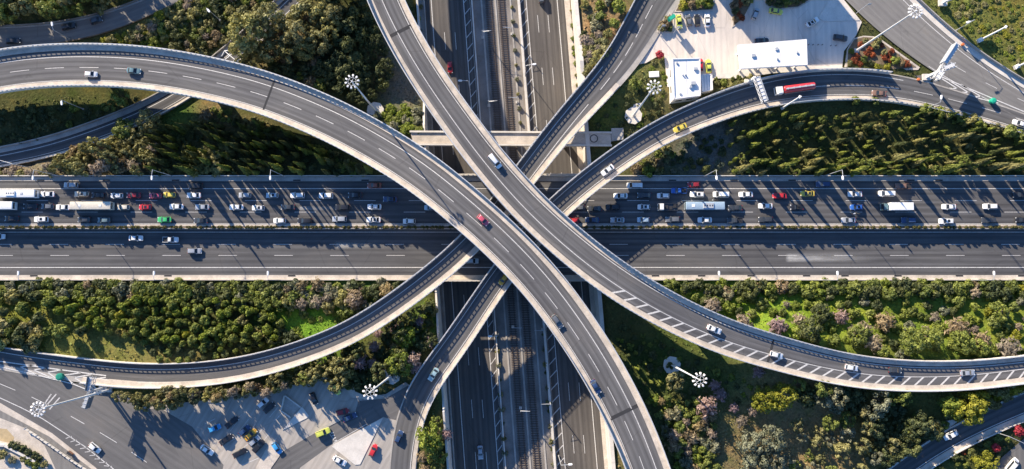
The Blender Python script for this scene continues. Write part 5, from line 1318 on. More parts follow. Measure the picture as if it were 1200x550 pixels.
# green bollard marks at the gores
def gore_marker(px, py, z, label, col, h=1.5, r=.95):
    p = P(px, py, z + h); p.z = z; t = empty('gore_marker', p, 0, label, 'marker', 'markers at the road gores')
    mb = MB(); mb.loft([[(r * k * math.cos(2 * PI * q / 16), r * k * math.sin(2 * PI * q / 16), zz) for q in range(16)] for zz, k in ((0, .85), (h * .5, 1), (h - .1, 1), (h, .85))]); mb.build('drum', col, t, 40)
    mb = MB(); mb.tube((0, 0, h - .02), (0, 0, h + .06), r * .55, n=12); mb.build('cap', col, t)
gore_marker(1165, 118, 2.55, 'turquoise impact drum at the tip of the gore in the upper right', M_GREEN)
gore_marker(69, 442, ZPK + .13, 'dark green impact drum on the chevrons at the left road fork', surf('green_drum', (.01, .20, .14), .1), r=1.15)
gore_marker(1129, 52, 2.5, 'small orange drum at the roadside wall below the grassy bank', M_ORANGE, .9, .5)
gore_marker(1077, 93, 2.5, 'small orange drum beside the footing of the large sign', M_ORANGE, .9, .5)

# ------------------------------------------------------------------ filling station buildings
def wbuild(name, label, px0, py0, px1, py1, z, h, ang, cat): pass
def building(name, label, roofpx, z, h, cat, seams, par=.35, wallm=M_WHITE2, roofm=M_ROOF, seamdir=0, openings=()):
    """roofpx: the roof's corners in the photograph, at roof height"""
    pts = [P(a, b, z + h) for a, b in roofpx]; c = sum(pts, Vector()) / 4; c.z = z
    t = wthing(name, tuple(c), label, cat)
    q = [(p.x, p.y) for p in pts]
    for k in range(4):
        a, b = Vector(q[k]), Vector(q[(k + 1) % 4]); d = (b - a); L = d.length; d.normalize(); n = Vector((-d.y, d.x)); m = (a + b) / 2
        s = 1 if n.dot(Vector((c.x, c.y)) - m) > 0 else -1
        mm = m + n * s * .15; mb = MB(); mb.box(mm.x, mm.y, z + (h + par) / 2 - .2, L - (.3 if k % 2 else 0.0) - .005, .3 - .004 * (k % 2), h + par - .4 + .8, 0, math.atan2(d.y, d.x)); w = mb.build('wall', wallm, t)
        for (kk, u, zz, ww, hh, nm) in openings:
            if kk != k: continue
            pc = a + d * L * u - n * s * .02; mb = MB(); mb.box(pc.x, pc.y, z + zz, ww, .12, hh, 0, math.atan2(d.y, d.x)); mb.build(nm, M_GLASS, w)
    mb = MB(); mb.prism(q, z + h - .3, z + h); rf = mb.build('roof', roofm, t)
    a, b, d_, e = [Vector((p[0], p[1], z + h + .012)) for p in q]
    for f in seams:
        u, v = (a.lerp(b, f), e.lerp(d_, f)) if seamdir == 0 else (a.lerp(e, f), b.lerp(d_, f))
        dd = (v - u); mb = MB(); m = (u + v) / 2; mb.box(m.x, m.y, z + h + .02, dd.length - .8, .12, .06, 0, math.atan2(dd.y, dd.x)); mb.build('roof_seam', M_SIGNB, rf)
    return t, rf, c
t, rf, c = building('shop_building', 'white flat roofed shop building beside the ramp at the filling station', [(787.5, 69), (820.5, 68.2), (821, 112.5), (789.5, 116.5)], ZPL - .8, 6.2, 'building', [.5], seamdir=0,
    openings=[(0, .3, 2.0, 2.2, 2.2, 'door'), (0, .7, 2.4, 3.0, 1.4, 'window'), (3, .3, 3.0, 2.2, 1.2, 'window'), (3, .7, 3.0, 2.2, 1.2, 'window'), (2, .35, 3.4, 2.0, 1.2, 'window'), (2, .75, 3.4, 2.0, 1.2, 'window')])
for (px, py, sx, sy, hh) in ((815, 81, 1.2, .8, .7), (797, 110, .6, .6, .4), (793, 74, .5, .5, .5), (812, 98, 1.5, 1.0, .9), (809, 102, .8, .8, .6), (800, 88, .35, .35, .6), (803, 88, .35, .35, .6)):
    p = P(px, py, ZPL + 5.4); mb = MB(); mb.box(p.x, p.y, ZPL + 5.4 + hh / 2, sx, sy, hh); mb.build('roof_unit', M_SIGNB, rf)
t2, rf2, _ = building('annex_building', 'lower white annex with a panelled roof attached to the white shop building', [(821.5, 87.5), (834.5, 87), (835.5, 105.5), (822.5, 108.5)], ZPL - .8, 4.0, 'building', [.25, .5, .75], par=.12, openings=[(1, .5, 1.8, 1.2, 1.8, 'door')])
# long canopy: flat roof on columns, kiosk under it
za = 7.0; cp = [(865, 52.5), (945.5, 46), (946.5, 76), (868.5, 80.5)]
q = [P(a, b, ZPL + za) for a, b in cp]; c = sum(q, Vector()) / 4
t = wthing('station_canopy', (c.x, c.y, ZPL), 'long white fuel station canopy with a seamed roof on columns', 'canopy')
mb = MB(); mb.prism([(p.x, p.y) for p in q], ZPL + za - 1.3, ZPL + za - .15, 0); mb.build('fascia', M_WHITE, t)
nseam = 14; x = [0.0, .10, .165, .24, .31, .385, .46, .52, .60, .665, .735, .80, .87, .935, 1.0]
for k in range(nseam):
    u0, u1 = x[k] + .0012, x[k + 1] - .0012
    pl = [q[0].lerp(q[1], u0), q[0].lerp(q[1], u1), q[3].lerp(q[2], u1), q[3].lerp(q[2], u0)]
    mb = MB(); mb.prism([(p.x, p.y) for p in pl], ZPL + za - .15, ZPL + za + .02 * (k % 2)); mb.build('roof_panel', M_ROOF if k > 5 else M_WHITE2, t)
for (fu, fv, sx, sy, hh) in ((.2, .5, 1.1, .9, .5), (.55, .3, .9, .9, .4), (.55, .7, .5, .5, .5), (.85, .5, .6, .6, .4)):
    p = q[0].lerp(q[1], fu).lerp(q[3].lerp(q[2], fu), fv); mb = MB(); mb.box(p.x, p.y, ZPL + za + hh / 2, sx, sy, hh, 0, .1); mb.build('roof_unit', M_SIGNB, t)
for fu in (.08, .36, .64, .92):
    for fv in (.15, .85):
        p = q[0].lerp(q[1], fu).lerp(q[3].lerp(q[2], fu), fv); mb = MB(); mb.box(p.x, p.y, ZPL + (za - 1.3) / 2, .5, .5, za - 1.3); mb.build('column', M_WHITE2, t)
for fu, w in ((.25, 'left'), (.5, 'middle'), (.75, 'right')):
    p = q[0].lerp(q[1], fu).lerp(q[3].lerp(q[2], fu), .5)
    pt = empty('fuel_pump', (p.x, p.y, ZPL), 0, w + ' fuel pump of three under the long white canopy', 'fuel pump', 'fuel pumps under the canopy')
    mb = MB(); mb.box(0, 0, .1, 3.2, 1.1, .2); mb.build('island', M_CREAM, pt); mb = MB(); mb.box(0, 0, 1.1, .9, .6, 1.8); mb.build('cabinet', M_WHITE2, pt); mb = MB(); mb.box(0, -.32, 1.4, .6, .06, .5); mb.build('display', M_GLASS, pt)
# white gable block at its west end, a low slab in the grass, bollards, white walkway
slab([(862, 84), (868, 81), (946, 77), (988, 79), (987, 81), (948, 83), (905, 86), (866, 92), (838, 92), (836, 88)], ZPL, .17, 'white_walkway', M_CONCW)
p = P(766, 88, 1.8); t = empty('utility_hatch', (p.x, p.y, gz1(p.x, p.y)), .05, 'flat white utility hatch lying in the grass left of the white shop building', 'hatch')
mb = MB(); mb.box(0, 0, .3, 3.2, 1.9, .8); mb.build('plinth', M_WHITE2, t); mb = MB(); mb.box(0, 0, .74, 2.9, 1.7, .08); mb.build('lid', M_WHITE, t)
mb = MB(); mb.tube((0, 0, 0), (0, 0, 1.0), .10, n=8); me = mb.mesh('bollard', M_TRIM)
for i, (px, py) in enumerate(((947, 53), (952, 53), (958, 53), (963, 53), (973, 54), (979, 54))):
    o = tag(link('bollard', me), 'thin dark bollard right of the long canopy, ' + ORD[i] + ' of the row', 'bollard', 'bollards right of the canopy'); o.location = P(px, py, ZPL)
def pole_banner(px, py, h, label):
    p = P(px, py, ZPL); t = empty('flag_pole', p, 0, label, 'flag pole', 'poles at the yard entrance'); mb = MB(); mb.tube((0, 0, 0), (0, 0, h), .09); mb.build('pole', M_STEEL, t); mb = MB(); mb.box(.5, 0, h - .8, 1.0, .05, 1.5); mb.build('banner', M_SIGNB, t)
pole_banner(771, 39, 8, 'thin banner pole at the lower corner of the small planted island'); pole_banner(789, 39.5, 7, 'thin banner pole at the right corner of the small planted island'); pole_banner(1003, 16, 9, 'thin banner pole at the road side of the pale island')
# green sign on the small island
p = P(784, 26, ZPL + .2); t = empty('totem_sign', p, .6, 'green topped totem sign on the small planted island', 'sign'); mb = MB(); mb.box(0, 0, 1.6, .9, .3, 3.2); mb.build('post', M_WHITE, t); mb = MB(); mb.box(0, 0, 4.0, 2.4, 1.2, 1.7, 0, 0, .9); mb.build('sign_box', M_GREEN, t)
# unseen building of guessed shape, added beyond the top edge to shade the yard
bp = [P(812, -80, ZPL), P(915, -84, ZPL), P(918, -38, ZPL), P(815, -34, ZPL)]
c = sum(bp, Vector()) / 4; t = wthing('unseen_shade_building', tuple(c), 'unseen building added beyond the top edge to shade the filling station yard', 'building')
mb = MB(); mb.prism([(p.x, p.y) for p in bp], ZPL - .5, ZPL + 16); mb.build('wall', M_WHITE2, t); mb = MB(); mb.prism([(c.x + (p.x - c.x) * 1.01, c.y + (p.y - c.y) * 1.02) for p in bp], ZPL + 16, ZPL + 16.5); mb.build('roof', M_CONC, t)
a, b = bp[3], bp[2]
for fl_ in range(4):
    for k in range(7):
        p = a.lerp(b, (k + .5) / 7); mb = MB(); mb.box(p.x, p.y, ZPL + 1.7 + fl_ * 3.1, 2.2, .1, 1.5, 0, math.atan2(b.y - a.y, b.x - a.x)); mb.build('window', M_GLASS, t)
# guard rail of white panels beside the pavement in the bottom left corner
t = wthing('white_guard_rail', tuple(P(70, 528, ZPK)), 'white panelled guard rail between the pavement and the service lane at bottom left', 'guard rail')
pts = [(31, 502), (44, 510.5), (57, 519.5), (70, 528.5), (83, 538), (97, 547), (112, 557)]
for (a, b) in zip(pts, pts[1:]):
    u, v = P(a[0], a[1], ZPK), P(b[0], b[1], ZPK); m = (u + v) / 2; d = v - u; an = math.atan2(d.y, d.x); w = d.length
    for k in range(3):
        mm = u.lerp(v, (k + .5) / 3); mb = MB(); mb.box(mm.x, mm.y, ZPK + .6, w / 3 - .06, .28, .9, 0, an, .8); mb.build('rail_panel', M_CONCW, t)
    mb = MB(); mb.box(u.x, u.y, ZPK + .6, .16, .45, 1.2, 0, an); mb.build('rail_post', M_STEEL, t)
t = wthing('garden_wall', tuple(P(25, 530, ZPK)), 'cream garden wall by the hedge in the bottom left corner', 'wall')
mb = MB()
for a, b in (((-20, 521), (6, 522)), ((6, 522), (42, 541))):
    u, v = P(a[0], a[1], ZPK + .5), P(b[0], b[1], ZPK + .5); m = (u + v) / 2; d = v - u; mb.box(m.x, m.y, ZPK + .45, d.length, .7, 1.1, 0, math.atan2(d.y, d.x))
mb.build('wall', M_CONCW, t)
p = P(83.5, 531, ZPK); t = empty('litter_bin', (p.x, p.y, ZPK - .09), -.6, 'brown box bin on the pavement in the bottom left', 'bin'); mb = MB(); mb.box(0, 0, .6, 1.6, .7, 1.1); mb.build('body', surf('brown_metal', (.20, .10, .06), .1), t); mb = MB(); mb.box(0, 0, 1.2, 1.7, .8, .1); mb.build('lid', M_TRIM, t)
# concrete headwall beside the loop road, and cabinets
slab([(1100, 502), (1108, 494), (1126, 489), (1125, 492), (1112, 502), (1104, 505)], 1.2, .35, 'concrete_apron', M_CONCW)

# ------------------------------------------------------------------ trees, shrubs and ground cover
LG = np.random.default_rng(11)
def leaf_mesh(name, cen, nrm, size, tone, mat, asp=1.0, col=None):
    """many small leaf sprays: one four-sided face each"""
    n = len(cen); nrm = nrm / (np.linalg.norm(nrm, axis=1)[:, None] + 1e-9)
    a = np.cross(nrm, LG.normal(size=(n, 3))); a /= np.linalg.norm(a, axis=1)[:, None] + 1e-9
    b = np.cross(nrm, a); s = np.asarray(size).reshape(-1, 1) * .5
    k = LG.uniform(.55, 1.0, (n, 1))
    V = np.stack([cen - a * s * asp, cen - b * s * k, cen + a * s * asp, cen + b * s * k], 1).reshape(-1, 3)
    me = bpy.data.meshes.new(name)
    me.vertices.add(4 * n); me.vertices.foreach_set('co', V.astype('f').ravel())
    me.loops.add(4 * n); me.loops.foreach_set('vertex_index', np.arange(4 * n, dtype='i'))
    me.polygons.add(n); me.polygons.foreach_set('loop_start', np.arange(0, 4 * n, 4, dtype='i')); me.polygons.foreach_set('loop_total', np.full(n, 4, 'i'))
    if col is None:
        at = me.attributes.new('tone', 'FLOAT', 'POINT'); at.data.foreach_set('value', np.repeat(tone, 4).astype('f'))
    else:
        at = me.color_attributes.new('Col', 'FLOAT_COLOR', 'POINT'); at.data.foreach_set('color', np.repeat(np.concatenate([col, np.ones((n, 1))], 1), 4, 0).astype('f').ravel())
    me.materials.append(mat); me.update(calc_edges=True); return me
def sphere_pts(n, zmin=-1.0):
    v = LG.normal(size=(n * 3, 3)); v /= np.linalg.norm(v, axis=1)[:, None]; v = v[v[:, 2] > zmin]; return v[:n]
def clumpy(ncl, per, spread, crad, leaf, zsc, zc, zmin=-.35, jit=.38):
    """crown of leaf clumps; leaves sit on and just inside each clump's skin"""
    C0 = sphere_pts(ncl, zmin); rr = LG.uniform(.45, 1.0, ncl) ** .6 * spread
    cen, nrm, tn = [], [], []
    for c, r in zip(C0, rr):
        R_ = crad * LG.uniform(.65, 1.25); m = int(per * (R_ / crad) ** 2)
        d = sphere_pts(m, -.7); q = LG.uniform(.72, 1.08, (len(d), 1))
        cen.append(c * r + d * R_ * q); nrm.append(d + LG.normal(size=d.shape) * jit * .5); tn.append(np.clip(np.full(len(d), LG.uniform(.15, .85)) + LG.normal(size=len(d)) * .16, 0, 1))
    cen = np.concatenate(cen); cen[:, 2] = cen[:, 2] * zsc + zc
    return cen, np.concatenate(nrm), LG.uniform(.7, 1.3, len(cen)) * leaf, np.concatenate(tn)
def conifer(n, leaf, whorl=9):
    z = LG.uniform(0, 1, n) ** 1.15; z = np.round(z * whorl) / whorl * .55 + z * .45
    r = (1 - z) * .92 + .05; a = LG.uniform(0, 2 * PI, n); br = .72 + .28 * np.sin(a * 5 + z * 23); q = LG.uniform(.45, 1.0, n) ** .5
    cen = np.stack([np.cos(a) * r * q * br, np.sin(a) * r * q * br, .12 + z * .9], 1)
    nrm = np.stack([np.cos(a), np.sin(a), np.full(n, .9)], 1) + LG.normal(size=(n, 3)) * .5
    return cen, nrm, LG.uniform(.7, 1.3, n) * leaf, np.clip(LG.normal(.5, .22, n), 0, 1)
def twigs(n, leaf):
    d = sphere_pts(n, -.1); an = np.arctan2(d[:, 1], d[:, 0]); q = LG.uniform(.3, 1.0, (len(d), 1)) * (.85 + .28 * np.sin(an * 5 + 4 * d[:, 2]) + .14 * np.sin(an * 9))[:, None]; cen = d * q; cen[:, 2] = cen[:, 2] * .8 + .75
    return cen, LG.normal(size=cen.shape) * .6 + d + np.array([0, 0, .5]), LG.uniform(.6, 1.3, len(cen)) * leaf, np.clip(LG.normal(.5, .25, len(cen)), 0, 1)
def trunk_mesh(hh, r, limbs, reach):
    mb = MB(); mb.tube((0, 0, -.25), (0, 0, hh * .6), r, r * .7, 7); mb.tube((0, 0, hh * .6), (.04, .03, hh), r * .7, r * .35, 7)
    for k in range(limbs):
        a = 2 * PI * (k + random.random() * .6) / limbs; mb.tube((0, 0, hh * (.45 + .4 * random.random())), (reach * math.cos(a), reach * math.sin(a), hh * (.9 + .35 * random.random())), r * .45, r * .12, 5)
    return mb.mesh('trunk', M_BARK)
LM = {
 'green': leaf_mat('leaf_green', (.085, .108, .028), (.32, .35, .085)),
 'bright': leaf_mat('leaf_bright', (.10, .14, .024), (.31, .35, .055)),
 'yellow': leaf_mat('leaf_yellow', (.17, .18, .02), (.42, .38, .045)),
 'dark': leaf_mat('leaf_dark', (.045, .062, .028), (.165, .18, .07), (1.2, 1.15, .95)),
 'olive': leaf_mat('leaf_olive', (.145, .135, .055), (.41, .375, .165)),
 'grey': leaf_mat('leaf_grey', (.12, .125, .078), (.33, .33, .22), (1.15, 1.08, .95)),
 'brown': leaf_mat('leaf_brown', (.16, .115, .065), (.38, .29, .175)),
 'bare': leaf_mat('leaf_bare', (.19, .145, .11), (.40, .32, .25)),
 'pink': leaf_mat('leaf_pink', (.20, .13, .13), (.42, .30, .30)),
 'red': leaf_mat('leaf_red', (.16, .05, .025), (.52, .13, .05)),
 'crimson': leaf_mat('leaf_crimson', (0.312, 0.026, 0.046), (0.598, 0.078, 0.104)),
}
def protos(mk, n, tr): return [(mk(i), tr(i)) for i in range(n)]
SHAPE = {}
SHAPE['round'] = [(clumpy(16, 46, .62, .42, .25, .85, .95), trunk_mesh(.9, .09, 4, .4)) for _ in range(5)]
SHAPE['bush'] = [(clumpy(26, 34, .80, .34, .24, .62, .50, -.15), trunk_mesh(.4, .07, 5, .5)) for _ in range(5)]
SHAPE['loose'] = [(clumpy(24, 44, .95, .27, .17, .75, 1.25, -.5), trunk_mesh(1.2, .075, 6, .6)) for _ in range(4)]
SHAPE['big'] = [(clumpy(52, 46, .98, .23, .125, .80, 1.2, -.45), trunk_mesh(1.15, .06, 7, .6)) for _ in range(4)]
SHAPE['conifer'] = [(conifer(620, .30), trunk_mesh(.9, .06, 0, 0)) for _ in range(4)]
SHAPE['cypress'] = [((lambda c: (np.stack([c[0][:, 0] * (.55 + .45 * np.sin(np.clip(c[0][:, 2], 0, 1) * PI)), c[0][:, 1] * (.55 + .45 * np.sin(np.clip(c[0][:, 2], 0, 1) * PI)), c[0][:, 2]], 1), c[1], c[2], c[3]))(conifer(560, .28, 30)), trunk_mesh(.5, .10, 0, 0)) for _ in range(3)]
SHAPE['twig'] = [(twigs(700, .17), trunk_mesh(.9, .045, 7, .55)) for _ in range(4)]
CROWN = {}
def crown_for(shape, mat, k):
    key = (shape, mat, k)
    if key not in CROWN:
        c, nn, s, t = SHAPE[shape][k][0]; CROWN[key] = leaf_mesh('crown', c, nn, s, t, LM[mat], 2.6 if shape == 'twig' else 1.15)
    return CROWN[key]
KINDS = {  # kind: (object name, shape, leaf, vertical factor, words, category)
 'round_green': ('round_tree', 'round', 'green', 1.0, 'round mid green tree', 'tree'), 'round_bright': ('round_tree', 'round', 'bright', 1.0, 'round bright green tree', 'tree'), 'round_yellow': ('round_tree', 'round', 'yellow', 1.0, 'small yellow tinged tree', 'tree'),
 'round_dark': ('dark_tree', 'round', 'dark', 1.2, 'round dark green tree', 'tree'), 'bush_green': ('green_bush', 'bush', 'green', 1.0, 'spreading green bush', 'bush'), 'bush_dark': ('dark_bush', 'bush', 'dark', 1.0, 'spreading dark green bush', 'bush'),
 'bush_olive': ('olive_bush', 'bush', 'olive', 1.1, 'olive brown bush', 'bush'), 'bush_bright': ('low_bush', 'bush', 'bright', .8, 'low bright green bush', 'bush'), 'bush_yellow': ('yellow_bush', 'bush', 'yellow', .9, 'yellow green bush', 'bush'), 'bush_grey': ('grey_bush', 'bush', 'grey', 1.0, 'grey green bush', 'bush'),
 'bush_brown': ('brown_bush', 'bush', 'brown', .9, 'brownish bush', 'bush'), 'loose_olive': ('loose_tree', 'loose', 'olive', 1.1, 'loose olive brown tree', 'tree'), 'loose_green': ('loose_tree', 'loose', 'green', 1.1, 'loose green tree', 'tree'), 'loose_grey': ('loose_tree', 'loose', 'grey', 1.1, 'loose grey green tree', 'tree'), 'loose_dark': ('loose_tree', 'loose', 'dark', 1.1, 'loose dark tree', 'tree'),
 'big_olive': ('eucalyptus_tree', 'big', 'olive', 1.1, 'large olive brown tree', 'tree'), 'big_grey': ('eucalyptus_tree', 'big', 'grey', .9, 'large pale grey green tree', 'tree'), 'big_green': ('large_tree', 'big', 'green', 1.0, 'large green tree', 'tree'), 'big_bright': ('large_tree', 'big', 'bright', 1.0, 'large bright green tree', 'tree'), 'big_dark': ('large_tree', 'big', 'dark', 1.0, 'large dark tree', 'tree'), 'big_yellow': ('large_tree', 'big', 'yellow', .9, 'large yellow green tree', 'tree'),
 'conifer_green': ('conifer_tree', 'conifer', 'green', 4.2, 'slim green conifer', 'conifer'), 'conifer_dark': ('conifer_tree', 'conifer', 'dark', 4.2, 'slim dark conifer', 'conifer'), 'conifer_olive': ('conifer_tree', 'conifer', 'olive', 4.0, 'slim olive green conifer', 'conifer'),
 'cypress': ('cypress_tree', 'cypress', 'dark', 8.5, 'narrow dark cypress', 'cypress'),
 'twig_bare': ('bare_shrub', 'twig', 'bare', 1.0, 'bare pale brown shrub', 'shrub'), 'twig_pink': ('blossom_tree', 'twig', 'pink', 1.1, 'pink blossoming tree', 'tree'), 'twig_brown': ('bare_shrub', 'twig', 'brown', 1.0, 'bare reddish brown shrub', 'shrub'),
 'red_shrub': ('red_shrub', 'bush', 'red', .7, 'bright red shrub', 'shrub'), 'crimson_tree': ('crimson_tree', 'round', 'crimson', 1.0, 'small crimson tree', 'tree')}
def plant(kind, x, y, r, label, group=None, z=None, hf=1.0):
    nm, sh, lf, vf, _, cat = KINDS[kind]
    if z is None: z = gz1(x, y)
    k = random.randrange(len(SHAPE[sh]))
    t = bpy.data.objects.new(nm, None); COL.objects.link(t); t.location = (x, y, z); t.empty_display_size = .4
    t.rotation_euler = (random.uniform(-.06, .06), random.uniform(-.06, .06), random.uniform(0, 6.28)); t.scale = (r * random.uniform(.9, 1.1), r * random.uniform(.9, 1.1), r * vf * hf * random.uniform(.85, 1.15))
    tag(t, label, cat, group)
    for n, me in (('trunk', SHAPE[sh][k][1]), ('crown', crown_for(sh, lf, k))):
        o = bpy.data.objects.new(n, me); COL.objects.link(o); o.parent = t
    return t
RIBS = [A, B, C, D, E, G, Hr, Nw]
def clear_of(x, y, m):
    """distance to the nearest road, deck, plot or cutting edge"""
    d = np.full(x.shape, 1e9)
    for r in RIBS: d = np.minimum(d, dist_rib(x, y, r)[0])
    for poly, z in PLOTS: d = np.minimum(d, dist_poly(x, y, poly))
    d = np.minimum(d, np.where(y > 15, y - yU(205.5), np.where(y < 5, yL(329.5) - y, -1)))
    wl = w0.x + (w1.x - w0.x) * (y - w0.y) / (w1.y - w0.y); wr = v0.x + (v1.x - v0.x) * (y - v0.y) / (v1.y - v0.y)
    d = np.minimum(d, np.where(x < 0, wl - x, x - wr) - .3)
    return d
NPL = 0
def grove(poly, n, kinds, rmin, rmax, where, dense=.72, hf=1.0, marg=.45):
    """n plants scattered in a pixel polygon, kept off the roads and apart from each other"""
    global NPL
    wp = wpoly(poly, 1.0); xs = [p[0] for p in wp]; ys = [p[1] for p in wp]; m = n * 40
    x = RNG.uniform(min(xs), max(xs), m); y = RNG.uniform(min(ys), max(ys), m); k = inside(x, y, wp); x, y = x[k], y[k]
    cl = clear_of(x, y, 0); zz = ground_z(x, y); names = [a for a, _ in kinds]; ws = np.array([b for _, b in kinds], float); ws /= ws.sum()
    px, py, pr = [], [], []; todo = []
    for a, b, d, z in zip(x, y, cl, zz):
        r = RNG.uniform(rmin, rmax)
        if d < r * marg: continue
        if px:
            q = np.hypot(np.array(px) - a, np.array(py) - b)
            if (q < dense * (np.array(pr) + r)).any(): continue
        px.append(a); py.append(b); pr.append(r); kd = names[RNG.choice(len(names), p=ws)]
        todo.append((kd, a, b, r, float(z))); NPL += 1
        if len(px) >= n: break
    x0, x1, y0, y1 = min(px), max(px), min(py), max(py)
    for kd, a, b, r, z in todo:
        u, v, q = (a - x0) / (x1 - x0 + .01), (b - y0) / (y1 - y0 + .01), (r - rmin) / (rmax - rmin + .01)
        sec = ('left', 'middle', 'right')[min(2, int(u * 3))]
        if len(todo) > 60: sec = ('lower ' if v < .5 else 'upper ') + sec
        lab = ('small ' if q < .33 else ('large ' if q > .67 else '')) + KINDS[kd][4].replace('large ', '').replace('small ', '') + ', ' + sec + (' part of ' if 'middle' not in sec or len(todo) > 60 else ' of ') + where
        plant(kd, a, b, r, lab, lab, z, hf)
    return len(px)
W1 = 'the grove inside the lower left ramp'
grove([(-50, 329), (470, 330), (470, 350), (330, 356), (200, 352), (-50, 346)], 95, [('bush_dark', 2), ('bush_green', 3), ('bush_grey', 2), ('twig_brown', .6)], 1.7, 3.0, 'the roadside row of that left grove', .55, 1.1)
grove([(60, 350), (330, 352), (330, 392), (290, 400), (180, 396), (90, 382)], 150, [('round_green', 3), ('round_bright', 1.6), ('round_yellow', .35), ('bush_olive', .4)], 1.0, 1.9, W1, .84, 2.0)
grove([(95, 352), (330, 352), (325, 410), (230, 412), (150, 395)], 60, [('round_green', 3), ('round_bright', 1)], 1.0, 1.6, W1, .8, 2.0)
grove([(-50, 345), (70, 345), (110, 385), (60, 400), (-50, 395)], 26, [('round_green', 3), ('round_dark', 1), ('bush_olive', .5)], 1.6, 2.6, 'the grassy slope at the left edge', 1.1, 1.6)
grove([(0, 383), (52, 386), (50, 408), (0, 402)], 9, [('big_dark', 1), ('bush_olive', 1.2), ('round_dark', 1)], 2.6, 3.7, 'the clump beside the shaded road', .6)
grove([(150, 392), (300, 380), (310, 408), (215, 424), (190, 420)], 40, [('round_green', 2), ('round_dark', 1)], 1.0, 1.7, 'the dark slope above the ramp', .9)
grove([(300, 345), (470, 340), (455, 350), (420, 372), (385, 362), (335, 358)], 30, [('bush_green', 2), ('bush_olive', 1.2), ('bush_dark', 1), ('twig_bare', .7), ('bush_grey', 1)], 1.8, 3.2, 'the bushes next to the bright grass', .6)
grove([(300, 365), (330, 380), (345, 398), (310, 412), (300, 410)], 7, [('bush_dark', 2), ('bush_olive', 1)], 2.0, 3.0, 'the clump left of the bright grass', .7)
grove([(335, 368), (400, 362), (395, 378), (345, 398)], 9, [('bush_bright', 3), ('bush_green', 1)], .9, 1.8, 'the bright green grass patch', .7, .6)
# between the two lower ramps
grove([(405, 408), (500, 352), (512, 365), (512, 398), (455, 450), (405, 450)], 70, [('loose_dark', 3), ('bush_dark', 2), ('loose_green', .8), ('twig_pink', .35)], 1.6, 2.7, 'the thicket between the lower ramps', .66, 1.5)
for px, py, r, kd, lb in ((471, 424, 4.2, 'big_bright', 'pale green feathery tree in the thicket above the ramp, lower of two'), (477, 393, 4.0, 'big_bright', 'pale green feathery tree in the thicket above the ramp, upper of two'), (463, 386, 2.0, 'twig_pink', 'pink blossoming tree in the thicket below the lower left ramp'), (487, 429, 2.0, 'twig_pink', 'pink blossoming tree beside the parapet of the ramp to the car park'), (505, 400, 1.9, 'twig_pink', 'pale pink tree close to the retaining wall below the motorway'), (464, 408, 2.4, 'twig_brown', 'bare purple brown tree between two pale green trees')):
    p = P(px, py, 3); plant(kd, p.x, p.y, r, lb)
grove([(492, 346), (512, 350), (513, 395), (500, 400), (494, 372)], 10, [('bush_bright', 1)], .8, 1.3, 'the bright grass by the wall', .8, .6)
# olive hedge below the ramp
grove([(128, 462), (300, 449), (355, 433), (380, 424), (400, 436), (330, 456), (250, 468), (165, 481), (138, 468)], 58, [('bush_olive', 2.4), ('loose_olive', 3), ('bush_brown', .8), ('bush_grey', .5)], 1.2, 2.1, 'the hedge above the car park', .62, 2.2, .1)
grove([(190, 458), (300, 450), (360, 436), (400, 430), (402, 438), (330, 455), (250, 467), (190, 470)], 8, [('twig_brown', 1), ('twig_bare', 1)], 1.3, 1.8, 'the tall stems behind the car park', .9, 3.6, .1)
grove([(355, 432), (425, 405), (420, 425), (402, 452), (365, 452)], 26, [('loose_olive', 2), ('bush_olive', 2), ('loose_green', .6)], 1.8, 2.8, 'the upper end of that hedge', .55, 1.7, .1)
grove([(420, 420), (455, 440), (452, 458), (410, 452)], 12, [('bush_dark', 2), ('bush_green', 1)], 1.3, 2.2, 'the group around the car park mast', .7)
grove([(496, 492), (514, 488), (524, 550), (494, 550)], 10, [('loose_green', 1), ('twig_brown', .4)], 1.6, 2.3, 'the strip beside the car park ramp', .6, 1, .1)
for px, py, r, kd, lb in ((505, 508, 4.4, 'big_bright', 'large yellow green tree between the car park ramp and the sunken motorway'), (506, 527, 2.6, 'loose_green', 'smaller green tree just below the large tree by the car park ramp'), (523, 509, 1.7, 'twig_pink', 'pink shrub right of the large tree by the car park ramp')):
    p = P(px, py, 3); plant(kd, p.x, p.y, r, lb)
# right strip below the motorway
W2 = 'the slope above the hatched flyover'
grove([(770, 331), (1240, 331), (1240, 346), (1000, 346), (780, 340)], 70, [('bush_green', 3), ('bush_dark', 2), ('bush_bright', .8), ('bush_brown', .3)], 1.8, 2.9, 'the roadside row on the right slope', .58, 1.1)
grove([(790, 338), (1240, 340), (1240, 415), (1050, 419), (960, 400), (880, 378), (820, 352)], 120, [('bush_green', 4), ('bush_dark', 1.6), ('round_green', 1.6), ('bush_bright', 1), ('bush_yellow', .7), ('twig_bare', .7), ('bush_grey', .9)], 1.3, 2.5, W2, .85, 1.0)
for i, (px, py, r, kd) in enumerate(((835, 360, 3.6, 'twig_bare'), (870, 377, 3.4, 'twig_bare'), (906, 382, 3.2, 'twig_pink'), (1035, 378, 4.0, 'twig_brown'), (1120, 385, 4.4, 'twig_brown'), (1146, 398, 3.2, 'twig_brown'), (1175, 408, 4.4, 'twig_bare'), (985, 372, 2.8, 'twig_pink'), (1098, 373, 2.2, 'twig_bare'), (1018, 402, 3.2, 'twig_bare'))):
    p = P(px, py, 2.5); plant(kd, p.x, p.y, r * .85, 'large ' + KINDS[kd][4] + ' on the slope at right, ' + ('nearest the flyovers', 'touching the flyover parapet at left', 'above the left white hatchback', 'in the middle of the slope', 'above the silver saloon', 'right of the silver saloon', 'at the far right edge', 'beside a dark tree', 'small and pale', 'touching the parapet at mid slope')[i], 'large pale shrubs on the slope at right')
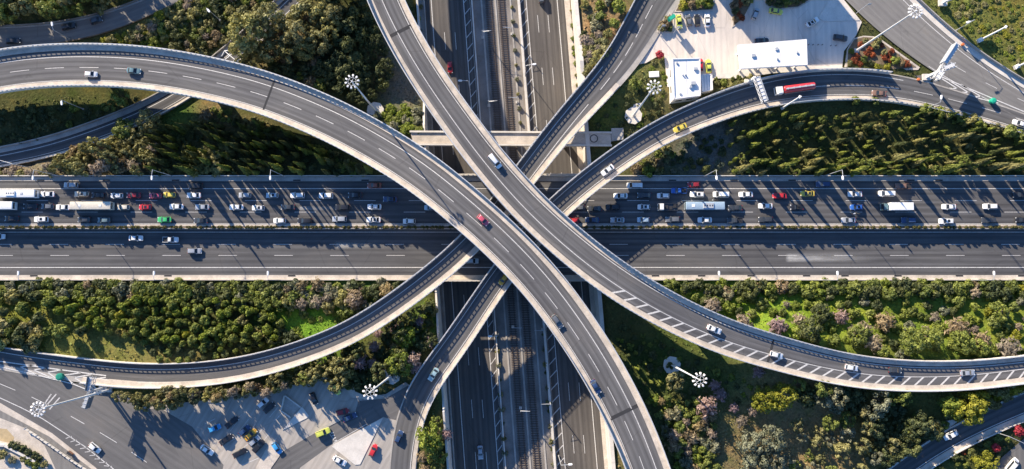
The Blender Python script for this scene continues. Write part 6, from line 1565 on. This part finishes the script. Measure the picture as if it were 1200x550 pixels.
for i, (px, py, r, kd) in enumerate(((880, 345, 3.2, 'big_dark'), (940, 392, 3.8, 'big_dark'), (1000, 396, 4.0, 'big_green'), (1060, 406, 4.6, 'big_green'), (1085, 400, 4.2, 'big_green'), (1120, 408, 4.0, 'big_green'), (1142, 412, 3.2, 'big_green'), (960, 372, 3.6, 'big_dark'), (1170, 372, 3.5, 'big_green'))):
    p = P(px, py - 6, 3); plant(kd, p.x, p.y, r * .9, KINDS[kd][4] + ' above the hatched flyover, ' + ('leftmost', 'above the white hatchback by the expansion joint', 'left of the pale brown shrub', 'above the dark grey hatchback', 'between dark grey hatchback and silver saloon', 'above the silver saloon', 'right of the silver saloon', 'near the pink shrub', 'near the right edge')[i], KINDS[kd][4] + ' above the hatched flyover')
# south-east
grove([(720, 395), (760, 400), (770, 470), (800, 520), (800, 560), (760, 540), (735, 470)], 42, [('conifer_green', 2), ('conifer_dark', 2), ('bush_dark', 1)], .6, 1.1, 'the shade right of the flyover', 1.0)
grove([(765, 465), (835, 470), (840, 550), (800, 560), (785, 520)], 62, [('round_green', 1.5), ('twig_bare', 1.4), ('bush_green', 1.6), ('twig_brown', 1), ('bush_bright', .7), ('bush_grey', .8)], 1.3, 2.5, 'the thicket right of the flyover', .62)
for px, py, r, kd, lb in ((828, 476, 3.6, 'twig_pink', 'largest pink blossoming tree right of the bottom flyover'), (845, 463, 2.1, 'twig_pink', 'smaller pink blossoming tree beside the largest one'), (885, 434, 2.0, 'twig_pink', 'pale pink tree at the edge of the flyover shade, far right of the mast'), (838, 452, 1.8, 'twig_pink', 'small pink tree just below the white floodlight mast head'), (789, 446, 3.4, 'loose_olive', 'olive tree next to the pad of the shaded floodlight mast'),
    (893, 467, 3.8, 'big_yellow', 'vivid yellow green tree on the dry meadow, left of two'), (912, 463, 4.2, 'big_yellow', 'vivid yellow green tree with orange tips, right of two'), (878, 522, 4.6, 'big_grey', 'pale silvery tree on the dry meadow, upper left of its clump'), (900, 515, 4.6, 'big_grey', 'pale silvery tree on the dry meadow, upper right of its clump'), (880, 545, 4.8, 'big_grey', 'pale silvery tree at the bottom edge of the dry meadow'), (905, 540, 4.4, 'big_grey', 'pale silvery tree at the bottom edge, right of its clump'),
    (1126, 476, 5.0, 'big_yellow', 'wide yellow green tree between the hatched flyover and the loop road'), (1108, 474, 3.6, 'big_bright', 'bright green tree between the hatched flyover and the loop road'), (1140, 470, 3.4, 'big_yellow', 'small yellow green tree next to the loop road wall'), (1071, 494, 3.8, 'big_dark', 'bluish dark tree above the loop road, left'), (1092, 505, 3.2, 'bush_olive', 'olive bush right beside the loop road'), (1058, 508, 3.2, 'big_dark', 'dark tree left of the bluish dark tree by the loop road'),
    (1151, 542, 3.6, 'big_yellow', 'yellow green palm like tree below the loop road'), (1168, 525, 1.6, 'crimson_tree', 'crimson tree below the loop road, left of two'), (1194, 505, 1.8, 'crimson_tree', 'crimson tree beside the long armed street lamp'), (1133, 531, 1.0, 'red_shrub', 'small orange red shrub under the loop road'), (860, 478, 1.6, 'twig_pink', 'small pale pink shrub on the dry meadow, upper left'), (870, 494, 2.1, 'twig_bare', 'bare purple grey shrub on the dry meadow'), (882, 482, 1.8, 'twig_bare', 'bare shrub below the vivid yellow green tree')):
    p = P(px, py, 2.5); plant(kd, p.x, p.y, r, lb)
grove([(925, 448), (1050, 462), (1050, 482), (985, 476), (930, 466)], 30, [('loose_green', 2), ('loose_grey', 1.6), ('bush_dark', 1)], 2.0, 3.4, 'the belt below the hatched flyover', .6, 1.1, .1)
grove([(925, 485), (1020, 480), (1050, 520), (1020, 552), (900, 552), (925, 520)], 24, [('loose_olive', 2), ('loose_grey', 1.6), ('loose_green', 1)], 1.7, 3.0, 'the brown bank at bottom right', .85, 1.1)
grove([(1010, 495), (1070, 485), (1090, 505), (1050, 530), (1020, 545)], 14, [('big_dark', 1), ('loose_dark', 1.5), ('bush_green', 1)], 2.0, 3.4, 'the group by the loop road', .65, 1)
grove([(1050, 535), (1090, 508), (1125, 487), (1165, 465), (1200, 450), (1200, 446), (1160, 458), (1080, 500), (1040, 530)], 24, [('bush_olive', 2), ('bush_dark', 1), ('bush_green', 1)], 1.2, 1.9, 'the row along the loop road', 1.0, 1.1, .05)
grove([(1150, 450), (1200, 440), (1220, 450), (1130, 488), (1110, 490)], 22, [('bush_olive', 2), ('bush_yellow', 1)], 1.1, 2.0, 'the wedge above the loop road', .6, 1.5, .1)
grove([(1085, 548), (1160, 512), (1190, 512), (1155, 552)], 16, [('bush_green', 1), ('bush_dark', 1)], .8, 1.6, 'the corner below the loop road', .9)
grove([(715, 375), (760, 395), (850, 440), (930, 455), (900, 470), (800, 470), (760, 450), (740, 420)], 60, [('bush_dark', 2), ('bush_green', 1), ('low' if False else 'bush_bright', .6)], .6, 1.5, 'the shaded meadow around the mast', 1.2, .8)
# north-east slope
W3 = 'the conifer slope below the ramp'
grove([(850, 133), (960, 120), (1050, 123), (1240, 175), (1240, 150), (1050, 118), (960, 117), (850, 128)], 55, [('bush_olive', 1), ('bush_green', 2), ('round_green', 1.5)], 1.4, 2.4, 'the sunlit row along the ramp', .6, 1.1, .1)
grove([(855, 135), (1100, 135), (1240, 175), (1240, 203), (855, 204), (845, 160)], 190, [('conifer_green', 2.6), ('conifer_olive', 2.2), ('conifer_dark', 1.2), ('bush_green', 1.2), ('bush_olive', .5), ('loose_green', .5)], .6, 1.6, W3, 1.0, 1.2)
grove([(860, 185), (1240, 188), (1240, 204), (860, 204)], 40, [('conifer_green', 2), ('conifer_olive', 1.5), ('loose_green', 1)], 1.1, 1.7, 'the tall row along the path', .9, 1.7, .3)
grove([(735, 195), (760, 172), (800, 155), (845, 160), (850, 203), (760, 204)], 26, [('bush_dark', 1), ('bush_grey', 1), ('conifer_dark', .6)], .9, 1.8, 'the grey rubble below the taxi', 1.0, .8)
grove([(745, 192), (775, 172), (790, 180), (770, 203), (742, 203)], 12, [('bush_brown', 1), ('bush_olive', 1), ('bush_green', 1)], 1.3, 2.1, 'the slope corner by the jam', .7, 1)
# north-east triangle, dry bank and bushes
grove([(690, 150), (735, 108), (780, 100), (778, 130), (745, 152)], 20, [('bush_bright', 1), ('bush_dark', 1.3)], .6, 1.2, 'the grass triangle beside the mast', 1.0, .7)
for px, py, r, kd, lb in ((704, 20, 1.9, 'round_green', 'round trimmed green shrub on the dry bank, upper'), (724, 12, 2.4, 'round_green', 'round trimmed green shrub on the dry bank, right'), (719, 30, 1.9, 'round_green', 'round trimmed green shrub on the dry bank, lower right'), (700, 21, 2.0, 'bush_grey', 'grey green shrub on the dry bank, middle'), (699, 33, 2.4, 'bush_grey', 'grey green shrub on the dry bank, lower'), (716, 1, 2.6, 'bush_grey', 'grey green shrub at the top edge of the dry bank'), (703, 6, 1.8, 'bush_green', 'green shrub at the top edge of the dry bank'), (685, 4, 1.6, 'bush_olive', 'olive shrub by the wall on the dry bank, top'), (684, 40, 1.6, 'bush_dark', 'dark shrub by the wall on the dry bank, lower'), (693, 20, 1.3, 'bush_dark', 'dark narrow shrub on the dry bank'), (744, 99, 2.2, 'bush_green', 'round green bush near the pad of the mast by the filling station'), (772, 66, 1.5, 'crimson_tree', 'small dark red tree at the grass corner by the filling station yard')):
    p = P(px, py, 2); plant(kd, p.x, p.y, r, lb)
grove([(684, 45), (712, 42), (708, 62), (690, 84), (686, 92)], 26, [('bush_olive', 2), ('twig_bare', 1)], 1.2, 2.2, 'the dry bank above the cutting', .55, .7, .2)
grove([(838, 94), (880, 92), (862, 102), (838, 112)], 12, [('bush_olive', 1), ('bush_green', 1)], .8, 1.4, 'the verge below the long canopy', .8, .8)
grove([(758, 78), (778, 70), (782, 112), (765, 122), (752, 100)], 14, [('bush_bright', 1), ('bush_olive', 1)], .6, 1.2, 'the grass left of the shop', .9, .6)
# flower beds: planted on the plots
def bedplants(lst, where):
    for px, py, r, kd in lst:
        p = P(px, py, ZPL + .7); lab = KINDS[kd][4] + ' ' + where; plant(kd, p.x, p.y, r, lab, lab, ZPL + .2)
bedplants([(1001, 71, 1.3, 'red_shrub'), (1004, 66, 1.2, 'red_shrub'), (1008, 75, 1.1, 'red_shrub'), (1016, 62, 1.3, 'red_shrub'), (1020, 58, 1.1, 'red_shrub'), (1023, 64, 1.0, 'red_shrub'), (1032, 53, 1.2, 'red_shrub'), (1038, 66, 1.6, 'red_shrub'), (1043, 69, 1.2, 'red_shrub'), (1045, 60, 1.0, 'red_shrub'), (1063, 75, 1.3, 'red_shrub'), (1009, 52, 1.1, 'red_shrub')], 'in the triangular flower bed beside the yard')
bedplants([(996, 74, 1.0, 'bush_olive'), (1013, 70, 1.2, 'bush_green'), (1026, 54, 1.3, 'bush_olive'), (1027, 48, 1.4, 'bush_olive'), (1036, 62, 1.2, 'bush_olive'), (1049, 71, 1.4, 'bush_green'), (1056, 74, 1.3, 'bush_brown'), (1028, 78, 1.1, 'bush_yellow'), (1040, 78, 1.1, 'bush_yellow'), (998, 60, 1.0, 'bush_bright'), (1014, 48, 1.0, 'bush_olive'), (1020, 74, 1.0, 'bush_dark')], 'in the triangular flower bed beside the yard')
bedplants([(778, 30, 1.7, 'bush_brown'), (775, 34, 1.2, 'bush_olive'), (785, 34, 1.0, 'bush_green'), (781, 22, 1.0, 'bush_olive')], 'on the small island with the green sign')
bedplants([(800, 7, 1.9, 'bush_yellow'), (810, 5, 1.4, 'twig_brown'), (820, 4, 2.0, 'bush_green'), (830, 5, 1.8, 'bush_bright'), (828, -2, 1.6, 'bush_green'), (816, 9, 1.0, 'bush_brown'), (806, -2, 1.6, 'bush_bright')], 'in the bed behind the four parked cars')
bedplants([(861, 6, 1.6, 'bush_brown'), (868, 4, 1.5, 'red_shrub'), (874, 2, 1.6, 'bush_olive'), (866, 17, 1.3, 'red_shrub'), (862, 22, 1.3, 'bush_brown'), (879, 0, 1.3, 'bush_green'), (862, 13, 1.3, 'bush_dark'), (870, 21, 1.0, 'red_shrub')], 'on the curved planted island')
bedplants([(902, 3, 1.5, 'bush_dark'), (912, 5, 1.6, 'bush_dark'), (922, 4, 1.6, 'bush_green'), (932, 2, 1.5, 'bush_dark'), (940, 0, 1.3, 'bush_dark'), (917, -2, 1.6, 'bush_green')], 'on the oval planted island at the top edge')
# north-west
grove([(-60, -30), (170, -30), (150, -2), (100, 12), (50, 22), (-60, 26)], 60, [('loose_olive', 2), ('loose_green', 2), ('big_green', .5), ('bush_olive', 1)], 2.0, 3.6, 'the wood above the side road', .55, 1.25, .5)
grove([(150, 38), (205, 4), (225, -25), (330, -25), (295, 10), (250, 62), (205, 56)], 85, [('bush_olive', 2), ('bush_green', 1.6), ('bush_dark', 1.4), ('twig_bare', .6), ('bush_brown', .4)], 1.2, 2.4, 'the bank below the side road', .62, .85)
grove([(155, 52), (250, -5), (262, -5), (178, 53)], 50, [('bush_bright', 1)], .8, 1.2, 'the clipped hedge across the bank', .5, 1.1, .2)
for i, (px, py) in enumerate(((207, 55), (218, 42), (222, 46), (245, 13))):
    p = P(px, py, 2); plant('cypress', p.x, p.y, .95, 'narrow dark cypress on the bank north of the left flyover, ' + ORD[i], 'cypresses on the bank north of the left flyover')
grove([(115, 46), (150, 36), (185, 16), (180, 30), (150, 50)], 24, [('bush_olive', 1), ('bush_yellow', .5), ('twig_bare', .6)], 1.2, 2.0, 'the lower edge of the side road', .55, .9, .05)
grove([(280, 80), (300, 30), (330, 5), (395, -20), (400, 35), (370, 60), (310, 72), (300, 78)], 34, [('big_olive', 3), ('loose_olive', 2.5), ('bush_olive', 1)], 2.6, 4.4, 'the olive wood above the flyover', .55, 1.15)
for px, py, r, w in ((292, 42, 5.6, 'widest of its clump'), (287, 57, 4.2, 'nearest the left flyover'), (300, 30, 4.4, 'just above the widest one'), (318, 22, 4.4, 'topmost of its clump')):
    p = P(px, py, 5); plant('big_olive', p.x, p.y, r, 'large olive brown tree beside the sunken road, ' + w, 'very large olive brown trees beside the sunken road', 0)
grove([(300, 65), (345, 50), (372, 62), (375, 100), (330, 88)], 34, [('bush_dark', 2), ('bush_green', 1), ('twig_brown', .5), ('round_dark', 1)], 1.6, 2.6, 'the thicket above the left flyover', .6)
grove([(368, 45), (400, -20), (428, -20), (440, 30), (455, 80), (430, 120), (395, 105), (370, 80)], 70, [('round_dark', 3), ('big_dark', 1), ('bush_dark', 1)], 1.7, 3.1, 'the wood left of the top flyover', .62, 1.05)
grove([(440, 135), (470, 118), (490, 130), (492, 155), (470, 158)], 14, [('bush_green', 1), ('bush_bright', 1), ('bush_grey', .8)], 1.1, 2.2, 'the grass corner by the old bridge', .7, .8, .2)
# hollow under the left flyover
grove([(-40, 125), (110, 122), (160, 108), (150, 125), (60, 155), (-40, 168)], 40, [('bush_dark', 2), ('round_dark', 1), ('bush_green', .5)], 1.0, 2.0, 'the hollow below the left flyover', .9, .9)
for px, py, r, kd, lb in ((138, 111, 3.0, 'loose_green', 'sunlit green tree in the hollow below the left flyover, right of two'), (121, 122, 2.0, 'loose_green', 'sunlit green tree in the hollow below the left flyover, left of two'), (172, 139, 4.0, 'big_olive', 'olive brown tree overhanging the sunken road below the left flyover'), (142, 151, 3.6, 'big_green', 'sunlit green tree right beside the lower end of the sunken road'), (152, 158, 3.0, 'loose_olive', 'olive tree below the sunlit tree at the sunken road'), (236, 131, 2.2, 'twig_brown', 'bare reddish tree on the sunlit bank below the left flyover'), (229, 143, 1.8, 'bush_olive', 'olive bush at the edge of the sunlit bank below the flyover'), (219, 148, 1.4, 'bush_olive', 'small olive bush at the shadow edge below the flyover')):
    p = P(px, py, 3); plant(kd, p.x, p.y, r, lb)
grove([(75, 180), (150, 162), (185, 175), (180, 205), (60, 205)], 40, [('loose_olive', 1.6), ('bush_olive', 2), ('twig_bare', .6), ('bush_brown', .6)], 1.7, 3.2, 'the brown bank above the jam', .55, 1.9)
grove([(180, 150), (260, 140), (330, 150), (400, 185), (440, 204), (180, 205)], 110, [('conifer_dark', 2.4), ('conifer_green', 2.4), ('bush_dark', 1.2)], .9, 1.6, 'the dark wood above the jam', .9, 1.7)
grove([(230, 175), (270, 168), (265, 200), (230, 203)], 10, [('bush_olive', 1), ('loose_olive', 1)], 1.5, 2.4, 'a sunlit gap in the dark wood', .6)
grove([(238, 118), (300, 135), (330, 150), (300, 152), (250, 140)], 18, [('bush_olive', 1), ('bush_green', 1)], .8, 1.6, 'the sunlit bank below the flyover', .85, .7)
grove([(365, 168), (410, 188), (440, 206), (400, 200)], 16, [('bush_olive', 1), ('bush_green', 1)], 1.0, 1.7, 'the foot of the left flyover', .6, .8, .2)
grove([(-50, 190), (40, 198), (70, 204), (-50, 206)], 18, [('bush_olive', 1), ('twig_bare', 1)], .9, 1.7, 'the pale verge at the left edge', .7, .8, .3)
# grassy bank at the top right, bottom left corner, strips in the cutting
grove([(1095, -10), (1215, -10), (1215, 90), (1160, 60), (1120, 25)], 110, [('bush_green', 2), ('bush_olive', 1.6), ('bush_yellow', .8), ('bush_bright', .8)], .6, 1.3, 'the bank in the top right corner', .75, .45)
def on_plot(lst, z, where):
    for px, py, r, kd in lst:
        p = P(px, py, z + .8); lab = KINDS[kd][4] + ' ' + where; plant(kd, p.x, p.y, r, lab, lab, z)
on_plot([(14, 522, 1.3, 'bush_dark'), (20, 523, 1.4, 'bush_dark'), (27, 526, 1.4, 'bush_dark'), (34, 530, 1.4, 'bush_dark'), (41, 534, 1.4, 'bush_dark'), (46, 538, 1.2, 'bush_dark')], ZPK - .1, 'in the hedge behind the cream garden wall')
on_plot([(28, 538, 1.3, 'bush_olive'), (34, 542, 1.3, 'bush_green'), (42, 546, 1.5, 'bush_green'), (52, 545, 1.2, 'bush_olive'), (4, 533, 1.5, 'bush_olive'), (14, 540, 1.3, 'bush_grey')], ZPK - .1, 'in the garden corner at bottom left')
def inpit(lst, where):
    for px, py, r, kd in lst:
        p = P(px, py, ZN + .8); lab = KINDS[kd][4] + ' ' + where; plant(kd, p.x, p.y, r, lab, lab, ZN)
inpit([(670, 12, .8, 'bush_olive'), (671, 30, .9, 'bush_green'), (672, 45, 1.0, 'bush_bright'), (673, 56, 1.0, 'bush_bright'), (674, 63, 1.1, 'bush_bright'), (675, 74, 1.0, 'bush_bright'), (676, 88, .8, 'bush_olive'), (677, 100, .8, 'bush_olive'), (724, 540, 1.0, 'bush_olive'), (722, 528, .9, 'bush_olive'), (726, 552, 1.0, 'bush_green')], 'in the planting strip along the east wall of the cutting')
inpit([(493, 8, .9, 'bush_olive'), (490, 22, 1.0, 'bush_green'), (492, 36, .8, 'bush_grey')], 'against the west wall of the cutting at the top')
inpit([(637 + k * 1.15, 392 + 15 * k + (k % 3) * 3, .75 + .2 * (k % 3), ('bush_dark', 'bush_grey', 'bush_olive')[k % 3]) for k in range(11)], 'in the weeds along the east side of the railway')
inpit([(600 + k * 1.2, 8 + 17 * k, .65 + .2 * (k % 2), ('bush_olive', 'bush_grey')[k % 2]) for k in range(9)], 'in the weeds between railway and barrier at the top')
inpit([(582 + k * 1.2, 395 + 17 * k, .7 + .2 * (k % 3), ('bush_dark', 'bush_olive', 'bush_grey')[k % 3]) for k in range(9)], 'in the weeds along the west side of the railway')

# median planting: a row of shrubs too many to count
cen, nrm, sz, tn = [], [], [], []
x = -200.0
while x < 200:
    if not (-6 < x < 14):
        h = random.uniform(.5, 1.55); r = random.uniform(.55, 1.0); c, nn, s_, t_ = SHAPE['bush'][random.randrange(5)][0]
        k = LG.random(len(c)) < .30; yy = (yU(265.6) + yL(268.6)) / 2
        cen.append(c[k] * np.array([r, .62, h * .95]) + np.array([x, yy, ZUP + .08])); nrm.append(nn[k]); sz.append(s_[k] * 1.25); tn.append(t_[k])
    x += random.uniform(.9, 2.6)
tag(link('median_hedge', leaf_mesh('median_hedge', np.concatenate(cen), np.concatenate(nrm), np.concatenate(sz), np.concatenate(tn), leaf_mat('leaf_median', (.06, .06, .02), (.20, .18, .06)))), kind='stuff')

# grass and weeds on all open ground
def tint_at(x, y):
    col = np.tile(np.array([.075, .078, .03]), (len(x), 1)); wt = np.full(len(x), .35)
    for px, py, rr, c in TINTS:
        p = P(px, py, 0); w = np.exp(-((x - p.x) ** 2 + (y - p.y) ** 2) / (rr * .275 * .75) ** 2) * 2.0
        col = (col * wt[:, None] + w[:, None] * np.array(c)) / (wt + w)[:, None]; wt = wt + w
    return col
n = 90000; x = RNG.uniform(-175, 175, n); y = RNG.uniform(-72, 102, n); k = clear_of(x, y, 0) > .35; x, y = x[k], y[k]
keep = (np.sin(x * .9 + np.sin(y * .7) * 2) * np.cos(y * .8 + np.sin(x * .53) * 2) + RNG.normal(size=len(x)) * .6) > -.15
x, y = x[keep], y[keep]; z = ground_z(x, y); col = tint_at(x, y) * RNG.uniform(.65, 1.5, (len(x), 1)) * np.stack([RNG.uniform(.85, 1.2, len(x)), np.ones(len(x)), RNG.uniform(.8, 1.1, len(x))], 1)
cen = np.stack([x, y, z + RNG.uniform(.05, .30, len(x))], 1); nr = RNG.normal(size=cen.shape) * .55 + np.array([0, 0, .8])
m, nn_, b = new_mat('grass_blades'); vc = N(nn_, 'ShaderNodeVertexColor'); vc.layer_name = 'Col'; nn_.links.new(vc.outputs[0], b.inputs['Base Color']); b.inputs['Roughness'].default_value = .8; b.inputs['Specular IOR Level'].default_value = .15
tag(link('grass_tufts', leaf_mesh('grass_tufts', cen, nr, RNG.uniform(.35, .85, len(x)), None, m, 1.1, col)), kind='stuff')
print('plants', NPL, 'objects', len(bpy.data.objects))
